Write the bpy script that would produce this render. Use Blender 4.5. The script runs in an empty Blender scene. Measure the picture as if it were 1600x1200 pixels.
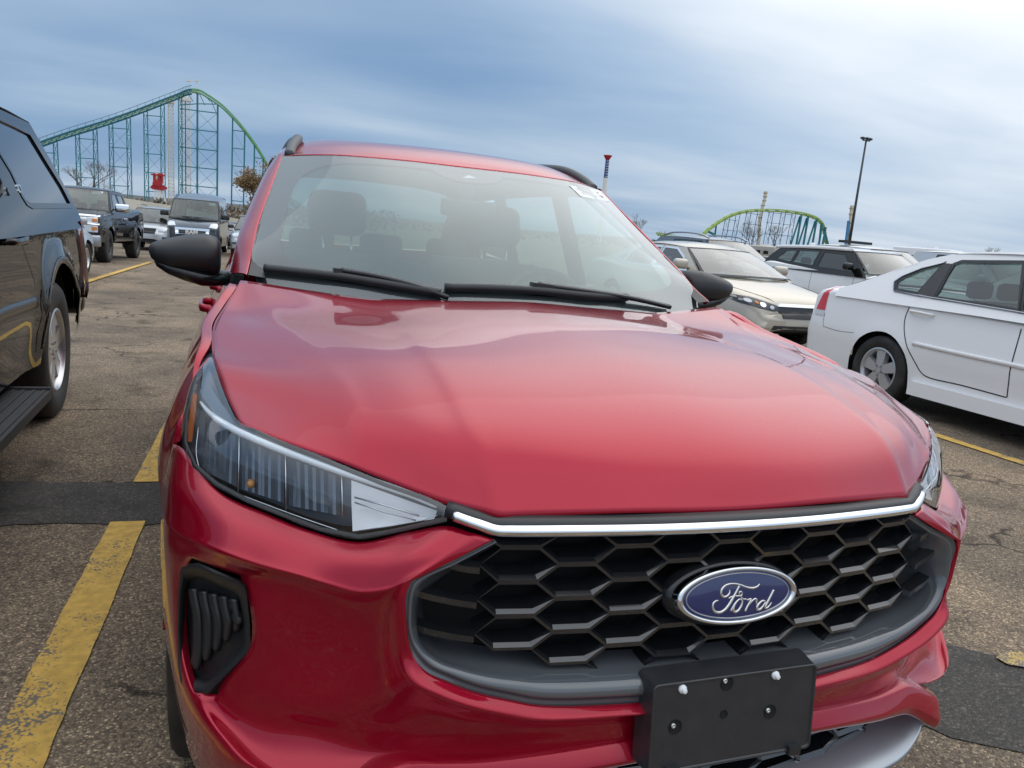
import bpy, bmesh, math, random
from mathutils import Vector, Matrix, noise
from mathutils.bvhtree import BVHTree
D = bpy.data
SC = bpy.context.scene
COL = SC.collection
rad = math.radians
rnd = random.Random(7)

# ------------------------------------------------------------------ camera
CAMP = Vector((-0.80263, -1.01633, 1.34286))
YAW, PITCH, ROLL, FPX = 0.35749, 0.19204, -0.08534, 1216.8659
_f = Vector((math.sin(YAW)*math.cos(PITCH), math.cos(YAW)*math.cos(PITCH), -math.sin(PITCH)))
_r = Vector((math.cos(YAW), -math.sin(YAW), 0))
_d = _f.cross(_r)
_c, _s = math.cos(ROLL), math.sin(ROLL)
RIGHT = _c*_r + _s*_d
DOWN = -_s*_r + _c*_d
FWD = _f

def at(u, v, Y=None, X=None, Z=None):
    """surveyed point: photo bearing (u, v) plus one known real coordinate in metres"""
    d = RIGHT*((u-800)/FPX) + DOWN*((v-600)/FPX) + FWD
    if Y is not None: t = (Y-CAMP.y)/d.y
    elif X is not None: t = (X-CAMP.x)/d.x
    else: t = (Z-CAMP.z)/d.z
    return CAMP + d*t

def P(p):
    """(u,v,Y) tuple or Vector -> Vector"""
    if isinstance(p, Vector): return p
    return at(p[0], p[1], Y=p[2])

cam = D.cameras.new('camera'); camo = D.objects.new('camera', cam); COL.objects.link(camo)
cam.sensor_fit = 'HORIZONTAL'; cam.sensor_width = 36.0; cam.lens = 36.0*FPX/1600
cam.clip_start = 0.05; cam.clip_end = 6000
camo.matrix_world = Matrix(((RIGHT.x, -DOWN.x, -FWD.x, CAMP.x), (RIGHT.y, -DOWN.y, -FWD.y, CAMP.y),
                            (RIGHT.z, -DOWN.z, -FWD.z, CAMP.z), (0, 0, 0, 1)))
SC.camera = camo

# ------------------------------------------------------------------ materials
MATS = {}
def newmat(name):
    m = D.materials.new(name); m.use_nodes = True
    nt = m.node_tree
    b = nt.nodes['Principled BSDF']
    return m, nt, b
def N(nt, typ, **kw):
    n = nt.nodes.new(typ)
    for k, v in kw.items():
        if k in n.inputs: n.inputs[k].default_value = v
        else: setattr(n, k, v)
    return n
def setin(b, **kw):
    for k, v in kw.items():
        b.inputs[k.replace('_', ' ')].default_value = v
def simple(name, col, rough=.5, metal=0., coat=0., spec=.5, bump=0., bscale=200., var=0., vscale=3.):
    if name in MATS: return MATS[name]
    m, nt, b = newmat(name)
    c = (*col, 1)
    setin(b, Base_Color=c, Roughness=rough, Metallic=metal, Coat_Weight=coat)
    b.inputs['Specular IOR Level'].default_value = spec
    b.inputs['Coat Roughness'].default_value = .02
    if bump > 0 or var > 0:
        tc = N(nt, 'ShaderNodeTexCoord')
    if bump > 0:
        n = N(nt, 'ShaderNodeTexNoise', Scale=bscale, Detail=4.)
        nt.links.new(tc.outputs['Object'], n.inputs['Vector'])
        bp = N(nt, 'ShaderNodeBump', Strength=bump, Distance=.002)
        nt.links.new(n.outputs['Fac'], bp.inputs['Height']); nt.links.new(bp.outputs['Normal'], b.inputs['Normal'])
    if var > 0:
        n = N(nt, 'ShaderNodeTexNoise', Scale=vscale, Detail=5.)
        nt.links.new(tc.outputs['Object'], n.inputs['Vector'])
        r = N(nt, 'ShaderNodeValToRGB')
        r.color_ramp.elements[0].position = .3; r.color_ramp.elements[1].position = .7
        r.color_ramp.elements[0].color = tuple(x*(1-var) for x in col)+(1,)
        r.color_ramp.elements[1].color = tuple(min(1, x*(1+var)) for x in col)+(1,)
        nt.links.new(n.outputs['Fac'], r.inputs['Fac']); nt.links.new(r.outputs['Color'], b.inputs['Base Color'])
    MATS[name] = m
    return m

def paint(name, col, metal=.0, rough=.35, flake=0., dirt=.25, dirtcol=(.20, .16, .12), dz=.55, coat=1., cior=1.5):
    """car paint with clear coat, metal flake and road dust that lies in patches"""
    if name in MATS: return MATS[name]
    m, nt, b = newmat(name)
    setin(b, Roughness=rough, Metallic=metal, Coat_Weight=coat)
    b.inputs['Coat Roughness'].default_value = .012
    b.inputs['Coat IOR'].default_value = cior
    tc = N(nt, 'ShaderNodeTexCoord')
    L = nt.links.new
    geo = N(nt, 'ShaderNodeNewGeometry')
    no = N(nt, 'ShaderNodeTexNoise', Scale=7., Detail=8., Roughness=.7); L(tc.outputs['Object'], no.inputs['Vector'])
    mul2 = N(nt, 'ShaderNodeMath', operation='MULTIPLY'); L(no.outputs['Fac'], mul2.inputs[0]); mul2.inputs[1].default_value = dirt*2
    if metal == 0: b.inputs['Specular IOR Level'].default_value = 0
    mx = N(nt, 'ShaderNodeMix', data_type='RGBA')
    mx.inputs['A'].default_value = (*col, 1); mx.inputs['B'].default_value = (*dirtcol, 1)
    L(mul2.outputs[0], mx.inputs['Factor']); L(mx.outputs['Result'], b.inputs['Base Color'])
    if flake > 0:
        vo = N(nt, 'ShaderNodeTexVoronoi', Scale=1400.); L(tc.outputs['Object'], vo.inputs['Vector'])
        sb = N(nt, 'ShaderNodeVectorMath', operation='SUBTRACT'); L(vo.outputs['Color'], sb.inputs[0]); sb.inputs[1].default_value = (.5, .5, .5)
        sc_ = N(nt, 'ShaderNodeVectorMath', operation='SCALE'); L(sb.outputs[0], sc_.inputs[0]); sc_.inputs['Scale'].default_value = flake
        ad = N(nt, 'ShaderNodeVectorMath', operation='ADD'); L(geo.outputs['Normal'], ad.inputs[0]); L(sc_.outputs[0], ad.inputs[1])
        nm = N(nt, 'ShaderNodeVectorMath', operation='NORMALIZE'); L(ad.outputs[0], nm.inputs[0]); L(nm.outputs[0], b.inputs['Normal'])
        L(geo.outputs['Normal'], b.inputs['Coat Normal'])
    MATS[name] = m
    return m

def glass(name, tint, dust=.05, dustcol=(.6, .62, .6), ior=1.5, refl=1.0, tintr=(1, 1, 1), fmul=1.7):
    """thin sheet glass: tinted straight-through transmission, fresnel reflection, a film of dust"""
    if name in MATS: return MATS[name]
    m = D.materials.new(name); m.use_nodes = True; nt = m.node_tree; nt.nodes.clear(); L = nt.links.new
    out = N(nt, 'ShaderNodeOutputMaterial')
    tr = N(nt, 'ShaderNodeBsdfTransparent', Color=(*tint, 1))
    gl = N(nt, 'ShaderNodeBsdfGlossy', Color=(refl*tintr[0], refl*tintr[1], refl*tintr[2], 1), Roughness=.0)
    df = N(nt, 'ShaderNodeBsdfDiffuse', Color=(*dustcol, 1))
    fr = N(nt, 'ShaderNodeFresnel', IOR=ior)
    geo = N(nt, 'ShaderNodeNewGeometry')
    # always the air-side fresnel, whichever face is hit
    mxn = N(nt, 'ShaderNodeMix', data_type='VECTOR')
    fl = N(nt, 'ShaderNodeVectorMath', operation='SCALE'); L(geo.outputs['Normal'], fl.inputs[0]); fl.inputs['Scale'].default_value = 1
    iorm = N(nt, 'ShaderNodeMix', data_type='FLOAT'); L(geo.outputs['Backfacing'], iorm.inputs['Factor'])
    iorm.inputs['A'].default_value = ior; iorm.inputs['B'].default_value = 1/ior
    L(iorm.outputs['Result'], fr.inputs['IOR'])
    f2 = N(nt, 'ShaderNodeMath', operation='MULTIPLY'); L(fr.outputs[0], f2.inputs[0]); f2.inputs[1].default_value = fmul; f2.use_clamp = True
    m1 = N(nt, 'ShaderNodeMixShader'); L(f2.outputs[0], m1.inputs['Fac']); L(tr.outputs[0], m1.inputs[1]); L(gl.outputs[0], m1.inputs[2])
    m2 = N(nt, 'ShaderNodeMixShader'); m2.inputs['Fac'].default_value = dust; L(m1.outputs[0], m2.inputs[1]); L(df.outputs[0], m2.inputs[2])
    L(m2.outputs[0], out.inputs['Surface'])
    MATS[name] = m
    return m

# ------------------------------------------------------------------ objects
def tag(o, label=None, cat=None, group=None, kind=None):
    if label: o['label'] = label
    if cat: o['category'] = cat
    if group: o['group'] = group
    if kind: o['kind'] = kind
    return o
def empty(name, loc=(0, 0, 0), rz=0., parent=None):
    o = D.objects.new(name, None); COL.objects.link(o); o.location = loc; o.rotation_euler = (0, 0, rz)
    o.empty_display_size = .2
    if parent: o.parent = parent
    return o
def addmesh(name, verts, faces, mat, parent=None, smooth=True, world=False):
    me = D.meshes.new(name)
    me.from_pydata([tuple(v) for v in verts], [], faces)
    me.update()
    o = D.objects.new(name, me); COL.objects.link(o)
    if isinstance(mat, (list, tuple)):
        for m in mat: me.materials.append(m)
    elif mat: me.materials.append(mat)
    if smooth:
        me.polygons.foreach_set('use_smooth', [True]*len(me.polygons))
    if parent: o.parent = parent
    return o
def bake(o):
    """apply the modifiers"""
    dg = bpy.context.evaluated_depsgraph_get()
    me = D.meshes.new_from_object(o.evaluated_get(dg)); old = o.data
    o.modifiers.clear(); o.data = me; me.name = old.name; D.meshes.remove(old)
    return o
def sharp(o, ang=35):
    me = o.data
    bm = bmesh.new(); bm.from_mesh(me)
    for e in bm.edges:
        e.smooth = not (len(e.link_faces) == 2 and e.calc_face_angle(0) > rad(ang))
    bm.to_mesh(me); bm.free(); return o

def cr(p0, p1, p2, p3, t):
    """centripetal Catmull-Rom"""
    def td(a, b): return max((b-a).length, 1e-6)**.5
    t0 = 0; t1 = t0+td(p0, p1); t2 = t1+td(p1, p2); t3 = t2+td(p2, p3)
    t = t1+(t2-t1)*t
    A1 = p0*((t1-t)/(t1-t0))+p1*((t-t0)/(t1-t0)); A2 = p1*((t2-t)/(t2-t1))+p2*((t-t1)/(t2-t1)); A3 = p2*((t3-t)/(t3-t2))+p3*((t-t2)/(t3-t2))
    B1 = A1*((t2-t)/(t2-t0))+A2*((t-t0)/(t2-t0)); B2 = A2*((t3-t)/(t3-t1))+A3*((t-t1)/(t3-t1))
    return B1*((t2-t)/(t2-t1))+B2*((t-t1)/(t2-t1))
def spline(pts, n, closed=False):
    """n samples per span through all points"""
    pts = [Vector(p) for p in pts]; m = len(pts)
    if m == 2: return [pts[0].lerp(pts[1], i/n) for i in range(n+1)]
    out = []
    rng = range(m) if closed else range(m-1)
    for i in rng:
        if closed: a, b, c, d = pts[(i-1) % m], pts[i], pts[(i+1) % m], pts[(i+2) % m]
        else:
            b, c = pts[i], pts[i+1]
            a = pts[i-1] if i > 0 else b*2-c
            d = pts[i+2] if i+2 < m else c*2-b
        for k in range(n): out.append(cr(a, b, c, d, k/n))
    if not closed: out.append(pts[-1].copy())
    return out
def grid_surf(rows, nu=6, nv=6, mirror0=False):
    """rows of control points -> dense grid of Vectors.  mirror0: column 0 lies on x=0, make the surface symmetric across it"""
    rows = [[P(p) for p in r] for r in rows]
    if mirror0:
        rows = [[Vector((-p.x, p.y, p.z)) for p in reversed(r[1:])]+r for r in rows]
    R1 = [spline(r, nu) for r in rows]
    cols = [spline([r[j] for r in R1], nv) for j in range(len(R1[0]))]
    return [[cols[j][i] for j in range(len(cols))] for i in range(len(cols[0]))]
def grid_mesh(g, skip=None, flip=False):
    h, w = len(g), len(g[0])
    vs = [p for r in g for p in r]
    fs = []
    for i in range(h-1):
        for j in range(w-1):
            if skip and skip(i, j): continue
            q = (i*w+j, i*w+j+1, (i+1)*w+j+1, (i+1)*w+j)
            fs.append(q[::-1] if flip else q)
    return vs, fs
def mirror_obj_mesh(vs, fs):
    n = len(vs)
    v2 = list(vs)+[Vector((-v[0], v[1], v[2])) for v in vs]
    f2 = list(fs)+[tuple(n+i for i in reversed(f)) for f in fs]
    return v2, f2
def mirrored(vs, fs):
    return [Vector((-v[0], v[1], v[2])) for v in vs], [tuple(reversed(f)) for f in fs]
def orient(o, d):
    bm = bmesh.new(); bm.from_mesh(o.data); bmesh.ops.recalc_face_normals(bm, faces=bm.faces)
    if sum((f.normal.dot(Vector(d))*f.calc_area() for f in bm.faces)) < 0: bmesh.ops.reverse_faces(bm, faces=bm.faces)
    bm.to_mesh(o.data); bm.free(); return o
def hem(o, depth=.018, direction=None):
    """fold the open border of a sheet inwards so panels have a real edge"""
    me = o.data; bm = bmesh.new(); bm.from_mesh(me)
    bm.normal_update()
    be = [e for e in bm.edges if len(e.link_faces) == 1]
    nrm = {v: v.normal.copy() for e in be for v in e.verts}
    inn = {}
    for e in be:
        fc = e.link_faces[0].calc_center_median()
        for v in e.verts: inn.setdefault(v, Vector()); inn[v] += (fc-v.co).normalized()
    new = {}
    for v in nrm:
        d = -nrm[v] if direction is None else Vector(direction)
        t = inn[v]-inn[v].project(nrm[v]) if direction is None else inn[v]
        t = t.normalized() if t.length > 1e-6 else t
        a = bm.verts.new(v.co+d*depth*.18+t*depth*-.0)
        b_ = bm.verts.new(v.co+d*depth+t*depth*.35)
        new[v] = (a, b_)
    for e in be:
        f = e.link_faces[0]; v1, v2 = e.verts
        lv = [l.vert for l in f.loops]
        i1 = lv.index(v1)
        if lv[(i1+1) % len(lv)] is v2: v1, v2 = v2, v1
        for k in (0, 1):
            p1, p2 = (v1, v2) if k == 0 else (new[v1][0], new[v2][0])
            q1, q2 = new[v1][k], new[v2][k]
            try:
                nf = bm.faces.new((p1, p2, q2, q1)); nf.smooth = True; nf.material_index = f.material_index
            except ValueError: pass
    bm.to_mesh(me); bm.free(); me.update()
    return o
def tube(path, r, n=8, closed=False, cap=True):
    """verts/faces of a tube; r: number or list"""
    path = [Vector(p) for p in path]; m = len(path)
    rs = r if isinstance(r, (list, tuple)) else [r]*m
    vs, fs = [], []
    up = None
    for i, p in enumerate(path):
        a = path[(i-1) % m] if closed or i > 0 else p
        b = path[(i+1) % m] if closed or i < m-1 else p
        t = (b-a).normalized()
        if up is None:
            up = Vector((0, 0, 1)) if abs(t.z) < .9 else Vector((1, 0, 0))
        u = (up-up.project(t)).normalized(); w = t.cross(u); up = u
        for k in range(n):
            ang = 2*math.pi*k/n
            vs.append(p+(u*math.cos(ang)+w*math.sin(ang))*rs[i])
    for i in range(m if closed else m-1):
        j = (i+1) % m
        for k in range(n):
            l = (k+1) % n
            fs.append((i*n+k, i*n+l, j*n+l, j*n+k))
    if cap and not closed:
        fs.append(tuple(reversed(range(n)))); fs.append(tuple((m-1)*n+k for k in range(n)))
    return vs, fs
def sweep(path, prof, up=(0, 0, 1), closed=False, scale=None):
    """sweep a closed 2D profile (a,b): a along side vector, b along up"""
    path = [Vector(p) for p in path]; m = len(path); n = len(prof); up = Vector(up)
    vs, fs = [], []
    for i, p in enumerate(path):
        a = path[(i-1) % m] if closed or i > 0 else p
        b = path[(i+1) % m] if closed or i < m-1 else p
        t = (b-a).normalized(); s = t.cross(up).normalized(); u = s.cross(t)
        k = scale[i] if scale else 1
        for (x, z) in prof: vs.append(p+s*x*k+u*z*k)
    for i in range(m if closed else m-1):
        j = (i+1) % m
        for k in range(n):
            l = (k+1) % n
            fs.append((i*n+k, j*n+k, j*n+l, i*n+l))
    if not closed:
        fs.append(tuple(range(n))); fs.append(tuple(reversed([(m-1)*n+k for k in range(n)])))
    return vs, fs
class MB:
    def __init__(s): s.v = []; s.f = []; s.mi = []
    def add(s, vf, mi=0):
        o = len(s.v); s.v += [Vector(v) for v in vf[0]]; s.f += [tuple(o+i for i in f) for f in vf[1]]; s.mi += [mi]*len(vf[1]); return s
    def box(s, c, d, rz=0., mi=0, rot=None):
        x, y, z = d[0]/2, d[1]/2, d[2]/2
        M = rot or Matrix.Rotation(rz, 3, 'Z')
        vs = [Vector(c)+M @ Vector((a*x, b*y, e*z)) for a in (-1, 1) for b in (-1, 1) for e in (-1, 1)]
        s.add((vs, [(0, 1, 3, 2), (4, 6, 7, 5), (0, 4, 5, 1), (2, 3, 7, 6), (0, 2, 6, 4), (1, 5, 7, 3)]), mi); return s
    def beam(s, a, b, w, h=None, mi=0):
        a = Vector(a); b = Vector(b); t = (b-a); h = h or w
        if t.length < 1e-6: return s
        tn = t.normalized(); up = Vector((0, 0, 1)) if abs(tn.z) < .95 else Vector((0, 1, 0))
        sd = tn.cross(up).normalized()*w/2; u = sd.cross(tn).normalized()*h/2
        vs = [p+i*sd+j*u for p in (a, b) for i, j in ((-1, -1), (1, -1), (1, 1), (-1, 1))]
        s.add((vs, [(0, 1, 2, 3), (7, 6, 5, 4), (0, 4, 5, 1), (1, 5, 6, 2), (2, 6, 7, 3), (3, 7, 4, 0)]), mi); return s
    def build(s, name, mat, parent=None, smooth=False, bevel=0.):
        o = addmesh(name, s.v, s.f, mat, parent, smooth)
        if any(s.mi): o.data.polygons.foreach_set('material_index', s.mi)
        if bevel:
            md = o.modifiers.new('b', 'BEVEL'); md.width = bevel; md.segments = 2; md.limit_method = 'ANGLE'; bake(o)
            o.data.polygons.foreach_set('use_smooth', [True]*len(o.data.polygons)); sharp(o, 40)
        return o
def fixn(o):
    """outward normals on a closed-ish mesh"""
    bm = bmesh.new(); bm.from_mesh(o.data); bmesh.ops.recalc_face_normals(bm, faces=bm.faces); bm.to_mesh(o.data); bm.free(); return o
def poly_prism(name, pts2, depth, place, mat, parent=None, bevel=.0):
    """flat polygon given as 2D pts, extruded by depth; place maps (a,b,c)->world"""
    n = len(pts2)
    vs = [place(a, b, 0) for a, b in pts2]+[place(a, b, depth) for a, b in pts2]
    fs = [tuple(range(n)), tuple(reversed(range(n, 2*n)))]+[(i, n+i, n+(i+1) % n, (i+1) % n) for i in range(n)]
    o = addmesh(name, vs, fs, mat, parent, False); fixn(o)
    if bevel:
        md = o.modifiers.new('b', 'BEVEL'); md.width = bevel; md.segments = 2; md.limit_method = 'ANGLE'; bake(o)
        o.data.polygons.foreach_set('use_smooth', [True]*len(o.data.polygons)); sharp(o, 40)
    return o
# ================================================================== RED SUV
M_red = paint('red_paint', (.345, .0013, .020), metal=.46, rough=.31, flake=.12, dirt=.004, cior=1.40)
M_red.node_tree.nodes['Principled BSDF'].inputs['Specular IOR Level'].default_value = .12
M_blk = simple('black_plastic', (.018, .019, .021), .42, bump=.25, bscale=900)
M_blk2 = simple('black_gloss', (.010, .011, .013), .16)
M_dark = simple('dark_void', (.004, .004, .0045), .9)
M_chr = simple('chrome', (.78, .80, .82), .07, 1.0)
M_satin = simple('satin_silver', (.42, .44, .47), .30, .9)
M_rub = simple('rubber', (.016, .016, .017), .72, bump=.3, bscale=60)
M_chin = simple('graphite_trim', (.085, .092, .100), .16, coat=1.)
M_grl = simple('grille_plastic', (.011, .012, .014), .20, coat=1.)
M_ws = glass('windscreen_glass', (.80, .90, .89), dust=.006, dustcol=(.5, .5, .5), tintr=(.90, .94, .97), fmul=1.85)
M_film = glass('inner_glass_film', (.66, .84, .80), dust=.12, dustcol=(.38, .60, .56), fmul=.01)
M_sg = glass('side_glass', (.55, .68, .64), dust=.02)
M_pg = glass('privacy_glass', (.10, .11, .12), dust=.02)
M_lens = glass('headlight_lens', (.93, .95, .97), dust=.015)

def interp_rows(a, b, t): return [P(x).lerp(P(y), t) for x, y in zip(a, b)]
suv = empty('suv', (0, 2.2, 0))
SUV_OFF = Vector((0, 2.2, 0))
def part(name, vf, mat, parent=None, smooth=True, both=False, off=True):
    """a part of the red car; vf in world coordinates"""
    par = parent or suv
    vs, fs = vf
    org = world_origin(par)
    o = addmesh(name, [Vector(v)-org for v in vs], fs, mat, par, smooth)
    if both:
        v2, f2 = mirrored(vs, fs)
        o2 = addmesh(name, [v-org for v in v2], f2, mat, par, smooth)
        return o, o2
    return o
def world_origin(o):
    p = Vector((0, 0, 0))
    while o: p = p+o.location; o = o.parent
    return p

# ---------------- hood
side = [(375, 662, .36), (349, 609, .5), (336, 570, .60), (331, 540, .75), (335, 505, .92), (352, 477, 1.07), (376, 438, 1.25)]
hood_rows = []
c5 = [(449, 691, .274), (440, 645, .40), (412, 600, .54), (396, 560, .69), (386, 522, .87), (380, 485, 1.04), (385, 439, 1.245)]
c4 = [(560, 733, .178), (560, 670, .24), (540, 612, .35), (508, 566, .50), (462, 521, .74), (417, 482, 1.02), (394, 440, 1.237)]
c3 = [(692, 786, .092), (668, 712, .145), (636, 645, .27), (597, 583, .46), (556, 535, .72), (515, 497, .98), (486, 463, 1.17)]
c2 = [(780, 808, .045), (748, 702, .13), (718, 630, .25), (678, 562, .44), (638, 517, .70), (608, 491, .93), (584, 467, 1.12)]
def xz(x, y, z): return Vector((x, y, z))
c2v = [P(p) for p in c2]
zz = [0.002, .012, .017, .019, .018, .016, .014]
c1 = [xz(-.205, p.y*.62+.005*0, p.z+zz[i]*.62) for i, p in enumerate(c2v)]
c0 = [xz(0, p.y*.55, p.z+zz[i]) for i, p in enumerate(c2v)]
c1 = [Vector((-.205, y, z)) for y, z in ((.018, .922), (.085, .988), (.20, 1.040), (.40, 1.087), (.67, 1.118), (.90, 1.134), (1.085, 1.142))]
c0 = [Vector((0, y, z)) for y, z in ((.010, .9185), (.07, .985), (.18, 1.040), (.385, 1.091), (.66, 1.124), (.89, 1.141), (1.07, 1.150))]
for i in range(7):
    m3 = P(c3[i]) if i in (0,) else P(c2[i]).lerp(P(c4[i]), .48)+Vector((0, -.012 if i < 6 else 0, (-.004, -.002, -.001, -.001, -.001, -.002, -.002)[i]))
    A_, B_ = P(c2[i]), P(c4[i]); S5 = P(c5[i]) if i in (0, 5, 6) else P(c4[i]).lerp(P(side[i]), .58)+Vector((0, 0, -.003)); kA = (.0, .3, .5, .6, .7, .7, .4)[i]; kB = (.0, .2, .6, .9, 1, 1, .6)[i]
    ai = A_.lerp(c1[i], .17)+Vector((0, 0, .0020*kA-.0002)); ao = A_.lerp(m3, .30)+Vector((0, 0, -.0022*kA))
    bi = B_.lerp(m3, .32)+Vector((0, 0, -.0008*kB)); bo = B_.lerp(S5, .34)+Vector((0, 0, .0005-.0006*kB))
    hood_rows.append([c0[i], c1[i], ai, A_, ao, m3, bi, B_, bo, S5, side[i]])
hg = grid_surf(hood_rows, 6, 8, mirror0=True)
vs, fs = grid_mesh(hg)
hood = part('hood', (vs, fs), M_red)
orient(hood, (0, 0, 1)); hem(hood, .014)

# ---------------- bumper: half grid, rows run from the grille edge to the wheel arch
def X3(x, y, z): return Vector((x, y, z))
BR = [
 # A headlight lower edge
 [(772, 843, .030), (746, 835, .040), (700, 822, .075), (636, 832, .105), (561, 847, .140), (480, 828, .200), (417, 803, .255), (345, 770, .328), (285, 702, .468), X3(-.900, .57, .885)],
 # B
 [(708, 876, .033), (694, 872, .034), (655, 869, .048), (600, 876, .078), (545, 873, .113), (480, 861, .160), (415, 839, .208), (350, 813, .268), (275, 765, .41), X3(-.914, .57, .82)],
 # C shoulder crease
 [(642, 909, .032), (632, 910, .031), (604, 922, .052), (560, 926, .077), (515, 914, .106), (468, 899, .134), (405, 882, .180), (338, 858, .238), (266, 822, .40), X3(-.920, .57, .765)],
 # D just under the crease
 [(635, 926, .030), (624, 928, .034), (596, 941, .072), (556, 941, .105), (511, 929, .134), (462, 914, .166), (376, 899, .232), (300, 872, .310), (263, 855, .41), X3(-.922, .57, .71)],
 # E
 [(632, 960, .030), (619, 963, .040), (588, 973, .090), (545, 970, .122), (498, 965, .150), (450, 957, .178), (391, 950, .218), (283, 915, .370), (265, 910, .42), X3(-.922, .57, .63)],
 # F
 [(638, 1010, .028), (623, 1017, .040), (588, 1030, .092), (543, 1030, .125), (495, 1025, .155), (448, 1018, .183), (391, 1010, .222), (282, 1005, .380), (268, 985, .43), X3(-.919, .57, .53)],
 # G
 [(663, 1047, .022), (643, 1062, .012), (606, 1085, .070), (556, 1097, .112), (492, 1102, .150), (420, 1098, .195), (340, 1086, .268), (302, 1082, .300), (279, 1080, .38), X3(-.906, .575, .415)],
 # G2
 [(700, 1065, .014), (686, 1086, -.004), (655, 1108, .045), (612, 1128, .085), (548, 1138, .125), (468, 1138, .170), (381, 1158, .205), (345, 1150, .214), (303, 1150, .33), X3(-.882, .50, .335)],
 # H
 [(740, 1080, .006), (730, 1102, -.013), (708, 1122, .025), (672, 1146, .052), (618, 1165, .090), (545, 1178, .122), (450, 1214, .128), (403, 1204, .150), (360, 1232, .24), X3(-.825, .37, .285)],
 # I
 [(795, 1093, -.004), (788, 1116, -.021), (775, 1128, .012), (752, 1145, .026), (722, 1162, .044), (685, 1178, .062), (640, 1192, .078), (585, 1205, .095), X3(-.60, .17, .445), X3(-.60, .30, .43)],
 [(850, 1102, -.009), (846, 1125, -.026), (840, 1134, .004), (830, 1145, .012), (820, 1157, .020), (808, 1169, .026), (797, 1179, .031), (786, 1188, .036), X3(-.39, .12, .478), X3(-.39, .25, .46)],
 [(990, 1098, -.026), (990, 1117, -.043), (987, 1125, -.013), (984, 1134, -.010), (981, 1144, -.008), (978, 1153, -.006), (975, 1162, -.003), (973, 1171, 0.00), X3(-.19, .09, .510), X3(-.19, .22, .49)],
 [X3(0, -.030, .606), X3(0, -.046, .590), X3(0, -.020, .584), X3(0, -.018, .574), X3(0, -.017, .563), X3(0, -.015, .553), X3(0, -.012, .543), X3(0, -.008, .533), X3(0, .08, .52), X3(0, .21, .50)],
]
BR = [[P(p) for p in r] for r in BR]
BR = [r[:2]+[r[1].lerp(r[2], .28)]+r[2:] for r in BR]
BR = BR[:2]+[[BR[2][k].lerp(BR[1][k], .16) for k in range(len(BR[2]))], BR[2], [BR[2][k].lerp(BR[3][k], .38) for k in range(len(BR[2]))]]+BR[3:]
bg = grid_surf(BR, 6, 6)
W = len(bg[0])
# opening for the corner vent: between control rows D..G and control columns 6..7
def vent_hole(i, j): return 5*6 <= i < 8*6 and 7*6 <= j < 8*6
vs, fs = grid_mesh(bg, skip=vent_hole)
nv = len(vs)
v2, f2 = mirror_obj_mesh(vs, fs)
bumper = part('front_bumper', (v2, f2), M_red)
bm = bmesh.new(); bm.from_mesh(bumper.data); bmesh.ops.remove_doubles(bm, verts=bm.verts, dist=.0006)
bmesh.ops.delete(bm, geom=[v for v in bm.verts if not v.link_faces], context='VERTS')
bmesh.ops.recalc_face_normals(bm, faces=bm.faces)
bm.faces.ensure_lookup_table()
fc = min(bm.faces, key=lambda f: (f.calc_center_median()-Vector((-.65, .16-2.2, .83))).length)
if fc.normal.y > 0: bmesh.ops.reverse_faces(bm, faces=bm.faces)
bm.to_mesh(bumper.data); bm.free()
hem(bumper, .016)

# ---------------- front fenders (ring round the wheel arch)
AC = Vector((0, .945, .355))
def arch(phi, r=.395, x=-.955): return X3(x, AC.y+r*math.cos(rad(phi)), AC.z+r*math.sin(rad(phi)))
FR = []
FS = [(.3, .93), (.45, .95), (.70, .952), (.78, .946), (.84, .935), (.884, .920), (.93, .898), (.971, .870), (1.023, .842), (1.10, .808), (1.2, .785)]
def fside(z):
    for (a, p), (b, q) in zip(FS[:-1], FS[1:]):
        if z <= b: return p+(q-p)*max(0, (z-a)/(b-a))
    return FS[-1][1]
top = [X3(-.900, .572, .884), X3(-.894, .578, .925), (287, 640, .59), (313, 568, .70), (330, 538, .77), (333, 505, .93), (350, 477, 1.08), (371, 446, 1.22), X3(-.808, 1.40, 1.10), X3(-.898, 1.45, .93), X3(-.948, 1.45, .75), X3(-.951, 1.45, .55), X3(-.936, 1.45, .36)]
ph = [160, 152, 140, 128, 116, 104, 92, 78, 62, 46, 30, 15, 4]
for t, a in zip(top, ph):
    T = P(t); A = arch(a)
    def fx(z): return -fside(z)
    row = [T]
    for t_ in (.12, .26, .44, .66, .86):
        q_ = T.lerp(A, t_); q_.x = fx(q_.z)*1.0+(T.x-fx(T.z))*(1-t_)**2+(A.x-fx(A.z))*t_**2; row.append(q_)
    for q_ in row[1:]+[A]:
        k_ = max(0, min(1, (q_.y-.57)/.38)); q_.x += .036*(1-k_*k_*(3-2*k_))
    if .65 < T.y < 1.35:
        k = min(1, (T.y-.62)/.15); row.insert(1, T+Vector((-.022*k, .004, .003)))
    else: row.insert(1, T.lerp(row[1], .4))
    FR.append(row+[A])
fg = grid_surf(FR, 6, 4)
vs, fs = grid_mesh(fg)
fen = part('fender', (vs, fs), M_red, both=True)
for o in fen:
    bm = bmesh.new(); bm.from_mesh(o.data); bmesh.ops.recalc_face_normals(bm, faces=bm.faces)
    s = 1 if sum(v.co.x for v in bm.verts) > 0 else -1
    if sum(f.normal.x for f in bm.faces)*s < 0: bmesh.ops.reverse_faces(bm, faces=bm.faces)
    bm.to_mesh(o.data); bm.free(); hem(o, .02)

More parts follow.
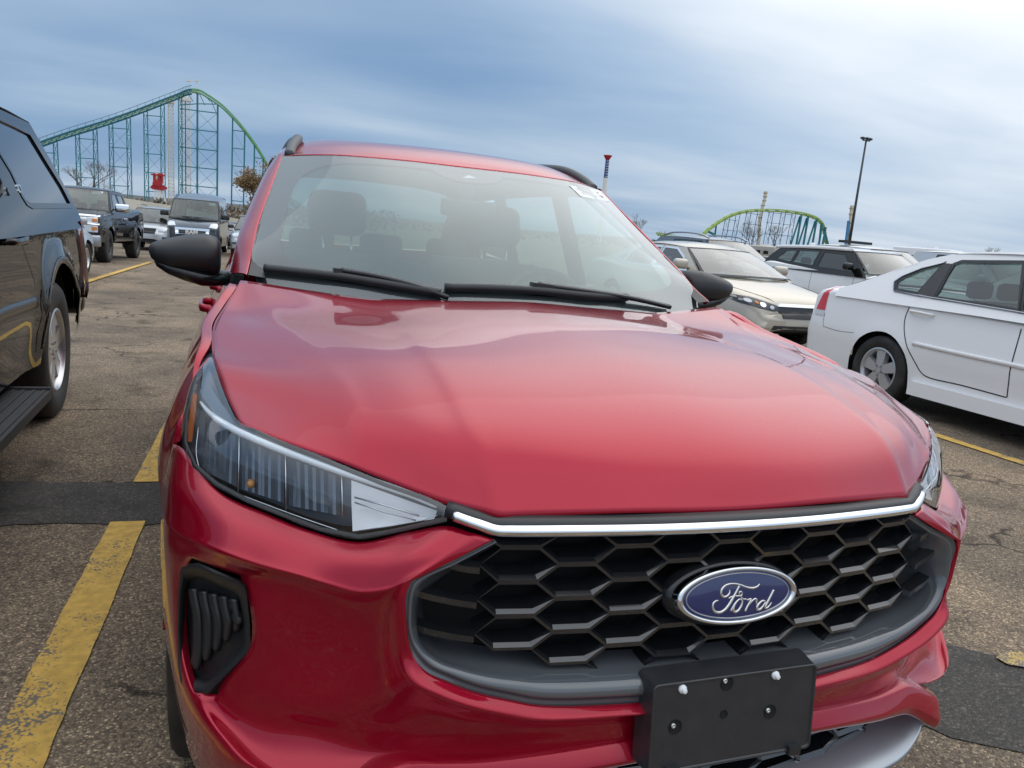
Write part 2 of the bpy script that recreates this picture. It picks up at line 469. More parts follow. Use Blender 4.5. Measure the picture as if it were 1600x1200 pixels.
# dark engine bay / structure seen only through shut lines and openings
mb = MB()
core = [[X3(-x, y, z) for x, y, z in r] for r in (
    ((0, .10, .30), (.40, .12, .30), (.58, .20, .30), (.70, .40, .30)),
    ((0, .12, .60), (.45, .16, .60), (.62, .26, .60), (.78, .44, .55)),
    ((0, .12, .86), (.42, .18, .86), (.60, .32, .82), (.80, .52, .86)),
    ((0, .22, .96), (.40, .25, .95), (.60, .38, .93), (.79, .60, .96)),
    ((0, .60, 1.05), (.40, .62, 1.04), (.60, .66, 1.02), (.80, .80, 1.00)),
    ((0, 1.10, 1.10), (.40, 1.15, 1.08), (.60, 1.2, 1.08), (.76, 1.28, 1.06)))]
vs, fs = grid_mesh(grid_surf(core, 3, 3, mirror0=True))
mb.add((vs, fs))
part('engine_bay', (mb.v, mb.f), M_dark)

# ---------------- grille
def gy(x): return .004+.20*x*x
grl = MB()
PX, PZ = .0935, .0570
def hexpts(cx, cz, a, w, h): return [(cx-a, cz+h), (cx+a, cz+h), (cx+w, cz), (cx+a, cz-h), (cx-a, cz-h), (cx-w, cz)]
ztop = .9105
for m in range(-4, 5):
    for k in range(0, 5):
        cx = m*PX
        cz = .8955-k*PZ if m % 2 == 0 else .8670-k*PZ
        if k == 4 and abs(m) >= 3: continue
        if cz < .64: continue
        if k == 0 and m % 2 == 0: pass
        o_ = hexpts(cx, cz, .0310, .0625, PZ/2)
        i0 = hexpts(cx, cz+.001, .0302, .0607, PZ/2-.0040)
        i1 = hexpts(cx, cz+.0026, .0292, .0584, PZ/2-.0076)
        i2 = hexpts(cx, cz+.0042, .0284, .0568, PZ/2-.0104)
        if k == 0:
            lim = .896 - .02*abs(cx)
            o_, i0, i1, i2 = [[(a, min(b, lim)) for a, b in q] for q in (o_, i0, i1, i2)]
        base = len(grl.v)
        vsx = []
        for q, dy in ((o_, 0), (i0, 0.0), (i1, .007), (i2, .042)):
            vsx += [X3(a, gy(a)+dy+(.90-b)*-.02, max(b, .650+1.0*max(0, abs(a)-.30)**2)) for a, b in q]
        fsx = []
        for r in range(3):
            for i in range(6):
                fsx.append((r*6+i, r*6+(i+1) % 6, (r+1)*6+(i+1) % 6, (r+1)*6+i))
        grl.add((vsx, fsx))
# outer fins at both ends
for s in (-1, 1):
    for z0 in (.8385, .7815, .7245):
        path = spline([X3(s*.432, gy(.43)+.003, z0-.001), X3(s*.46, gy(.46)+.010, z0), X3(s*(.48 if z0 > .83 else .50), .070, z0+.006), X3(s*(.495 if z0 > .83 else .535), .086, z0+.014)], 3)
        prof = [(-.004, .0045), (-.002, .0055), (.020, .004), (.020, -.006), (-.002, -.0065), (-.004, -.0055), (-.001, -.002), (-.001, .001)]
        if s > 0: path = path[::-1]
        grl.add(sweep(path, [(-a, b) for a, b in prof]))
grille = part('grille', (grl.v, grl.f), M_grl, smooth=False)
fixn(grille)
# the frame / graphite surround inside the red opening
ring_out = [(772, 843, .034), (708, 876, .037), (642, 909, .036), (632, 960, .034), (638, 1010, .032), (663, 1047, .026), (700, 1065, .018), (740, 1080, .010), (795, 1093, -.0005), (850, 1102, -.006), (990, 1098, -.023), X3(0, -.031, .608)]
ring_mid = [(776, 847, .036), (713, 880, .038), (650, 913, .037), (640, 960, .033), (646, 1005, .030), (672, 1038, .022), (706, 1054, .013), (744, 1068, .004), (797, 1080, -.007), (850, 1089, -.013), (990, 1085, -.031), X3(0, -.039, .618)]
ring_in = [(780, 850, .06), (719, 884, .075), (665, 925, .09), (655, 960, .09), (660, 1000, .065), (688, 1026, .045), (722, 1037, .035), (760, 1045, .026), (800, 1051, .016), (850, 1056, .009), (990, 1052, -.010), X3(0, -.018, .652)]
ring_in2 = [P(p)+Vector((.03, .06, .0)) if i < 5 else P(p)+Vector((0, .06, .008)) for i, p in enumerate(ring_in)]
RR = [ring_out, [P(a).lerp(P(b), .5)+Vector((0, .004, 0)) for a, b in zip(ring_out, ring_mid)], ring_mid, [P(a).lerp(P(b), .45)+Vector((0, -.006, .004)) for a, b in zip(ring_mid, ring_in)], ring_in, ring_in2]
rows = [list(c) for c in zip(*RR)]
vs, fs = grid_mesh(grid_surf(rows, 4, 6))
v2, f2 = mirror_obj_mesh(vs, fs)
part('grille_surround', (v2, f2), M_chin, parent=grille)
# chrome strip with its black carrier
sc_ = [(710, 805, .072), (745, 818, .050), (776, 828, .034)]
pts = [P(p) for p in sc_]
pts += [X3(-.395, .027, .8985), X3(-.30, .010, .9005), X3(-.15, -.008, .9020), X3(0, -.014, .9025)]
full = pts+[X3(-p.x, p.y, p.z) for p in reversed(pts[:-1])]
path = spline(full, 6)
def strip_prof(h, d, b=.002): return [(-d, -h/2+b), (-d+b, -h/2), (d, -h/2), (d, h/2), (-d+b, h/2), (-d, h/2-b)]
# sweep: side vector = t x up ; path runs -x -> +x, side = +x cross z = -y (towards the viewer)
part('chrome_strip', sweep(path, [(.007, -.0065), (.009, -.005), (.010, .002), (.006, .0075), (-.012, .0085), (-.012, -.007)], up=(0, -.25, 1)), M_chr, parent=grille)
path2 = [p+Vector((0, .012, .004)) for p in path]
path2[0] += Vector((-.008, .004, .001)); path2[-1] += Vector((.008, .004, .001))
part('strip_carrier', sweep(path2, [(.009, -.0105), (.011, -.008), (.010, .007), (.002, .0105), (-.012, .0115), (-.012, -.011)], up=(0, -.25, 1)), M_blk, parent=grille)
# radiator dark behind
mb = MB()
bk = [[X3(-x, y, z) for x, y, z in r] for r in (((0, .075, .58), (.3, .08, .60), (.56, .115, .66)), ((0, .07, .75), (.3, .08, .75), (.56, .12, .77)), ((0, .07, .93), (.3, .08, .92), (.50, .13, .90)))]
vs, fs = grid_mesh(grid_surf(bk, 3, 3, mirror0=True)); mb.add((vs, fs))
part('radiator_shutter', (mb.v, mb.f), M_dark, parent=grille)

# ---------------- badge
BC = X3(0, -.024, .784); TILT = rad(12)
BA, BB = .1185, .0485
def bp(a, b, c=0.):
    """badge plane: a right, b up, c out of the plane towards the viewer (units: metres)"""
    return BC+Vector((a, b*math.sin(TILT)-c*math.cos(TILT), b*math.cos(TILT)+c*math.sin(TILT)))
def ell(ra, rb, c, n=72): return [bp(ra*math.cos(2*math.pi*i/n), rb*math.sin(2*math.pi*i/n), c) for i in range(n)]
def rings(rs, capend=True):
    vs, fs = [], []; n = len(rs[0])
    for r in rs: vs += r
    for k in range(len(rs)-1):
        for i in range(n):
            j = (i+1) % n; fs.append((k*n+i, k*n+j, (k+1)*n+j, (k+1)*n+i))
    if capend: fs.append(tuple((len(rs)-1)*n+i for i in range(n)))
    return vs, fs
M_bblue = simple('badge_blue', (.008, .016, .095), .25, coat=1.)
badge = part('badge', rings([ell(BA-.002, BB-.002, -.020), ell(BA-.002, BB-.002, -.004), ell(BA-.006, BB-.006, 0), ell(BA-.02, BB-.014, .0015), ell(.06, .022, .003), ell(.01, .004, .0035)]), M_bblue, parent=grille)
w = .0115
part('badge_rim', rings([ell(BA, BB, -.018), ell(BA, BB, .000), ell(BA-.0015, BB-.0013, .0035), ell(BA-.006, BB-.005, .0055), ell(BA-w+.001, BB-w*.72+.001, .0035), ell(BA-w, BB-w*.72, -.001)], False), simple('badge_chrome', (.72, .73, .74), .12, 1.0), parent=badge)
ra, rb = BA-.0175, BB-.0118
part('badge_line', tube([bp(ra*math.cos(2*math.pi*i/72), rb*math.sin(2*math.pi*i/72), .0013) for i in range(72)], .0011, 8, closed=True), M_satin, parent=badge)
M_let = simple('badge_letters', (.70, .68, .64), .25, 1.0)
def zb(X, Y):
    dx, dy = X-797, Y-510
    # columns a=(683,-82) b=(19,-320)
    det = 683*-320-19*-82
    ta = (dx*-320-19*dy)/det; tb = (683*dy+82*dx)/det
    return ta*BA, tb*BB
strokes = [
 ([(1035, 375), (1012, 400), (960, 422), (890, 418), (820, 395), (750, 383), (690, 388), (635, 412), (600, 455), (592, 500), (620, 530), (662, 515), (688, 482), (690, 452)], [7, 11, 13, 12, 10, 9, 10, 12, 14, 14, 13, 12, 10, 5]),
 ([(800, 405), (775, 450), (740, 510), (705, 565), (668, 620), (625, 668), (570, 698), (518, 692), (494, 655), (500, 605), (528, 578), (560, 570)], [12, 13, 14, 15, 15, 15, 14, 14, 13, 12, 10, 6]),
 ([(672, 545), (720, 520), (780, 515), (815, 512), (828, 490), (820, 468), (802, 470), (795, 490), (812, 520), (835, 545), (860, 548), (880, 545)], [8, 8, 8, 9, 9, 9, 8, 8, 9, 9, 8, 6]),
 ([(800, 545), (760, 580), (728, 630), (720, 672), (742, 690), (780, 668), (815, 615), (826, 568), (806, 546)], [9, 11, 13, 14, 13, 13, 12, 11, 9]),
 ([(690, 682), (715, 640), (750, 590), (790, 552)], [9, 10, 10, 7]),
 ([(852, 682), (880, 630), (915, 575), (928, 545), (905, 548), (880, 560)], [12, 12, 12, 10, 9, 6]),
 ([(905, 608), (940, 565), (975, 540), (992, 552), (985, 585), (1000, 600), (1020, 598)], [8, 9, 11, 11, 9, 8, 7]),
 ([(1092, 565), (1060, 560), (1020, 590), (992, 630), (995, 655), (1022, 655), (1062, 620), (1092, 575)], [9, 11, 13, 14, 13, 12, 10, 8]),
 ([(1195, 435), (1168, 485), (1130, 550), (1095, 610), (1088, 638), (1110, 635), (1138, 610), (1165, 575)], [13, 13, 13, 13, 11, 10, 8, 5]),
]
mb = MB()
for pts_, rs_ in strokes:
    sp = spline([Vector((*zb(*p), 0)) for p in pts_], 4)
    rr = [rs_[min(i//4, len(rs_)-1)]*(1-(i % 4)/4)+rs_[min(i//4+1, len(rs_)-1)]*((i % 4)/4) for i in range(len(sp))]
    k = BA/683
    v_, f_ = tube([Vector((p.x, p.y, 0)) for p in sp], [r*k*.95 for r in rr], 8)
    mb.add(([bp(p.x, p.y, .0030+p.z*.9) for p in v_], f_))
part('badge_lettering', (mb.v, mb.f), M_let, parent=badge)
# dark pad behind the badge
part('badge_mount', rings([ell(BA*1.08, BB*1.22, -.036), ell(BA*1.05, BB*1.14, -.018), ell(BA*.98, BB*.98, -.014)]), M_blk2, parent=grille)

# ---------------- plate bracket
pbt = MB()
Yf = -.057
hw, zt, zb_ = .1615, .6585, .5055
def pl(a, b, c=0): return X3(a, Yf+(.6525-b)*-.10-c, b)   # leans forward towards its foot
def rrect(hw, z0, z1, r, n=4):
    out = []
    for cx, cz, a0 in ((hw-r, z1-r, 0), (-hw+r, z1-r, 90), (-hw+r, z0+r, 180), (hw-r, z0+r, 270)):
        for i in range(n+1):
            a = rad(a0+90*i/n); out.append((cx+r*math.cos(a), cz+r*math.sin(a)))
    return out
o1 = rrect(hw, zb_, zt, .010); o0 = rrect(hw+.004, zb_-.004, zt+.004, .012); i1 = rrect(hw-.004, zb_+.004, zt-.004, .008)
rs = [[pl(a, b, -.045) for a, b in o0], [pl(a, b, -.006) for a, b in o1], [pl(a, b, -.001) for a, b in o1], [pl(a, b, 0.0006) for a, b in rrect(hw-.0012, zb_+.0012, zt-.0012, .0095)], [pl(a, b, 0.0) for a, b in i1], [pl(a, b, -.0022) for a, b in rrect(hw-.0055, zb_+.0055, zt-.0055, .007)]]
def face_with_holes(hw, z0, z1): pass
vs, fs = rings(rs, True)
bracket = part('plate_bracket', (vs, fs), simple('bracket_plastic', (.026, .027, .030), .36, bump=.2, bscale=500, var=.15, vscale=30), smooth=True)
fixn(bracket); sharp(bracket, 30)
def disc_rings(c, rr, name, mat, par, n=20):
    rs = [[pl(c[0]+r*math.cos(2*math.pi*i/n), c[1]+r*math.sin(2*math.pi*i/n), h) for i in range(n)] for r, h in rr]
    return part(name, rings(rs, True), mat, parent=par)
M_bolt = simple('bolt_zinc', (.62, .62, .60), .32, .9)
M_wht = simple('nylon_white', (.75, .76, .76), .45)
def bxy(u, v):
    """bracket coordinates from a bearing"""
    d = RIGHT*((u-800)/FPX)+DOWN*((v-600)/FPX)+FWD
    # plane: y = Yf - .1*(.6525-z)
    t = (Yf-.1*.6525+.1*CAMP.z-CAMP.y)/(d.y-.1*d.z)
    p = CAMP+d*t
    return (p.x, p.z)
for u, v in ((1067, 1077), (1212, 1055)):
    c = bxy(u, v)
    disc_rings(c, ((.0072, -.002), (.0072, .001), (.0060, .0022), (.0040, .0030), (.0040, .0075), (.0026, .0082)), 'clip', M_wht, bracket)
for (u, v), (u2, v2) in (((1133, 1064), (1137, 1069)), ((1052, 1134), (1056, 1137)), ((1200, 1110), (1204, 1113))):
    c = bxy(u2, v2)
    disc_rings(c, ((.0128, -.0018), (.0118, -.0006), (.0108, -.0018), (.0098, -.0020), (.002, -.0022)), 'recess', M_dark, bracket)
    c = bxy(u, v)
    disc_rings(c, ((.0042, -.0015), (.0042, .0012), (.0034, .0020), (.0014, .0020), (.0012, .0008)), 'bolt', M_bolt, bracket, 14)
c = bxy(1132, 1117); disc_rings(c, ((.0075, -.0018), (.0068, -.0006), (.006, -.0018), (.001, -.0021)), 'recess', M_dark, bracket)
for a in (.124, -.118):
    mb = MB(); mb.box(pl(a, zb_+.004, .001), (.024, .010, .016)); part('retaining_tab', (mb.v, mb.f), M_blk, parent=bracket, smooth=False)

# ---------------- lower lip (red), lower grille, skid plate
lip = []
for x, y, z, h in ((0, -.012, .535, .038), (.19, -.006, .527, .038), (.30, .008, .515, .038), (.41, .030, .502, .044), (.47, .044, .500, .050), (.52, .056, .498, .058), (.56, .060, .484, .063), (.60, .062, .463, .065), (.625, .068, .450, .064), (.640, .092, .444, .058), (.642, .130, .444, .05)):
    lip.append([X3(-x, y+.06, z+.006), X3(-x, y+.006, z+.002), X3(-x, y, z), X3(-x, y-.003, z-.002), X3(-x, y-.019, z-.62*h), X3(-x, y-.019, z-.68*h), X3(-x, y-.012, z-h), X3(-x, y+.02, z-h-.003), X3(-x, y+.07, z-h)])
vs, fs = grid_mesh(grid_surf(lip, 5, 5)); vs, fs = mirror_obj_mesh(vs, fs)
lp = part('lower_lip', (vs, fs), M_red)
bm = bmesh.new(); bm.from_mesh(lp.data); bmesh.ops.remove_doubles(bm, verts=bm.verts, dist=.0005); bmesh.ops.recalc_face_normals(bm, faces=bm.faces)
bm.faces.ensure_lookup_table(); fc = max(bm.faces, key=lambda f: -f.calc_center_median().y)
if fc.normal.y > 0: bmesh.ops.reverse_faces(bm, faces=bm.faces)
bm.to_mesh(lp.data); bm.free()
lg = MB()
for m in range(-5, 6):
    for k in range(0, 3):
        cx = m*.105; cz = .470-k*.055 if m % 2 == 0 else .442-k*.055
        o_ = hexpts(cx, cz, .036, .070, .0275); i1 = hexpts(cx, cz+.001, .032, .063, .0205); i2 = hexpts(cx, cz+.003, .030, .060, .018)
        y0 = lambda a: .045+.22*a*a
        vv = [X3(a, y0(a)+dy, b) for q, dy in ((o_, 0), (i1, .006), (i2, .05)) for a, b in q]
        lg.add((vv, [(r*6+i, r*6+(i+1) % 6, (r+1)*6+(i+1) % 6, (r+1)*6+i) for r in range(2) for i in range(6)]))
lgo = part('lower_grille', (lg.v, lg.f), M_grl, smooth=False); fixn(lgo)
sk = []
for x, y, z in ((0, -.020, .325), (.2, -.012, .327), (.35, .008, .335), (.45, .024, .342), (.52, .036, .353), (.565, .050, .373), (.592, .064, .402), (.60, .09, .43)):
    sk.append([X3(-x+.012, y+.075, z+.030), X3(-x+.006, y+.045, z+.016), X3(-x, y+.008, z), X3(-x, y, z-.006), X3(-x, y+.004, z-.02), X3(-x+.004, y+.04, z-.05), X3(-x+.01, y+.12, z-.07)])
vs, fs = grid_mesh(grid_surf(sk, 5, 5)); vs, fs = mirror_obj_mesh(vs, fs)
so = part('skid_plate', (vs, fs), simple('skid_silver', (.36, .39, .42), .34, .75)); fixn(so)

# ---------------- corner vents
vo = [(284, 896), (287, 889), (295, 885), (312, 884), (343, 898), (372, 910), (381, 917), (385, 927), (390, 970), (391.5, 1008), (389, 1016), (383, 1024), (357.5, 1049), (330, 1077), (325, 1081), (317, 1082), (298, 1076), (288, 1070), (284, 1061), (281, 1041), (279.6, 984), (281, 927)]
def vy(u, v, extra=0.):
    # surface depth across the vent: front corner wraps round
    t = (u-280)/112
    return .385-.170*t+ (.035*(1-t))*(1 if v < 900 else 0)*0 - .02*math.sin(math.pi*t) + (-.045 if v > 1060 else 0)*0 + extra
def vdepth(u, v):
    # interpolate the body surface at this bearing
    best = None
    for r in bg[14:40]:
        for p in r[32:46]:
            q = p-CAMP; f = q.dot(FWD); uu = 800+FPX*q.dot(RIGHT)/f; vv = 600+FPX*q.dot(DOWN)/f
            d = (uu-u)**2+(vv-v)**2
            if best is None or d < best[0]: best = (d, p.y)
    return best[1]
cu, cv = 333, 985
def shrink(k, ku=0): return [(cu+(u-cu)*k, cv+(v-cv)*k) for u, v in vo]
import numpy as np
_A, _b = [], []
for r in bg[26:50]:
    for p in r[37:53]:
        q = p-CAMP; f = q.dot(FWD); _A.append((1, (800+FPX*q.dot(RIGHT)/f-330)/50, (600+FPX*q.dot(DOWN)/f-980)/100)); _b.append(p.y)
_A = np.array([(1, a, c, a*a, a*c, c*c) for _, a, c in _A if abs(a) < 1.5 and abs(c) < 1.3]); _b = np.array([y for (_, a, c), y in zip([(1, (800+FPX*(p-CAMP).dot(RIGHT)/(p-CAMP).dot(FWD)-330)/50, (600+FPX*(p-CAMP).dot(DOWN)/(p-CAMP).dot(FWD)-980)/100) for r in bg[26:50] for p in r[37:53]], _b) if abs(a) < 1.5 and abs(c) < 1.3])
_co = np.linalg.lstsq(_A, _b, rcond=None)[0]
def vfit(u, v):
    a, c = (u-330)/50, (v-980)/100; return float(np.dot(_co, (1, a, c, a*a, a*c, c*c)))
yo = [vfit(u, v) for u, v in vo]
n = len(yo)
def vring(k, dy, ksrc=None): return [at(u, v, Y=y+dy) for (u, v), y in zip(shrink(k), yo)]
rs = [vring(1.06, .018), vring(1.045, -.002), vring(1.0, -.007), vring(.95, -.005), vring(.86, .008), vring(.82, .018), vring(.80, .030)]
for s in (0, 1):
    vs, fs = rings(rs, True)
    if s: vs, fs = mirrored(vs, fs)
    vent = part('corner_vent', (vs, fs), M_blk); sharp(vent, 50)
    # five curved upright vanes
    mb = MB()
    for k in range(5):
        u0 = 304+k*15.5; 
        lower = (1045, 1030, 1015, 1000, 985)[k]
        path = [at(a, b, Y=vfit(a, b)+d) for a, b, d in ((u0+1, 920+k*4, .010), (u0+3, 936+k*4, .004), (u0+8, 962+k*3, .001), (u0+8, lower-22, .004), (u0+4, lower, .012))]
        path = spline(path, 5)
        mb.add(sweep(path, [(-.0055, -.002), (-.0035, .004), (.0035, .004), (.0055, -.002), (.005, -.018), (-.005, -.018)], up=(.45, -.9, 0.0)))
    vs, fs = mb.v, mb.f
    if s: vs, fs = mirrored(vs, fs)
    vo_ = part('vane', (vs, fs), M_blk2 if False else simple('vane_plastic', (.022, .023, .025), .38), parent=vent); fixn(vo_)
# ---------------- headlights
HL_lo = [(699, 815, .080), (660, 824, .095), (610, 835, .118), (561, 843, .140), (500, 831, .185), (440, 808, .235), (385, 786, .285), (335, 760, .340), (300, 730, .405), (284, 692, .49), (287, 643, .58), (302, 592, .665), (322, 562, .71)]
HL_up = [(699, 790, .090), (660, 773, .107), (600, 752, .147), (545, 730, .188), (495, 709, .230), (445, 690, .278), (400, 670, .325), (372, 657, .370), (356, 628, .45), (345, 600, .53), (338, 578, .595), (334, 566, .65), (331, 558, .70)]
hl_rows = []
for k, (a, b) in enumerate(zip(HL_lo, HL_up)):
    A, B = P(a), P(b)
    out = Vector((-.35-.05*k, -1+.06*k, .35)).normalized()
    w_ = min(1, (A-B).length/.09)
    hl_rows.append([A, A.lerp(B, .25)+out*.010*w_, A.lerp(B, .5)+out*.014*w_, A.lerp(B, .75)+out*.010*w_, B])
hlg = grid_surf(hl_rows, 5, 4)
HLP = [(800+FPX*(p-CAMP).dot(RIGHT)/(p-CAMP).dot(FWD), 600+FPX*(p-CAMP).dot(DOWN)/(p-CAMP).dot(FWD), p.y) for r in hlg for p in r]
def hly(u, v):
    s = sorted(((a-u)**2+(b-v)**2, y) for a, b, y in HLP)[:4]
    w = [1/(d+1) for d, _ in s]
    return sum(x*y for x, (_, y) in zip(w, s))/sum(w)
def hlp(u, v, d=0.): return at(u, v, Y=hly(u, v)+d)
M_refl = simple('reflector_silver', (.62, .64, .66), .22, .9)
M_amb = simple('amber_lens', (.45, .10, .012), .25)
M_hous = simple('lamp_housing', (.085, .10, .125), .25)
M_bar = simple('light_bar_frosted', (.74, .78, .80), .28)
def txt_white():
    m, nt, b = newmat('turn_lens'); setin(b, Base_Color=(.88, .88, .88, 1), Roughness=.3, Metallic=.0)
    tc = N(nt, 'ShaderNodeTexCoord'); v = N(nt, 'ShaderNodeTexChecker', Scale=420.); nt.links.new(tc.outputs['Object'], v.inputs[0])
    bp_ = N(nt, 'ShaderNodeBump', Strength=.6, Distance=.002); nt.links.new(v.outputs['Fac'], bp_.inputs['Height']); nt.links.new(bp_.outputs[0], b.inputs['Normal'])
    return m
M_turn = txt_white()
hl_out = [(u, v) for u, v, _ in HL_lo]+[(u, v) for u, v, _ in reversed(HL_up)]
def offset_poly(pts, d):
    n = len(pts); out = []
    A = sum(pts[i][0]*pts[(i+1) % n][1]-pts[(i+1) % n][0]*pts[i][1] for i in range(n))
    s = 1 if A > 0 else -1
    for i in range(n):
        a, b, c = Vector(pts[i-1]), Vector(pts[i]), Vector(pts[(i+1) % n])
        e1 = (b-a).normalized(); e2 = (c-b).normalized()
        nn = Vector((-(e1.y+e2.y), e1.x+e2.x)); nn.normalize()
        k = d/max(.5, nn.dot(Vector((-e1.y, e1.x))))
        out.append(tuple(b+nn*s*k))
    return out
for s in (0, 1):
    def mk(vf): return mirrored(*vf) if s else vf
    hs = part('headlight', mk(grid_mesh([[p+Vector((0, .055 if 0 < i < 4*1000 else .055, -.0)) if True else p for i, p in enumerate(r)] for r in hlg])), M_hous)
    part('lens', mk(grid_mesh(hlg)), M_lens, parent=hs)
    # dark frame along the rim, just under the lens
    i1 = [hlp(u, v, .004) for u, v in offset_poly(hl_out, 1)]
    i2 = [hlp(u, v, .006) for u, v in offset_poly(hl_out, 7.5)]
    i3 = [hlp(u, v, .030) for u, v in offset_poly(hl_out, 9.5)]
    part('lamp_frame', mk(rings([i1, i2, i3], False)), M_blk2, parent=hs)
    # frosted light bar under the upper edge
    path = spline([hlp(*q, .012) for q in ((313, 628), (325, 643), (345, 659), (372, 674), (410, 691), (456, 709), (534, 737), (600, 758), (650, 775), (684, 789))], 4)
    wbar = [.002+.0045*min(1, i/8) for i in range(len(path))]
    mb = MB(); mb.add(tube(path, wbar, 8)); part('light_bar', mk((mb.v, mb.f)), M_bar, parent=hs)
    # upper apron between bar and rim
    r1 = [hlp(*q, .008) for q in ((322, 590), (346, 630), (380, 666), (449, 697), (542, 733), (636, 767), (690, 787))]
    r2 = [hlp(*q, .016) for q in ((313, 630), (342, 658), (385, 681), (449, 708), (542, 741), (636, 772), (686, 790))]
    part('upper_apron', mk(grid_mesh([spline(r1, 4), spline(r2, 4)])), simple('apron_grey', (.17, .20, .24), .22, .3), parent=hs)
    # bright lower outline
    path = spline([hlp(*q, .018) for q in ((310, 668), (307, 712), (318, 742), (362, 767), (420, 790), (480, 812), (527, 828))], 4)
    part('bright_trim', mk(tube(path, .0011, 6)), M_refl, parent=hs)
    # three reflector chambers: chrome edged dividers and dark bowls with ribs
    for (ut, vt, ub, vb) in ((374, 681, 372, 774), (446, 711, 447, 797), (534, 742, 535, 808)):
        part('divider', mk(tube([hlp(ut, vt, .012), hlp((ut+ub)/2, (vt+vb)/2, .014), hlp(ub, vb, .016)], .0012, 6)), M_refl, parent=hs)
    for (q, lo) in ((((320, 650), (372, 684), (370, 760), (316, 735)), 0), (((378, 687), (444, 713), (444, 786), (378, 764)), 1), (((451, 716), (531, 745), (532, 806), (452, 790)), 2)):
        mb = MB(); qa, qb, qc, qd = [Vector(x) for x in q]
        ns = 13
        for k in range(ns):
            t0, t1 = k/ns, (k+.93)/ns
            a0 = qa.lerp(qb, t0); a1 = qa.lerp(qb, t1); b0 = qd.lerp(qc, t0); b1 = qd.lerp(qc, t1)
            m0 = a0.lerp(b0, .55); m1 = a1.lerp(b1, .55)
            V_ = [hlp(*a0, .028), hlp(*a1, .028), hlp(*m1, .040), hlp(*m0, .040), hlp(*b1, .036), hlp(*b0, .036)]
            mb.add((V_, [(0, 1, 2, 3), (3, 2, 4, 5)]))
        part('reflector', mk((mb.v, mb.f)), simple('reflector_dark', (.15, .175, .205), .22, .6), parent=hs)
    # little projector eye with an amber bulb
    c = hlp(392, 757, .030)
    mb = MB(); mb.add(tube([c+Vector((0, .01, 0)), c, c+Vector((0, -.006, 0))], [.007, .0065, .004], 16)); part('bulb_shield', mk((mb.v, mb.f)), simple('bulb_amber', (.50, .22, .06), .3), parent=hs)
    # turn lamp at the inner end
    top_ = [hlp(*q, .016) for q in ((549, 750), (590, 765), (640, 783), (683, 798))]
    mid_ = [hlp(*q, .030) for q in ((549, 785), (590, 798), (640, 806), (680, 808))]
    bot_ = [hlp(*q, .014) for q in ((551, 830), (590, 825), (640, 817), (678, 811))]
    part('turn_lamp', mk(grid_mesh([top_, mid_, bot_])), M_turn, parent=hs)
    mb = MB(); mb.add(tube([hlp(554, 777, .012), hlp(610, 792, .012), hlp(655, 806, .012)], .0017, 6)); mb.add(tube([hlp(554, 785, .012), hlp(600, 800, .012), hlp(650, 813, .012)], .0013, 6)); mb.add(tube([hlp(552, 831, .010), hlp(610, 822, .010), hlp(660, 813, .010), hlp(684, 805, .010)], .0011, 6))
    part('turn_lamp_rib', mk((mb.v, mb.f)), M_refl, parent=hs)
    # amber side reflector
    am = [[hlp(*q, .006) for q in ((303, 612), (308, 618), (306, 640), (300, 690))], [hlp(*q, .006) for q in ((300, 620), (297, 640), (294, 665), (293, 690))]]
    part('amber_reflector', mk(grid_mesh(am)), M_amb, parent=hs)

def rbox_early(c, d, r=.02, seg=3):
    bm = bmesh.new(); bmesh.ops.create_cube(bm, size=1); bmesh.ops.scale(bm, vec=d, verts=bm.verts)
    bmesh.ops.bevel(bm, geom=bm.edges[:], offset=r, segments=seg, affect='EDGES', profile=.5)
    bmesh.ops.translate(bm, vec=c, verts=bm.verts)
    vs = [v.co.copy() for v in bm.verts]; fs = [tuple(v.index for v in f.verts) for f in bm.faces]; bm.free(); return vs, fs
# ---------------- windscreen
WS_rows = [
 [X3(0, 1.085, 1.130), X3(-.20, 1.095, 1.130), X3(-.40, 1.135, 1.128), X3(-.58, 1.205, 1.128), (402, 441, 1.295)],
 None, None, None,
 [X3(0, 1.800, 1.556), X3(-.206, 1.808, 1.557), X3(-.34, 1.822, 1.555), (520, 243, 1.860), (441, 244, 1.96)]]
edge = [(393, 405, 1.375), (405, 350, 1.555), (422, 298, 1.745)]
for k in (1, 2, 3):
    t = k/4
    row = []
    for j in range(5):
        a, b = P(WS_rows[0][j]), P(WS_rows[4][j])
        p = a.lerp(b, t)+Vector((0, -.55, .83))*(.020*math.sin(math.pi*t)*(1-(j/4)**2*.6))
        if j == 4: p = P(edge[k-1])
        row.append(p)
    WS_rows[k] = row
wsg = grid_surf(WS_rows, 8, 8, mirror0=True)
wscreen = part('windscreen', grid_mesh(wsg), M_ws)
NH, NW = len(wsg), len(wsg[0])
def W(s, t, d=0.):
    """windscreen point: s -1..1 across, t 0..1 up, d metres inwards"""
    x = (s+1)/2*(NW-1); y = t*(NH-1); i = min(int(y), NH-2); j = min(int(x), NW-2); fy, fx = y-i, x-j
    p = wsg[i][j].lerp(wsg[i][j+1], fx).lerp(wsg[i+1][j].lerp(wsg[i+1][j+1], fx), fy)
    return p+Vector((0, .52, -.84))*d
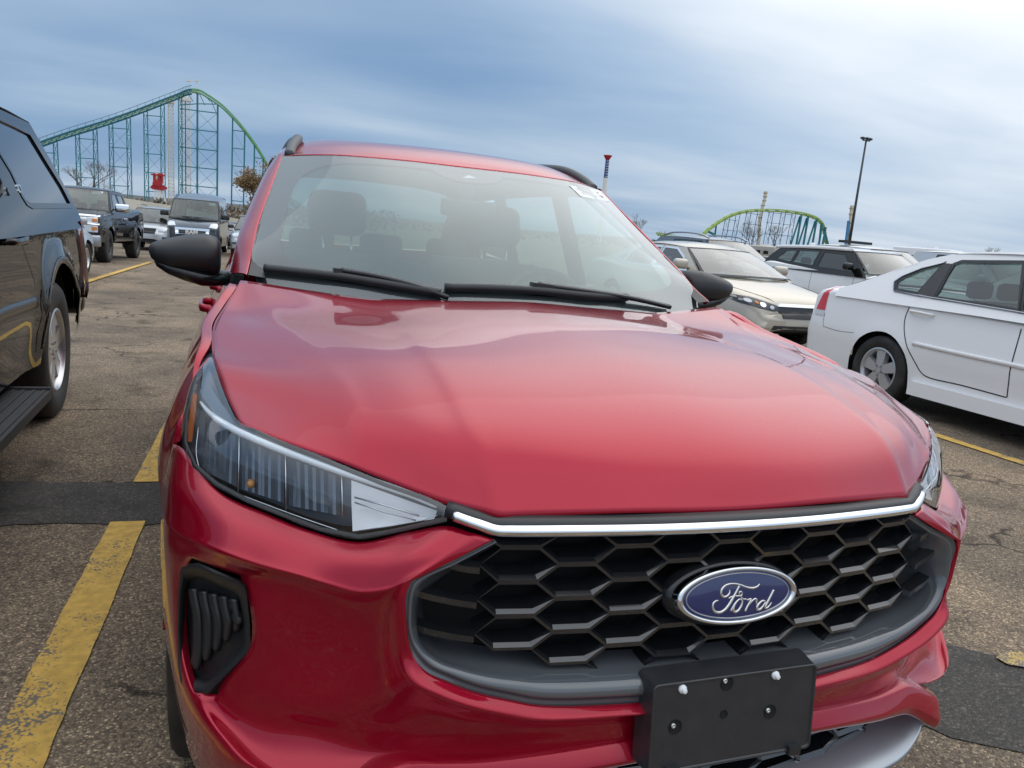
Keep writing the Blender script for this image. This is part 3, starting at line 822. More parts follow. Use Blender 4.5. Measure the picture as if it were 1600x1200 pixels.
# printed black border under the glass
def frit_inner(a):
    c, s_ = math.cos(a), math.sin(a)
    n_ = 5.5
    r = (abs(c)**n_+abs(s_)**n_)**(-1/n_)
    return (.905*r*c, .535+.415*r*s_)
loop_o, loop_i = [], []
K = 96
for i in range(K):
    a = 2*math.pi*i/K
    c, s_ = math.cos(a), math.sin(a); r = 1/max(abs(c), abs(s_))
    loop_o.append(W(max(-1, min(1, c*r)), max(0, min(1, .5+.5*r*s_)), .003)); q = frit_inner(a); loop_i.append(W(q[0], q[1], .003))
part('inner_film', grid_mesh([[p+Vector((0, .52, -.84))*.008 for p in r] for r in wsg]), M_film, parent=wscreen)
M_frit = simple('printed_border', (.02, .02, .024), .6)
part('printed_border', rings([loop_o, loop_i], False), M_frit, parent=wscreen)
# sensor housing behind the mirror
pts2 = [(-.165, .975), (-.15, .93), (-.11, .885), (-.06, .862), (0.0, .855), (.07, .862), (.115, .885), (.15, .93), (.165, .975)]
vs = [W(a, b, .0032) for a, b in pts2]; fs = [tuple(range(len(vs)))]
mb = MB(); mb.add((vs, fs)); part('sensor_patch', (mb.v, mb.f), M_frit, parent=wscreen)
mb = MB()
a = W(.0, .92, .03); mb.beam(W(0.01, .95, .02), W(.015, .83, .06), .05, .03)
part('sensor_housing', (mb.v, mb.f), simple('sensor_plastic', (.03, .03, .033), .5), parent=wscreen, smooth=False)
vs = [W(-.028, .905, .0018), W(.040, .895, .0018), (W(.0, .935, .0018))]
part('camera_window', (vs, [(0, 1, 2)]), simple('camera_glass', (.28, .32, .33), .15), parent=wscreen)
# rear view mirror
mb = MB(); c = at(732, 326, Y=1.66); mb.add(rbox_early(c, (.20, .03, .058), .012))
part('rear_view_mirror', (mb.v, mb.f), M_blk, smooth=False)
# price sticker inside the glass, top right
q = [(889, 290), (907, 307), (952, 315), (935, 298)]
def wsp(u, v, d=0.):
    """windscreen point on a bearing"""
    dr = RIGHT*((u-800)/FPX)+DOWN*((v-600)/FPX)+FWD
    hit = WSB.ray_cast(CAMP, dr.normalized())
    p = hit[0] if hit[0] is not None else None
    return p+Vector((0, .52, -.84))*d
_v, _f_ = grid_mesh(wsg); WSB = BVHTree.FromPolygons([tuple(v) for v in _v], _f_)
try:
    vs = [wsp(*a_, -.0015) for a_ in q]
    st = part('windscreen_sticker', (vs, [(0, 1, 2, 3)]), simple('sticker_paper', (.80, .78, .76), .6), parent=wscreen)
    mb = MB()
    rr = random.Random(3)
    A_, B_, C_, D_ = vs
    def sq(a, b): return A_.lerp(D_, a).lerp(B_.lerp(C_, a), b)+Vector((0, -.0006, .0010))
    x = .08
    for line, (b0, h) in enumerate(((.22, .16), (.55, .20))):
        x = .10 if line == 0 else .16
        while x < .88:
            w_ = rr.uniform(.02, .05); mb.add(([sq(x, b0), sq(x+w_, b0), sq(x+w_, b0+h), sq(x, b0+h)], [(0, 1, 2, 3)])); x += w_+rr.uniform(.015, .05)
    part('print', (mb.v, mb.f), simple('sticker_ink', (.55, .25, .25), .6), parent=st)
except Exception as e: print('sticker', e)

# ---------------- wipers
for pth, arm in (([(413, 424), (450, 428), (530, 437), (610, 450), (688, 463)], [(531, 431), (575, 438), (640, 452), (700, 470)]),
                 ([(694, 454), (760, 455), (840, 459), (920, 467), (978, 469)], [(838, 453), (900, 461), (980, 472), (1045, 484)])):
    def wy(u, v, lift):
        try: p = wsp(u, v)
        except Exception: p = at(u, v, Y=1.12)
        return p+Vector((0, -.52, .84))*lift
    bl = [wy(u, v, .012) for u, v in pth]
    wiper = part('wiper', sweep(spline(bl, 5), [(-.010, -.008), (-.012, .004), (-.004, .011), (.004, .011), (.012, .004), (.010, -.008), (.002, -.012), (-.002, -.012)], up=(0, -.5, .85)), M_blk)
    fixn(wiper)
    ar = [wy(u, v, l) for (u, v), l in zip(arm, (.020, .020, .018, .012))]
    o = part('wiper_arm', sweep(spline(ar, 5), [(-.008, -.005), (-.006, .006), (.006, .006), (.008, -.005)], up=(0, -.5, .85)), M_blk2, parent=wiper); fixn(o)
    mb = MB(); mb.beam(wy(*arm[0], .010)-Vector((.02, 0, 0)), wy(*arm[0], .010)+Vector((.05, 0, -.004)), .030, .028)
    part('wiper_clip', (mb.v, mb.f), M_blk, parent=wiper, smooth=False)
# cowl trough between hood and glass
cw = [[X3(-x, y, z) for x, y, z in r] for r in (((0, 1.04, 1.118), (.3, 1.07, 1.115), (.6, 1.15, 1.105), (.73, 1.26, 1.12)), ((0, 1.17, 1.118), (.3, 1.2, 1.115), (.6, 1.29, 1.115), (.73, 1.36, 1.13)))]
part('cowl_panel', grid_mesh(grid_surf(cw, 4, 3, mirror0=True)), M_blk)

# ---------------- windscreen pillars and roof
inn = [(386, 430, 1.29), (391, 408, 1.372), (397, 380, 1.455), (404, 350, 1.558), (413, 322, 1.655), (422, 297, 1.748), (432, 270, 1.855), (441, 244, 1.962)]
outr = [(361, 428, 1.42), (364, 404, 1.50), (371, 372, 1.58), (382, 342, 1.70), (393, 315, 1.80), (405, 289, 1.90), (418, 264, 2.00), (436, 240, 2.10)]
rows = []
for a, b in zip(inn, outr):
    A, B = P(a), P(b)
    rows.append([A+Vector((.004, .012, -.012)), A+Vector((0, -.001, .001)), A.lerp(B, .35)+Vector((-.006, -.006, .006)), A.lerp(B, .7)+Vector((-.007, -.004, .003)), B, B+Vector((.012, .03, -.004))])
pil = part('windscreen_pillar', grid_mesh(grid_surf(rows, 4, 4)), M_red, both=True)
# black wedge at the foot of each pillar, facing the glass
for s in (0, 1):
    a = [P(x)+Vector((.003, -.004, .002)) for x in inn[:4]]
    b = [p+Vector((.045-.012*i, -.004, -.006)) for i, p in enumerate(a)]
    vf = grid_mesh([a, b])
    part('pillar_seal', mirrored(*vf) if s else vf, M_blk)
TOPC = P((441, 244, 1.962))
rf = [
 [X3(0, 1.803, 1.557), X3(-.206, 1.811, 1.558), X3(-.34, 1.825, 1.556), P((520, 242, 1.864)), TOPC+Vector((.015, .004, .004)), TOPC+Vector((-.012, .03, -.004))],
 [X3(0, 1.86, 1.583), X3(-.21, 1.87, 1.583), X3(-.34, 1.885, 1.580), X3(-.46, 1.92, 1.572), X3(-.58, 2.00, 1.556), X3(-.632, 2.03, 1.532)],
 [X3(0, 2.00, 1.624), X3(-.21, 2.01, 1.622), X3(-.34, 2.02, 1.617), X3(-.46, 2.05, 1.606), X3(-.58, 2.10, 1.580), X3(-.640, 2.12, 1.545)],
 [X3(0, 2.30, 1.658), X3(-.21, 2.30, 1.655), X3(-.35, 2.30, 1.649), X3(-.48, 2.30, 1.637), X3(-.58, 2.30, 1.605), X3(-.645, 2.30, 1.555)],
 [X3(0, 2.80, 1.668), X3(-.21, 2.80, 1.665), X3(-.35, 2.80, 1.659), X3(-.48, 2.80, 1.647), X3(-.58, 2.80, 1.612), X3(-.640, 2.80, 1.558)],
 [X3(0, 3.40, 1.655), X3(-.21, 3.40, 1.652), X3(-.35, 3.40, 1.646), X3(-.48, 3.40, 1.632), X3(-.57, 3.40, 1.600), X3(-.625, 3.40, 1.548)],
 [X3(0, 4.05, 1.610), X3(-.21, 4.05, 1.607), X3(-.35, 4.04, 1.600), X3(-.47, 4.03, 1.585), X3(-.55, 4.00, 1.555), X3(-.605, 3.98, 1.51)]]
roof = part('roof', grid_mesh(grid_surf(rf, 5, 5, mirror0=True)), M_red); orient(roof, (0, 0, 1)); hem(roof, .010)
# headliner (inside)
hl_ = [[p+Vector((0, .02, -.035)) for p in map(P, r)] for r in rf]
part('headliner', grid_mesh(grid_surf(hl_, 2, 2, mirror0=True)), simple('headliner_cloth', (.34, .34, .33), .9))
for s in (0, 1):
    path = [P((452, 243, 1.99)), P((456, 230, 2.07)), P((464, 219, 2.19)), X3(-.545, 2.42, 1.640), X3(-.545, 2.8, 1.652), X3(-.54, 3.3, 1.645), X3(-.535, 3.7, 1.625), X3(-.53, 3.9, 1.585)]
    vf = sweep(spline(path, 6), [(-.018, -.008), (-.016, .012), (-.006, .018), (.010, .017), (.018, .006), (.017, -.012)], scale=None)
    if s: vf = mirrored(*vf)
    o = part('roof_rail', vf, simple('rail_plastic', (.055, .06, .065), .42)); fixn(o)
    vf = grid_mesh([[P((443, 244, 1.97)), P((462, 243, 1.975))], [P((447, 232, 2.07)), P((468, 236, 2.05))], [P((458, 226, 2.15))+Vector((0, 0, -.01)), P((474, 229, 2.15))+Vector((0, 0, -.01))]])
    part('rail_foot', mirrored(*vf) if s else vf, M_blk, parent=o)

# ---------------- body side, doors, glasshouse
def side_x(y, z):
    """half width of the body at height z"""
    tz = max(0, z-.62)
    x = fside(z)
    x -= .05*max(0, (y-3.7)/.9)**2+.020*max(0, y-1.9)
    return x
ys_f = [1.45, 1.6, 2.0, 2.42]; ys_r = [2.42, 2.8, 3.2, 3.42]; ys_b = [3.42, 3.6, 3.9, 4.2, 4.42]
def belt(y): return 1.10+.035*(y-1.45)
def side_panel(y0, y1, zl=.36, rear_cut=False):
    rows = []
    n = 9
    for i in range(n):
        y = y0+(y1-y0)*i/(n-1)
        zz_ = [zl, .40, .52, .64, .76, .86, .95, 1.03, belt(y)]
        r = []
        for z in zz_:
            x = side_x(y, z) - (.014 if .44 < z < .60 else 0)
            r.append(X3(-x, y, z))
        rows.append(r)
    return rows
for s in (0, 1):
    def mk(vf): return mirrored(*vf) if s else vf
    for y0, y1 in ((1.455, 2.42), (2.427, 3.30)):
        d_ = part('door', mk(grid_mesh(grid_surf(side_panel(y0, y1), 3, 3))), M_red); 
        orient(d_, (1 if s else -1, 0, 0)); hem(d_, .02)
        hy = y1-.14; hz = .965
        hx = side_x(hy, hz)
        pth = [X3(-hx+.004, hy-.10, hz-.008), X3(-hx-.030, hy-.085, hz-.006), X3(-hx-.036, hy-.02, hz), X3(-hx-.030, hy+.05, hz+.004), X3(-hx+.004, hy+.065, hz+.004)]
        vf = sweep(spline(pth, 4), [(-.006, -.014), (-.008, 0), (-.004, .014), (.006, .014), (.008, 0), (.006, -.014)])
        h_ = part('door_handle', mk(vf), M_red, parent=d_); fixn(h_)
    # rear quarter
    rows = []
    for y in (3.31, 3.45, 3.65, 3.9, 4.15, 4.35, 4.45):
        za = .36
        r = []
        dy = (y-3.655)
        if abs(dy) < .395: za = max(za, .355+math.sqrt(max(0, .395**2-dy*dy)))
        for k in range(9):
            z = za+(belt(y)-za)*k/8
            r.append(X3(-side_x(y, z)+(.10*max(0, (y-4.2)/.25)**2), y, z))
        rows.append(r)
    part('rear_quarter', mk(grid_mesh(grid_surf(rows, 4, 3))), M_red)
    # sill
    mb = MB(); mb.beam((-.915, 1.36, .30), (-.915, 3.27, .30), .06, .15)
    part('sill', mk((mb.v, mb.f)), M_blk, smooth=False)
    # side glass: front, rear door, quarter
    def gx(y, z):
        b_ = belt(y); xb = side_x(y, b_)-.008
        t_ = (z-b_)/(1.545-b_)
        return -(xb*(1-t_)+(.640-.010*max(0, y-2.1))*t_)
    def pane(name, poly, mat):
        vs = [X3(gx(y, z), y, z) for y, z in poly]
        # fan with centre for a clean shallow curve
        c_ = sum((Vector(v) for v in vs), Vector())/len(vs); c_ += Vector((-.006, 0, 0))
        vf = (vs+[c_], [(i, (i+1) % len(vs), len(vs)) for i in range(len(vs))])
        return part(name, mk(vf), mat)
    pane('front_side_window', [(1.52, 1.115), (2.36, 1.135), (2.36, 1.535), (2.25, 1.535), (2.10, 1.515), (1.93, 1.44), (1.75, 1.32), (1.62, 1.21)], M_sg)
    pane('rear_side_window', [(2.46, 1.137), (3.22, 1.16), (3.24, 1.30), (3.18, 1.525), (2.46, 1.54)], M_sg)
    pane('quarter_window', [(3.32, 1.165), (3.80, 1.20), (3.62, 1.48), (3.32, 1.515)], M_pg)
    # black pillars between the panes
    for (y0, z0, y1, z1, w_) in ((2.41, 1.12, 2.41, 1.55, .11), (3.27, 1.15, 3.25, 1.54, .10)):
        vs = [X3(gx(y0-w_/2, z0)-.004, y0-w_/2, z0), X3(gx(y0+w_/2, z0)-.004, y0+w_/2, z0), X3(gx(y1+w_/2, z1)-.004, y1+w_/2, z1), X3(gx(y1-w_/2, z1)-.004, y1-w_/2, z1)]
        vs += [v+Vector((.035, 0, 0)) for v in vs]
        part('side_pillar', mk((vs, [(0, 1, 2, 3), (4, 7, 6, 5), (0, 4, 5, 1), (1, 5, 6, 2), (2, 6, 7, 3), (3, 7, 4, 0)])), M_blk, smooth=False)
    # rear pillar in body colour
    vs = [X3(-side_x(3.80, 1.2), 3.80, 1.18), X3(-side_x(4.4, 1.2)+.07, 4.42, 1.20), X3(-.60, 4.0, 1.52), X3(-.62, 3.62, 1.52)]
    vs += [v+Vector((.05, 0, 0)) for v in vs]
    part('rear_pillar', mk((vs, [(0, 1, 2, 3), (4, 7, 6, 5), (0, 4, 5, 1), (1, 5, 6, 2), (2, 6, 7, 3), (3, 7, 4, 0)])), M_red, smooth=False)
# tailgate and rear window
tg = [[X3(-x, y, z) for x, y, z in r] for r in (((0, 4.52, .35), (.5, 4.50, .35), (.84, 4.42, .38)), ((0, 4.55, .6), (.5, 4.53, .6), (.86, 4.43, .6)), ((0, 4.52, .9), (.5, 4.50, .9), (.84, 4.42, .9)), ((0, 4.47, 1.16), (.5, 4.45, 1.16), (.73, 4.40, 1.18)))]
part('tailgate', grid_mesh(grid_surf(tg, 4, 4, mirror0=True)), M_red)
rw = [[X3(-x, y, z) for x, y, z in r] for r in (((0, 4.46, 1.165), (.4, 4.44, 1.165), (.70, 4.40, 1.18)), ((0, 4.22, 1.42), (.4, 4.21, 1.42), (.62, 4.17, 1.42)), ((0, 4.07, 1.60), (.4, 4.06, 1.59), (.57, 4.02, 1.55)))]
part('rear_window', grid_mesh(grid_surf(rw, 4, 4, mirror0=True)), glass('rear_glass', (.30, .36, .35), dust=.02))

# ---------------- door mirrors
def mirror_sec(x, zc, yc, hz, hy, n=20, e=2.6, low=.5):
    out = []
    for i in range(n):
        a = 2*math.pi*i/n; c_, s_ = math.cos(a), math.sin(a)
        r = (abs(c_)**e+abs(s_)**e)**(-1/e)
        out.append(X3(x, yc+hy*r*c_, zc+hz*r*s_))
    return out
for s in (0, 1):
    def mk(vf): return mirrored(*vf) if s else vf
    up_ = [(-.826, 1.190, 1.60, .030, .050), (-.829, 1.190, 1.595, .048, .070), (-.840, 1.194, 1.59, .058, .080), (-.870, 1.200, 1.585, .060, .084), (-.915, 1.199, 1.58, .056, .080), (-.965, 1.195, 1.575, .047, .070), (-1.000, 1.195, 1.57, .036, .055), (-1.020, 1.199, 1.565, .022, .034), (-1.027, 1.202, 1.563, .008, .012)]
    rs = [mirror_sec(*q[:1], q[1], q[2], q[3], q[4]) for q in up_]
    n = 20; vs = [p for r in rs for p in r]; fs = []
    for k in range(len(rs)-1):
        for i in range(n):
            j = (i+1) % n; fs.append((k*n+i, k*n+j, (k+1)*n+j, (k+1)*n+i))
    fs.append(tuple(range(n))); fs.append(tuple(reversed([(len(rs)-1)*n+i for i in range(n)])))
    dm = part('door_mirror', mk((vs, fs)), simple('mirror_matte', (.017, .018, .020), .40, bump=.12, bscale=1200)); fixn(dm); sharp(dm, 60)
    # lower shell
    lo_ = [(-.800, 1.128, 1.60, .020, .040), (-.84, 1.124, 1.595, .024, .055), (-.88, 1.128, 1.59, .028, .070), (-.93, 1.140, 1.585, .026, .068), (-.975, 1.152, 1.58, .021, .055), (-1.005, 1.166, 1.572, .014, .038), (-1.014, 1.175, 1.57, .005, .014)]
    rs = [mirror_sec(*q[:1], q[1], q[2], q[3], q[4]) for q in lo_]
    vs = [p for r in rs for p in r]; fs = []
    for k in range(len(rs)-1):
        for i in range(n):
            j = (i+1) % n; fs.append((k*n+i, k*n+j, (k+1)*n+j, (k+1)*n+i))
    fs.append(tuple(range(n))); fs.append(tuple(reversed([(len(rs)-1)*n+i for i in range(n)])))
    o = part('mirror_base', mk((vs, fs)), M_blk2, parent=dm); fixn(o)
    mb = MB(); mb.beam((-.76, 1.60, 1.118), (-.85, 1.60, 1.130), .060, .040)
    part('mirror_arm', mk((mb.v, mb.f)), M_blk, parent=dm, smooth=False)
    gl_ = [p+Vector((0, .084, 0)) for p in mirror_sec(0, 1.198, 1.585, .048, .0)]
    vs = [X3(-.925-.085*math.cos(2*math.pi*i/20), 1.668, 1.198+.045*math.sin(2*math.pi*i/20)) for i in range(20)]
    part('mirror_glass', mk((vs, [tuple(range(20))])), M_chr, parent=dm)

# ---------------- wheels
def make_wheel(name, r, w_, rr, mats, spokes=5, style='five', parent=None, side=-1):
    """wheel centred on its own origin, axle along x, outer face towards side*x"""
    tyre_m, rim_m = mats
    hub = empty(name, (0, 0, 0), 0, parent)
    prof = [(rr, -w_*.42), (rr+.012, -w_*.47), (r*.80, -w_*.52), (r*.93, -w_*.49), (r*.985, -w_*.42), (r, -w_*.30), (r, 0), (r, w_*.30), (r*.985, w_*.42), (r*.93, w_*.49), (r*.80, w_*.52), (rr+.012, w_*.47), (rr, w_*.42)]
    n = 48; vs, fs = [], []
    for (q, x) in prof:
        for i in range(n):
            a = 2*math.pi*i/n; vs.append(Vector((x, q*math.cos(a), q*math.sin(a))))
    for k in range(len(prof)-1):
        for i in range(n): j = (i+1) % n; fs.append((k*n+i, k*n+j, (k+1)*n+j, (k+1)*n+i))
    t = addmesh('tyre', vs, fs, tyre_m, hub); fixn(t)
    mb = MB()
    # barrel and lip
    pr = [(rr+.004, side*w_*.46), (rr-.008, side*w_*.475), (rr-.018, side*w_*.44), (rr-.03, side*w_*.30), (rr-.035, -side*w_*.4)]
    vs, fs = [], []
    for (q, x) in pr:
        for i in range(n):
            a = 2*math.pi*i/n; vs.append(Vector((x, q*math.cos(a), q*math.sin(a))))
    for k in range(len(pr)-1):
        for i in range(n): j = (i+1) % n; fs.append((k*n+i, k*n+j, (k+1)*n+j, (k+1)*n+i))
    mb.add((vs, fs), 0)
    xo = side*w_*.40
    for k in range(spokes):
        a = 2*math.pi*k/spokes+.3
        def sp(rad_, tang, x): return Vector((x, rad_*math.cos(a)-tang*math.sin(a), rad_*math.sin(a)+tang*math.cos(a)))
        if style == 'ten':
            offs = [(-.028, -.052, .013), (.028, .052, .013)]
        else: offs = [(0, 0, .045)]
        for o0, o1, hw_ in offs:
            q0 = .035; q1 = rr-.02; h0 = hw_*.8; h1 = hw_*1.25
            V = [sp(q0, o0-h0, xo), sp(q0, o0+h0, xo), sp(q1, o1+h1, xo-side*.004), sp(q1, o1-h1, xo-side*.004)]
            V += [sp(q0, o0-h0*1.2, xo-side*.05), sp(q0, o0+h0*1.2, xo-side*.05), sp(q1, o1+h1*1.2, xo-side*.05), sp(q1, o1-h1*1.2, xo-side*.05)]
            m_ = len(V)
            # raised centre ridge for a bit of shape
            mb.add((V, [(0, 1, 2, 3), (7, 6, 5, 4), (0, 4, 5, 1), (1, 5, 6, 2), (2, 6, 7, 3), (3, 7, 4, 0)]), 0)
    # hub disc + lugs
    n2 = 24
    for (q, x0, x1, mi) in ((.072, xo-side*.045, xo-side*.006, 0), (.030, xo-side*.006, xo+side*.004, 0)):
        vs = [Vector((x, q*math.cos(2*math.pi*i/n2), q*math.sin(2*math.pi*i/n2))) for x in (x0, x1) for i in range(n2)]
        fs = [(i, (i+1) % n2, n2+(i+1) % n2, n2+i) for i in range(n2)]+[tuple(n2+i for i in range(n2)), tuple(reversed(range(n2)))]
        mb.add((vs, fs), mi)
    for k in range(5):
        a = 2*math.pi*k/5+.3+math.pi/5
        c_ = Vector((xo-side*.004, .052*math.cos(a), .052*math.sin(a)))
        vs = [c_+Vector((x, .009*math.cos(2*math.pi*i/8), .009*math.sin(2*math.pi*i/8))) for x in (0, side*.01) for i in range(8)]
        mb.add((vs, [(i, (i+1) % 8, 8+(i+1) % 8, 8+i) for i in range(8)]+[tuple(range(8, 16))]), 1)
    # brake dark disc behind
    vs = [Vector((-side*w_*.1, (rr-.04)*math.cos(2*math.pi*i/n2), (rr-.04)*math.sin(2*math.pi*i/n2))) for i in range(n2)]
    mb.add((vs, [tuple(range(n2))]), 2)
    o = addmesh('rim', mb.v, mb.f, [rim_m, M_lug, M_dark], hub, False)
    o.data.polygons.foreach_set('material_index', mb.mi)
    fixn(o)
    o.data.polygons.foreach_set('use_smooth', [True]*len(o.data.polygons)); sharp(o, 32)
    return hub
M_lug = simple('lug_nut', (.25, .25, .26), .35, .9)
def rubber_tread():
    m, nt, b = newmat('tyre_rubber'); setin(b, Base_Color=(.018, .0175, .017, 1), Roughness=.68)
    tc = N(nt, 'ShaderNodeTexCoord'); L = nt.links.new
    sep = N(nt, 'ShaderNodeSeparateXYZ'); L(tc.outputs['Object'], sep.inputs[0])
    # radius from the axle and angle round it
    le = N(nt, 'ShaderNodeVectorMath', operation='LENGTH'); cb = N(nt, 'ShaderNodeCombineXYZ'); L(sep.outputs['Y'], cb.inputs['Y']); L(sep.outputs['Z'], cb.inputs['Z']); L(cb.outputs[0], le.inputs[0])
    an = N(nt, 'ShaderNodeMath', operation='ARCTAN2'); L(sep.outputs['Z'], an.inputs[0]); L(sep.outputs['Y'], an.inputs[1])
    # tread blocks: sin(angle*60 + x*90) , circumferential grooves cos(x*150)
    m1 = N(nt, 'ShaderNodeMath', operation='MULTIPLY'); L(an.outputs[0], m1.inputs[0]); m1.inputs[1].default_value = 64
    xa = N(nt, 'ShaderNodeMath', operation='ABSOLUTE'); L(sep.outputs['X'], xa.inputs[0])
    m2 = N(nt, 'ShaderNodeMath', operation='MULTIPLY_ADD'); L(xa.outputs[0], m2.inputs[0]); m2.inputs[1].default_value = 90; L(m1.outputs[0], m2.inputs[2])
    s1 = N(nt, 'ShaderNodeMath', operation='SINE'); L(m2.outputs[0], s1.inputs[0])
    g1 = N(nt, 'ShaderNodeMath', operation='GREATER_THAN'); L(s1.outputs[0], g1.inputs[0]); g1.inputs[1].default_value = -.6
    m3 = N(nt, 'ShaderNodeMath', operation='MULTIPLY'); L(sep.outputs['X'], m3.inputs[0]); m3.inputs[1].default_value = 130
    s2 = N(nt, 'ShaderNodeMath', operation='COSINE'); L(m3.outputs[0], s2.inputs[0])
    g2 = N(nt, 'ShaderNodeMath', operation='LESS_THAN'); L(s2.outputs[0], g2.inputs[0]); g2.inputs[1].default_value = .8
    mm = N(nt, 'ShaderNodeMath', operation='MULTIPLY'); L(g1.outputs[0], mm.inputs[0]); L(g2.outputs[0], mm.inputs[1])
    bp_ = N(nt, 'ShaderNodeBump', Strength=1., Distance=.006); L(mm.outputs[0], bp_.inputs['Height']); L(bp_.outputs[0], b.inputs['Normal'])
    no = N(nt, 'ShaderNodeTexNoise', Scale=9., Detail=6.); L(tc.outputs['Object'], no.inputs['Vector'])
    r = N(nt, 'ShaderNodeValToRGB'); r.color_ramp.elements[0].color = (.013, .013, .013, 1); r.color_ramp.elements[1].color = (.04, .036, .032, 1)
    r.color_ramp.elements[0].position = .4; r.color_ramp.elements[1].position = .8
    L(no.outputs['Fac'], r.inputs['Fac']); L(r.outputs['Color'], b.inputs['Base Color'])
    return m
M_tyre = rubber_tread()
M_alloy = simple('alloy_wheel', (.55, .55, .56), .28, .85)
M_alloyd = simple('alloy_dark', (.05, .052, .056), .3, .6)
for x_, y_ in ((-.802, .945), (.802, .945), (-.802, 3.655), (.802, 3.655)):
    h = make_wheel('wheel', .355, .225, .235, (M_tyre, M_alloyd), 5, 'ten', parent=suv, side=-1 if x_ < 0 else 1)
    h.location = Vector((x_, y_, .357))-SUV_OFF
# underbody + wheel housings
mb = MB(); mb.box((0, 2.4, .36), (1.55, 4.0, .12)); 
part('underbody', (mb.v, mb.f), M_dark, smooth=False)

# ---------------- cabin
M_seat = simple('seat_cloth', (.060, .062, .066), .85, var=.2, vscale=8)
M_dash = simple('dashboard_black', (.055, .055, .058), .6)
def rbox(c, d, r=.04, rot=None, seg=4):
    bm = bmesh.new(); bmesh.ops.create_cube(bm, size=1); bmesh.ops.scale(bm, vec=d, verts=bm.verts)
    bmesh.ops.bevel(bm, geom=bm.edges[:], offset=min(r, min(d)*.49), segments=seg, affect='EDGES', profile=.5)
    if rot: bmesh.ops.rotate(bm, matrix=rot, verts=bm.verts)
    bmesh.ops.translate(bm, vec=c, verts=bm.verts)
    vs = [v.co.copy() for v in bm.verts]; fs = [tuple(v.index for v in f.verts) for f in bm.faces]; bm.free(); return vs, fs
def seat(x, y, z0, w_, rake=-18, hr=True, hrw=.25, both_posts=True):
    mb = MB()
    R_ = Matrix.Rotation(rad(rake), 3, 'X')
    mb.add(rbox((x, y-.22, z0), (w_, .50, .16), .06))
    mb.add(rbox((x, y+.10, z0+.34), (w_*.96, .16, .62), .07, R_))
    o = part('seat', (mb.v, mb.f), M_seat)
    if hr:
        c = Vector((x, y+.235, z0+.80))
        part('headrest', rbox(c, (hrw, .11, .19), .05, R_), M_seat, parent=o)
        mb = MB()
        for dx in (-.06, .06): mb.add(tube([c+Vector((dx, -.05, -.20)), c+Vector((dx, -.005, -.06))], .006, 8))
        part('headrest_post', (mb.v, mb.f), M_chr, parent=o)
    return o
seat(-.36, 2.28, .56, .52); seat(.36, 2.28, .56, .52)
mb = MB(); mb.add(rbox((0, 3.05, .58), (1.25, .50, .16), .06)); mb.add(rbox((0, 3.32, .88), (1.25, .15, .52), .06, Matrix.Rotation(rad(-18), 3, 'X')))
rb = part('rear_bench', (mb.v, mb.f), M_seat)
for x_ in (-.38, 0, .38): part('headrest', rbox((x_, 3.42, 1.20), (.24, .09, .14), .04), M_seat, parent=rb)
db = [[X3(-x, y, z) for x, y, z in r] for r in (((0, 1.16, 1.105), (.4, 1.2, 1.10), (.70, 1.32, 1.10)), ((0, 1.40, 1.125), (.4, 1.42, 1.12), (.78, 1.46, 1.11)), ((0, 1.62, 1.12), (.4, 1.62, 1.11), (.80, 1.62, 1.09)), ((0, 1.72, 1.02), (.4, 1.72, 1.0), (.80, 1.70, 1.0)), ((0, 1.70, .6), (.4, 1.72, .6), (.80, 1.68, .6)))]
part('dashboard', grid_mesh(grid_surf(db, 4, 4, mirror0=True)), M_dash)
part('instrument_hood', rbox((.37, 1.60, 1.135), (.36, .16, .07), .03), M_dash)
sc_c = Vector((.37, 1.80, 1.03)); Rw = Matrix.Rotation(rad(68), 3, 'X')
ringp = [sc_c+Rw @ Vector((.185*math.cos(2*math.pi*i/32), .185*math.sin(2*math.pi*i/32), 0)) for i in range(32)]
swl = part('steering_wheel', tube(ringp, .015, 8, closed=True), M_dash)
mb = MB(); mb.add(rbox(sc_c, (.14, .05, .12), .02)); mb.beam(sc_c+Vector((-.17, 0, .01)), sc_c+Vector((.17, 0, .01)), .035, .02); mb.beam(sc_c, sc_c+Rw @ Vector((0, -.17, 0)), .03, .02)
part('steering_hub', (mb.v, mb.f), M_dash, parent=swl, smooth=False)
part('centre_screen', rbox((0, 1.63, 1.16), (.30, .02, .17), .01), M_blk2)
mb = MB(); mb.box((0, 2.9, .50), (1.6, 3.0, .06)); part('cabin_floor', (mb.v, mb.f), M_dark, smooth=False)
# inner door cards so that the cabin is closed
for s in (-1, 1):
    mb = MB(); mb.add(([X3(s*.80, 1.45, .5), X3(s*.80, 4.2, .5), X3(s*.80, 4.2, 1.15), X3(s*.80, 1.45, 1.09)], [(0, 1, 2, 3)]))
    part('door_card', (mb.v, mb.f), M_dash, smooth=False)
suv['label'] = 'red SUV with black mirrors and blue oval badge on its honeycomb grille'
suv['category'] = 'car'
# ================================================================== generic vehicle builder
from mathutils.geometry import tessellate_polygon
def lerp(a, b, t): return a+(b-a)*t
def interp(tab, y):
    if y <= tab[0][0]: return tab[0][1]
    for (a, p), (b, q) in zip(tab[:-1], tab[1:]):
        if y <= b:
            t = (y-a)/(b-a); return p+(q-p)*t
    return tab[-1][1]
def smooth_tab(tab, n=8):
    pts = spline([Vector((a, b, 0)) for a, b in tab], n)
    return [(p.x, p.y) for p in pts]
def atp(u, v, x0, z0, k):
    """bearing meets the sloping plane X = x0 + k (Z - z0)"""
    d = RIGHT*((u-800)/FPX)+DOWN*((v-600)/FPX)+FWD
    t = (x0+k*(CAMP.z-z0)-CAMP.x)/(d.x-k*d.z)
    return CAMP+d*t
M_glassd = glass('car_glass', (.36, .45, .43), dust=.03)
M_glassp = glass('dark_car_glass', (.06, .065, .07), dust=.015)
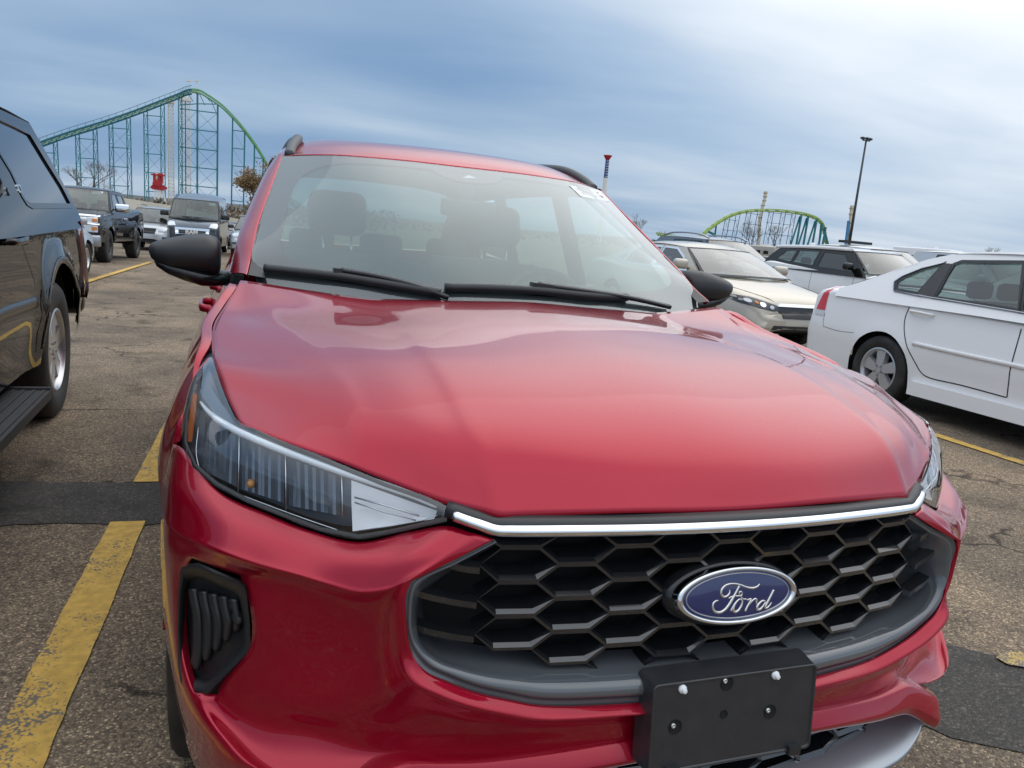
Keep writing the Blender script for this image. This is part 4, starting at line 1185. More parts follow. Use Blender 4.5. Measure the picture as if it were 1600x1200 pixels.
M_tail = simple('tail_lamp_red', (.60, .010, .016), .22, coat=.6)
M_lampg = simple('lamp_clear', (.62, .64, .66), .12, .55)
M_lampk = simple('lamp_dark', (.05, .053, .058), .15)
M_ambr = simple('lamp_amber', (.60, .20, .03), .2)
M_gap = simple('panel_gap', (.006, .006, .007), .8)
M_whitep = paint('white_paint', (.82, .82, .815), rough=.35, dirt=.03, dirtcol=(.45, .42, .38))
M_blackp = paint('black_paint', (.004, .004, .0045), rough=.3, dirt=.02, dirtcol=(.12, .10, .08))
M_beigep = paint('champagne_paint', (.46, .41, .33), metal=.35, rough=.35, flake=.04, dirt=.03)
M_silverp = paint('silver_paint', (.52, .53, .54), metal=.6, rough=.32, flake=.05, dirt=.03)
M_greyp = paint('grey_paint', (.075, .10, .13), metal=.5, rough=.33, dirt=.04)
M_bluep = paint('dark_blue_paint', (.012, .022, .045), metal=.4, rough=.3, dirt=.03)

def vehicle(name, x, yfront, sp, rz=0., z=0.):
    """front of the car points to -Y; local y runs 0 (nose) .. L (tail); origin on the ground under its middle"""
    L, Wd = sp['L'], sp['W']
    root = empty(name, (x, yfront+L/2, z), rz)
    bodym = sp['paint']
    off = Vector((0, -L/2, 0))
    def mk(nm, vf, mat, parent=root, smooth=True, both=False):
        o = addmesh(nm, [Vector(v)+(off if parent is root or parent.location.length == 0 else off) for v in vf[0]], vf[1], mat, parent, smooth)
        if both:
            v2, f2 = mirrored(*vf); addmesh(nm, [v+off for v in v2], f2, mat, parent, smooth)
        return o
    top = smooth_tab(sp['top'])
    zs = sp.get('sill', .28)
    wy = sp['wheels']; R = sp.get('arch', .38); wz = sp.get('r', .33)
    rnd_f = sp.get('nose_round', .5); nw = sp.get('nose_w', .84); rr_ = sp.get('tail_round', .35); tw = sp.get('tail_w', .9)
    def half(y):
        w = Wd
        if y < rnd_f: w *= nw+(1-nw)*math.sqrt(max(0, 1-((rnd_f-y)/rnd_f)**2))
        if y > L-rr_: w *= tw+(1-tw)*math.sqrt(max(0, 1-((y-(L-rr_))/rr_)**2))
        return w
    ys = set([0, .02, .05, .1, .18, .3, L, L-.02, L-.05, L-.1, L-.18, L-.3])
    k = .3
    while k < L-.3: ys.add(round(k, 3)); k += .14
    for w0 in wy:
        for a in range(0, 181, 9): ys.add(round(w0+R*math.cos(rad(a)), 4))
        ys.add(w0-R-.004); ys.add(w0+R+.004)
    ys = sorted(y for y in ys if 0 <= y <= L)
    crown = sp.get('crown', .025); fl = sp.get('flare', .02)
    rows = []
    for y in ys:
        h = interp(top, y); w = half(y)
        zl = zs
        if y < .3: zl = zs+.04*(1-y/.3)
        if y > L-.3: zl = zs+.08*((y-L+.3)/.3)
        for w0 in wy:
            if abs(y-w0) <= R: zl = max(zl, wz+math.sqrt(max(0, R*R-(y-w0)**2)))
        sh = h-.10
        def bx_(z):
            t = (z-zs)/(sh-zs) if sh > zs else 1
            b = w*(.965+.035*math.sin(min(1, max(0, t*1.25))*math.pi*.62))
            b -= sp.get('wedge', .03)*max(0, t-.55)**1.3/.4
            # swage line
            sw = sp.get('swage', .62)
            b += fl*.5*math.exp(-((z-sw)/.05)**2)
            for w0 in wy:
                q = math.hypot(y-w0, z-wz)
                b += fl*math.exp(-((q-R)/.10)**2)*(1 if z < wz+R+.12 else .5)
            return b
        r = [(0, h+crown), (.35*w, h+crown*.85), (.62*w, h+crown*.4), (.80*w, h-.004), (.905*w, h-.035)]
        r.append((min(bx_(sh), .965*w) , h-.07)) 
        for f_ in (0, .12, .25, .38, .5, .62, .74, .87, 1.0):
            z_ = sh+(zl-sh)*f_; r.append((bx_(z_), z_))
        rows.append([Vector((-a, y, b)) for a, b in r])
    full = [[Vector((-p.x, p.y, p.z)) for p in reversed(r[1:])]+r for r in rows]
    vs, fs = grid_mesh(full)
    # close the nose and tail
    n0 = len(full[0]); base = (len(full)-1)*n0
    for (b0, yy, fr_) in ((0, -sp.get('nose_bulge', .05), True), (base, L+.03, False)):
        ring = [vs[b0+i] for i in range(n0)]
        zc = sum(p.z for p in ring)/n0
        r2 = [Vector((p.x*.93, (yy*.7+p.y*.3), zc+(p.z-zc)*.88)) for p in ring]; r3 = [Vector((p.x*.5, yy, zc+(p.z-zc)*.5)) for p in ring]
        i2 = len(vs); vs += r2; i3 = len(vs); vs += r3
        for i in range(n0-1):
            for a, b in ((b0, i2), (i2, i3)):
                q = (a+i, a+i+1, b+i+1, b+i); fs.append(q[::-1] if not fr_ else q)
        fs.append(tuple(i3+i for i in range(n0)))
    body = mk('body', (vs, fs), bodym); fixn(body)
    sharp(body, 50)
    # ---- glasshouse
    g = sp['gh']; zb = g['zb']; zr = g['zr']; wb = g['wb']; wr = g['wr']
    def gx(z): return wb+(wr-wb)*(z-zb)/(zr-zb)
    outer = g['outer']      # polygon (y, z)
    wins = g['wins']
    gm = sp.get('gh_paint', bodym)
    polys = [[Vector((a, b, 0)) for a, b in outer]]+[[Vector((a, b, 0)) for a, b in w] for w, _, _ in wins]
    tri = tessellate_polygon(polys); flat = [p for q in polys for p in q]
    for s in (-1, 1):
        V = [Vector((s*gx(p.y), p.x, p.y)) for p in flat]; F = [t if s < 0 else t[::-1] for t in tri]
        V2 = [v-Vector((s*.03, 0, 0)) for v in V]; m = len(V)
        # rims of the window openings
        F2 = list(F)+[tuple(m+i for i in reversed(t)) for t in F]
        idx = 0
        for q in polys:
            k_ = len(q)
            for i in range(k_): F2.append((idx+i, idx+(i+1) % k_, m+idx+(i+1) % k_, m+idx+i))
            idx += k_
        o = mk('cabin_side', (V+V2, F2), gm, smooth=False); fixn(o)
        for (w, wm, nm) in wins:
            po = offset_poly(w, -.018); pi_ = offset_poly(w, .012)
            V = [Vector((s*(gx(b)+.004), a, b)) for a, b in po]+[Vector((s*(gx(b)+.004), a, b)) for a, b in pi_]+[Vector((s*(gx(b)-.012), a, b)) for a, b in pi_]
            k_ = len(po)
            F = [(i, (i+1) % k_, k_+(i+1) % k_, k_+i) for i in range(k_)]+[(k_+i, k_+(i+1) % k_, 2*k_+(i+1) % k_, 2*k_+i) for i in range(k_)]
            if s > 0: F = [f[::-1] for f in F]
            wo = mk(nm, ([Vector((s*(gx(b)-.008), a, b)) for a, b in w], [tuple(range(len(w))) if s < 0 else tuple(reversed(range(len(w))))]), wm, smooth=False)
            mk('window_trim', (V, F), g.get('trim', M_blk2), parent=wo, smooth=False)
    def screen(nm, yb, zb_, yt, zt_, bowb, bowt, mat, bulge, fr=1):
        rows = []
        for i in range(9):
            t = i/8; y0 = lerp(yb, yt, t); z0 = lerp(zb_, zt_, t); hw_ = gx(z0)-.004; bow = lerp(bowb, bowt, t)
            r = []
            for j in range(13):
                s_ = (j/6-1); r.append(Vector((hw_*s_, y0-fr*bow*(1-s_*s_), z0+.012*(1-s_*s_)+bulge*math.sin(math.pi*t)*(1-.5*s_*s_))))
            rows.append(r)
        vs, fs = grid_mesh(rows)
        o = mk(nm, (vs, fs), [mat, M_frit])
        mi = []
        for i in range(8):
            for j in range(12): mi.append(1 if (j in (0, 11) or i == 0 or i == 7) else 0)
        # narrow the border: shift the second and second-last lines outwards
        me = o.data
        for i in range(9):
            for j, jn in ((1, 0), (11, 12)):
                a = me.vertices[i*13+j]; b = me.vertices[i*13+jn]; a.co = b.co.lerp(a.co, .30)
        for j in range(13):
            for i, im in ((1, 0), (7, 8)):
                a = me.vertices[i*13+j]; b = me.vertices[im*13+j]; a.co = b.co.lerp(a.co, .45)
        me.polygons.foreach_set('material_index', mi); return o
    ws = g['ws']; bwb, bwt = g.get('bow', (.22, .14))
    wo = screen('windscreen', *ws, bwb, bwt, sp.get('ws_mat', M_glassd), .02)
    rg = g['rg']; screen('rear_window', rg[0], rg[1], rg[2], rg[3], g.get('rbow', .12), .08, sp.get('rg_mat', M_glassd), .02, fr=-1)
    # roof
    rows = []
    y0, z0 = ws[2], ws[3]; y1, z1 = rg[2], rg[3]; rc = g.get('crown', .05)
    for i in range(11):
        t = i/10; yy = lerp(y0, y1, t); zz_ = lerp(z0, z1, t); up = g.get('arch', .04)*math.sin(math.pi*t)
        r = []
        hw_ = gx(zz_)+.004
        for j in range(15):
            s_ = j/7-1
            bow = (-bwt*(1-s_*s_))*(1-t)**3+(.08*(1-s_*s_))*t**3
            zz2 = zz_+up+(rc+.012*(1-abs(s_)))*(1-abs(s_)**3.2) if 0 < i < 10 else zz_+.012*(1-s_*s_)
            if i in (1, 9): zz2 = zz_+up+(rc*.75)*(1-abs(s_)**3.2)
            if abs(s_) == 1: zz2 = zz_+up*.9
            r.append(Vector((hw_*s_, yy+bow, zz2)))
        rows.append(r)
    mk('roof', grid_mesh(grid_surf(rows, 2, 2)), sp.get('roof_paint', bodym))
    # ---- openings and underside
    mb = MB()
    for w0 in wy:
        n = 16
        for s in (-1, 1):
            vs = [Vector((s*x_, w0+(R-.004)*math.cos(math.pi*i/n), wz+(R-.004)*math.sin(math.pi*i/n))) for x_ in (Wd*.96, .3) for i in range(n+1)]
            fs = [(i, i+1, n+2+i, n+1+i) for i in range(n)]+[tuple(n+1+i for i in range(n+1))]
            mb.add((vs, fs))
        for e_ in (-1, 1):
            for s in (-1, 1): mb.box((s*Wd*.58, w0+e_*(R+.05), zs+.24), (Wd*.62, .03, .44))
    mb.box((0, L/2, zs+.06), (Wd*1.75, L*.9, .10))
    mk('underbody', (mb.v, mb.f), M_dark, smooth=False)
    # ---- wheels
    rw_ = sp.get('rim', .21)
    for w0 in wy:
        for s in (-1, 1):
            h = make_wheel('wheel', wz, sp.get('tw', .22), rw_, (M_tyre, sp.get('rimm', M_alloy)), sp.get('spokes', 5), sp.get('style', 'five'), parent=root, side=s)
            h.location = Vector((s*(Wd-sp.get('tw', .22)*.5-.01), w0-L/2, wz))
    # ---- cabin
    if sp.get('cabin', True):
        yc = sp.get('seat_y', ws[2]+.55); zc = zs+.22
        for x_ in (-.36, .36):
            mb = MB(); mb.add(rbox((x_, yc-.2, zc+.05), (.50, .5, .16), .06, seg=2)); mb.add(rbox((x_, yc+.1, zc+.38), (.48, .15, .60), .07, Matrix.Rotation(rad(-15), 3, 'X'), seg=2)); mb.add(rbox((x_, yc+.21, zc+.80), (.25, .10, .18), .05, seg=2))
            mk('seat', (mb.v, mb.f), M_seatg if sp.get('lightseat') else M_seat)
        mb = MB(); mb.add(rbox((0, yc+1.0, zc+.34), (1.2, .15, .60), .07, Matrix.Rotation(rad(-18), 3, 'X'), seg=2))
        for x_ in (-.38, 0, .38): mb.add(rbox((x_, yc+1.13, zc+.72), (.28, .09, .16), .05, seg=2))
        mk('rear_seat', (mb.v, mb.f), M_seatg if sp.get('lightseat') else M_seat)
        mb = MB(); mb.add(rbox((0, ws[0]+.42, ws[1]-.04), (wb*1.8, .55, .14), .05, seg=2)); 
        mb.add(tube([Vector((.36+.18*math.cos(a*math.pi/8), ws[0]+.78+.07*math.sin(a*math.pi/8), ws[1]-.02+.17*math.sin(a*math.pi/8))) for a in range(16)], .014, 6, closed=True))
        mk('dashboard', (mb.v, mb.f), M_dash)
    # ---- door mirrors
    if sp.get('mirror', True):
        my, mz = sp.get('mir', (ws[0]+.42, zb+.06)); mx = gx(mz)+.02; ms = sp.get('mirs', 1.)
        for s in (-1, 1):
            mb = MB(); mb.add(rbox((s*(mx+.14*ms), my, mz+.05), (.24*ms, .13*ms, .15*ms), .05, seg=3)); mb.beam((s*(mx-.04), my+.02, mz-.01), (s*(mx+.12), my+.01, mz+.02), .06, .035)
            mk('door_mirror', (mb.v, mb.f), sp.get('mirm', bodym)); 
    return root, mk, half, top

def strip(pts, w, up=(0, 0, 1), out=.004, side=-1):
    """thin raised or dark line along a body side: quads facing outward"""
    a = [Vector(p) for p in pts]
    vs, fs = [], []
    for i, p in enumerate(a):
        q = a[min(i+1, len(a)-1)]-a[max(i-1, 0)]
        n = Vector((0, -q.z, q.y)).normalized()*w/2 if abs(q.x) < q.length*.9 else Vector((0, 0, w/2))
        vs += [p+n, p-n]
    for i in range(len(a)-1): fs.append((2*i, 2*i+2, 2*i+3, 2*i+1))
    return vs, fs
def on_side(body, root, pts, s=-1, lift=.003):
    """drop (y,z) points (local, y from the nose) on to the outer skin of a body"""
    bm = bmesh.new(); bm.from_mesh(body.data); t = BVHTree.FromBMesh(bm); bm.free()
    L2 = -root['_L']/2
    out = []
    for y, z in pts:
        h = t.ray_cast(Vector((s*3, y+L2, z)), Vector((-s, 0, 0)))
        x = h[0].x if h[0] is not None else s*.9
        out.append(Vector((x+s*lift, y, z)))
    return out
def skin_line(veh, pts, w=.006, s=-1, mat=None, name='door_gap', n=6, lift=.002):
    root, mk = veh[0], veh[1]; body = [c for c in root.children if c.name.startswith('body')][0]
    sp_ = spline([Vector((0, a, b)) for a, b in pts], n)
    P_ = on_side(body, root, [(p.y, p.z) for p in sp_], s, lift)
    vs, fs = [], []
    for i, p in enumerate(P_):
        q = P_[min(i+1, len(P_)-1)]-P_[max(i-1, 0)]
        nn = Vector((0, -q.z, q.y)); nn = nn.normalized()*w/2 if nn.length > 0 else Vector((0, 0, w/2))
        vs += [p+nn, p-nn]
    for i in range(len(P_)-1): fs.append((2*i, 2*i+2, 2*i+3, 2*i+1))
    return mk(name, (vs, fs), mat or M_gap)
def skin_bar(veh, pts, prof, s=-1, mat=None, name='moulding', n=6, lift=.0, parent=None):
    root, mk = veh[0], veh[1]; body = [c for c in root.children if c.name.startswith('body')][0]
    sp_ = spline([Vector((0, a, b)) for a, b in pts], n)
    P_ = on_side(body, root, [(p.y, p.z) for p in sp_], s, lift)
    vf = sweep(P_, [(a*(-s), b) for a, b in prof])
    o = mk(name, vf, mat or M_gap); fixn(o); return o
def skin_patch(veh, poly, mat, name, s=-1, lift=.006, parent=None, sub=3):
    """a lamp or panel that follows the body skin"""
    root, mk = veh[0], veh[1]; body = [c for c in root.children if c.name.startswith('body')][0]
    # polygon given as two matching chains (upper, lower)
    up, lo = poly
    A = spline([Vector((0, a, b)) for a, b in up], sub) if len(up) > 2 else [Vector((0, *up[0])).lerp(Vector((0, *up[1])), i/sub) for i in range(sub+1)]
    B = spline([Vector((0, a, b)) for a, b in lo], sub) if len(lo) > 2 else [Vector((0, *lo[0])).lerp(Vector((0, *lo[1])), i/sub) for i in range(sub+1)]
    rows = []
    for i in range(5):
        t = i/4
        rows.append(on_side(body, root, [(lerp(a.y, b.y, t), lerp(a.z, b.z, t)) for a, b in zip(A, B)], s, lift))
    o = mk(name, grid_mesh(rows), mat); return o
def front_patch(veh, pts, mat, name, ylift=.02, parent=None):
    """patch on the nose: pts (x, z) outline projected back on to the body from the front"""
    root, mk = veh[0], veh[1]; body = [c for c in root.children if c.name.startswith('body')][0]
    bm = bmesh.new(); bm.from_mesh(body.data); t = BVHTree.FromBMesh(bm); bm.free()
    L2 = -root['_L']/2
    c = (sum(p[0] for p in pts)/len(pts), sum(p[1] for p in pts)/len(pts))
    if len(pts) < 10: pts = [(lerp(a[0], b[0], i/5), lerp(a[1], b[1], i/5)) for a, b in zip(pts, pts[1:]+pts[:1]) for i in range(5)]
    rings_ = []
    for k in (1.0, .85, .7, .55, .4, .25, .12, .02):
        r = []
        for a, b in pts:
            a2, b2 = c[0]+(a-c[0])*k, c[1]+(b-c[1])*k
            h = t.ray_cast(Vector((a2, L2-2, b2)), Vector((0, 1, 0)))
            y = (h[0].y if h[0] is not None else L2+.1)
            r.append(Vector((a2, y-L2-ylift, b2)))
        rings_.append(r)
    back = [p+Vector((0, ylift+.03, 0)) for p in rings_[0]]
    o = mk(name, rings([back]+rings_, True), mat); fixn(o); sharp(o, 40); return o
M_seatg = simple('seat_grey', (.10, .10, .105), .85)
def V_(name, x, yf, sp, rz=0., z=0.):
    v = vehicle(name, x, yf, sp, rz, z); v[0]['_L'] = sp['L']; return v
def done(v, label, cat, group=None):
    r = v[0]; del r['_L']; tag(r, label, cat, group)
def pxt(u, v, x0, z0, k, yf):
    p = atp(u, v, x0, z0, k); return (p.y-yf, p.z)

# ------------------------------------------------------------------ white saloon on the right
XI = 5.07; YFI = .78
wb_, wr_ = .86, .622
gk = (wb_-wr_)/.44
def ip(u, v): return pxt(u, v, XI+.055, 1.06, gk, YFI)
sp = dict(L=5.07, W=.93, paint=M_whitep, sill=.24, r=.335, arch=.375, wheels=(1.02, 3.97), rim=.215, tw=.22, tail_round=.30, tail_w=.90, wedge=.05, flare=.012, swage=.60, crown=.03,
    top=[(0, .62), (.06, .70), (.25, .76), (.75, .87), (1.3, .965), (2.0, 1.0), (3.0, 1.03), (3.9, 1.05), (4.45, 1.085), (4.85, 1.075), (4.98, 1.05), (5.05, .98), (5.07, .86)],
    gh=dict(zb=1.06, zr=1.50, wb=wb_, wr=wr_, ws=(1.35, .985, 2.15, 1.48), rg=(4.58, 1.105, 3.60, 1.485), crown=.03, arch=.035, rbow=.16,
        outer=[(1.35, .96), (2.15, 1.48), (2.5, 1.515), (2.96, 1.535), (3.30, 1.52), (3.60, 1.485), (3.84, 1.42), (4.12, 1.305), (4.36, 1.19), (4.58, 1.10), (4.7, 1.06), (4.7, .98), (3.0, .98)],
        wins=[([ip(1593, 486), ip(1606, 411), (2.5, 1.445), (2.3, 1.43), (2.15, 1.39), (1.78, 1.13), (1.72, 1.045)], M_glassd, 'front_side_window'),
              ([ip(1458, 464), ip(1465, 455), ip(1478, 430), ip(1489, 413), ip(1500, 409), ip(1598, 410), ip(1590, 484)], M_glassd, 'rear_side_window'),
              ([ip(1398, 452), ip(1399, 441), ip(1412, 433), ip(1440, 421), ip(1472, 412), ip(1462, 424), ip(1432, 458)], M_glassd, 'quarter_window')]),
    lightseat=True, seat_y=2.35, rimm=simple('wheel_cover_grey', (.50, .51, .52), .32, .6), spokes=5)
imp = V_('saloon_car', XI+.93, YFI, sp)
def zy(u, v, x=XI-.0): p = at(u, v, X=x); return (p.y-YFI, p.z)
# black B/C pillar panel between the rear windows
def gh_patch(veh, poly, mat, name, wb, wr, zb, zr, s=-1, lift=.006):
    f = lambda z: wb+(wr-wb)*(z-zb)/(zr-zb)
    return veh[1](name, ([Vector((s*(f(b)+lift), a, b)) for a, b in poly], [tuple(range(len(poly)))]), mat, smooth=False)
gh_patch(imp, [ip(1432, 459), ip(1474, 411), ip(1487, 412), ip(1476, 432), ip(1457, 464)], simple('pillar_film', (.030, .027, .028), .35), 'pillar_panel', wb_, wr_, 1.06, 1.50)
# taillight, following the corner
skin_patch(imp, ([zy(1271, 482), zy(1277, 466), zy(1284, 453), zy(1296, 441)], [zy(1287, 484), zy(1288, 470), zy(1290, 457), zy(1297, 441.5)]), M_tail, 'tail_lamp')
skin_patch(imp, ([zy(1270, 483), zy(1287, 485)], [zy(1270, 490), zy(1286, 493)]), simple('reverse_lamp', (.60, .62, .63), .2), 'reverse_lamp')
for s in (-1, 1):
    skin_line(imp, [zy(1430, 462), zy(1415, 480), zy(1410, 500), zy(1415, 530), zy(1430, 567), zy(1438, 582), zy(1447, 589), zy(1500, 602), zy(1570, 621)], .010, s)
    skin_line(imp, [zy(1571, 621), zy(1582, 560), zy(1593, 490)], .010, s)
    skin_line(imp, [(zy(1571, 621)[0], .30), (1.45, .30), (1.38, .6), (1.38, .93)], .010, s)
skin_bar(imp, [zy(1427, 536), zy(1480, 548), zy(1540, 561), zy(1600, 574), (1.5, .60)], [(0, -.02), (.014, -.016), (.018, 0), (.014, .016), (0, .02)], mat=M_whitep, name='side_moulding')
skin_line(imp, [zy(1287, 510), zy(1310, 517), zy(1335, 520)], .004, name='bumper_seam')
skin_line(imp, [zy(1287, 490), zy(1286, 500), zy(1287, 511)], .004, name='bumper_seam')
# bright line under the glass
def ghbar(pts, r, mat, name, s=-1):
    f = lambda z: wb_+(wr_-wb_)*(z-1.06)/.44
    return imp[1](name, tube([Vector((s*(f(b)+.010), a, b)) for a, b in pts], r, 6), mat)
ghbar([ip(1396, 452), ip(1396, 440), ip(1410, 431), ip(1440, 419), ip(1475, 410)], .006, M_satin, 'window_surround')
ghbar([ip(1396, 454), ip(1430, 461), ip(1480, 469), ip(1540, 479), ip(1600, 489), (2.0, 1.045), (1.7, 1.03)], .007, M_satin, 'window_surround')
c = zy(1436, 488)
hp = on_side([c_ for c_ in imp[0].children if c_.name.startswith('body')][0], imp[0], [zy(1418, 485), zy(1436, 488), zy(1454, 492)], -1, 0)
o = imp[1]('door_handle', sweep(spline([hp[0]+Vector((.005, 0, 0)), hp[0]+Vector((-.03, -.01, 0)), hp[1]+Vector((-.042, 0, 0)), hp[2]+Vector((-.03, .01, 0)), hp[2]+Vector((.005, 0, 0))], 4), [(-.006, -.012), (-.008, 0), (-.005, .012), (.006, .012), (.008, 0), (.006, -.012)]), M_whitep); fixn(o)
# sill skirt
mb = MB()
mb.add(sweep([Vector((-.885, 1.45, .25)), Vector((-.905, 2.4, .25)), Vector((-.905, 3.55, .25))], [(-.05, -.055), (.03, -.05), (.042, -.01), (.03, .02), (-.0, .065), (-.05, .07)]))
o = imp[1]('sill_skirt', (mb.v, mb.f), M_whitep, smooth=False, both=True); 
front_patch(imp, [(-.85, .62), (-.45, .60), (-.45, .70), (-.8, .74)], M_lampg, 'headlight'); front_patch(imp, [(.85, .62), (.8, .74), (.45, .70), (.45, .60)], M_lampg, 'headlight')
front_patch(imp, [(-.4, .42), (.4, .42), (.42, .62), (-.42, .62)], M_blk, 'grille')
done(imp, 'white four-door saloon with red tail lamp and silver five-spoke wheel, cropped by the right edge', 'car')

# ------------------------------------------------------------------ black SUV on the left
XS = -1.755; YFS = -.24; WS_ = 1.0
def bp2(u, v): return pxt(u, v, XS-.035, 1.24, -.36, YFS)
def by(u, v, x=XS): p = at(u, v, X=x); return (p.y-YFS, p.z)
sp = dict(L=5.62, W=WS_, paint=M_blackp, sill=.42, r=.412, arch=.525, wheels=(1.02, 4.54), rim=.250, tw=.275, tail_round=.35, tail_w=.92, wedge=.03, flare=.030, swage=.70, crown=.03,
    top=[(0, .80), (.05, .98), (.2, 1.05), (.9, 1.14), (1.5, 1.20), (2.5, 1.24), (4.5, 1.24), (5.4, 1.24), (5.58, 1.23), (5.62, 1.1)],
    gh=dict(zb=1.22, zr=1.76, wb=.962, wr=.768, ws=(1.45, 1.2, 2.15, 1.75), rg=(5.50, 1.24, 5.05, 1.76), crown=.07, arch=.03, rbow=.05,
        outer=[(1.4, 1.14), (2.15, 1.76), (3.5, 1.79), (4.6, 1.78), (5.05, 1.76), (5.30, 1.50), (5.48, 1.24), (5.48, 1.12), (3.5, 1.12)],
        wins=[([(1.85, 1.25), (2.2, 1.62), (2.75, 1.66), (2.75, 1.25)], M_glassp, 'front_side_window'),
              ([bp2(4, 315), bp2(10, 306), bp2(8, 288), bp2(0, 270), (2.9, 1.67), (2.9, 1.25), (3.45, 1.245)], M_glassp, 'rear_side_window'),
              ([bp2(114, 321), bp2(52, 321), bp2(44, 316), bp2(37, 305), bp2(20, 268), bp2(0, 235), bp2(-20, 205), bp2(-20, 168), bp2(0, 184), bp2(25, 196), bp2(48, 208), bp2(72, 248), bp2(98, 290)], simple('privacy_pane', (.012, .016, .024), .06, coat=.5), 'quarter_window')]),
    cabin=False, mirm=M_blackp, rimm=M_alloy, spokes=6, mirs=1.3, mir=(1.15, 1.28), rg_mat=M_glassp, ws_mat=M_glassp)
blk = V_('suv', XS-WS_, YFS, sp)
for s in (1,):
    skin_line(blk, [by(30, 312), by(40, 370), by(48, 410), by(55, 440), by(56, 455)], .006, s)
    skin_line(blk, [(4.54-.525-.08, .50), (4.54-.525-.03, .72), (4.54-.47, .88)], .006, s)
    skin_line(blk, [(2.45, 1.15), (2.42, .5)], .006, s)
    skin_line(blk, [(4.95, 1.16), (4.97, .80)], .004, s, name='panel_gap')
    skin_bar(blk, [by(57, 472), by(30, 482), by(0, 494), (2.3, .72), (1.6, .72)], [(-.004, -.035), (.008, -.026), (.010, 0), (.008, .026), (-.004, .035)], s=s, mat=simple('dark_moulding', (.02, .022, .026), .25), name='side_moulding')
    # arch lip
    pts = [(4.54+.545*math.cos(rad(a)), .412+.545*math.sin(rad(a))) for a in range(10, 172, 8)]
    skin_bar(blk, pts, [(-.004, -.022), (.003, -.016), (.004, .014), (-.004, .022)], s=s, mat=M_blackp, name='arch_lip', n=2)
    skin_patch(blk, ([(5.50, 1.17), (5.60, 1.08), (5.61, .86), (5.60, .62)], [(5.36, 1.17), (5.42, 1.02), (5.44, .84), (5.42, .62)]), M_tail, 'tail_lamp', s=s, lift=.030)
    hp = on_side([c_ for c_ in blk[0].children if c_.name.startswith('body')][0], blk[0], [by(12, 378), by(25, 377), by(38, 374)], s, 0)
    o = blk[1]('door_handle', sweep(spline([hp[0]+Vector((-.005, 0, 0)), hp[0]+Vector((.035, .01, 0)), hp[1]+Vector((.048, 0, 0)), hp[2]+Vector((.035, -.01, 0)), hp[2]+Vector((-.005, 0, 0))], 4), [(-.008, -.016), (-.01, 0), (-.006, .016), (.008, .016), (.01, 0), (.008, -.016)]), M_blackp); fixn(o)
for s in (-1, 1):
    mb = MB(); mb.box((s*1.01, 2.40, .33), (.19, 2.55, .045)); 
    for k in range(4): mb.box((s*(.945+k*.045), 2.40, .356), (.014, 2.5, .008))
    mb.box((s*1.01, 3.685, .335), (.185, .03, .06))
    blk[1]('running_board', (mb.v, mb.f), simple('step_plastic', (.045, .046, .048), .6), smooth=False)
mb = MB(); mb.add(rbox((0, 5.60, .62), (1.94, .18, .24), .06)); blk[1]('rear_bumper', (mb.v, mb.f), M_blackp)
front_patch(blk, [(-.95, .72), (-.6, .70), (-.6, .95), (-.92, .95)], M_lampg, 'headlight'); front_patch(blk, [(.95, .72), (.92, .95), (.6, .95), (.6, .70)], M_lampg, 'headlight'); front_patch(blk, [(-.5, .6), (.5, .6), (.52, .95), (-.52, .95)], M_chr, 'grille')
# roof rail
o = blk[1]('roof_rail', sweep(spline([Vector((.70, 4.25, 1.80)), Vector((.70, 4.1, 1.845)), Vector((.70, 3.5, 1.86)), Vector((.70, 2.5, 1.85))], 5), [(-.02, -.02), (-.02, .015), (.02, .015), (.02, -.02)]), M_blk2, both=True); fixn(o)
def text_obj(name, body_, size, mat, M, parent=None, extr=.004, bold=0., shear=0.):
    c_ = D.curves.new(name, 'FONT'); c_.body = body_; c_.size = size; c_.extrude = extr; c_.offset = bold; c_.align_x = 'CENTER'; c_.align_y = 'CENTER'; c_.shear = shear
    o = D.objects.new(name, c_); COL.objects.link(o)
    dg = bpy.context.evaluated_depsgraph_get(); me = D.meshes.new_from_object(o.evaluated_get(dg))
    D.objects.remove(o); D.curves.remove(c_)
    o = D.objects.new(name, me); COL.objects.link(o); me.materials.clear(); me.materials.append(mat)
    o.matrix_world = M
    if parent: o.parent = parent; o.matrix_parent_inverse = Matrix.Identity(4)
    return o
# silver trim letters on the rear pillar
p = atp(22, 295, XS-.035, 1.24, -.36)-Vector((XS-WS_, YFS+5.62/2, 0))
Mx = Matrix.Translation(p+Vector((.022, 0, 0))) @ Matrix(((0, -.34, .94, 0), (-1, 0, 0, 0), (0, .94, .34, 0), (0, 0, 0, 1)))
Mx = Matrix.Translation(p+Vector((.022, 0, 0))) @ Matrix.Rotation(rad(90), 4, 'Z') @ Matrix.Rotation(rad(70), 4, 'X')
text_obj('trim_letters', 'SLT', .055, M_chr, Mx, blk[0], bold=.002)
done(blk, 'glossy black SUV with dark rear glass and running board, cropped by the left edge', 'car')

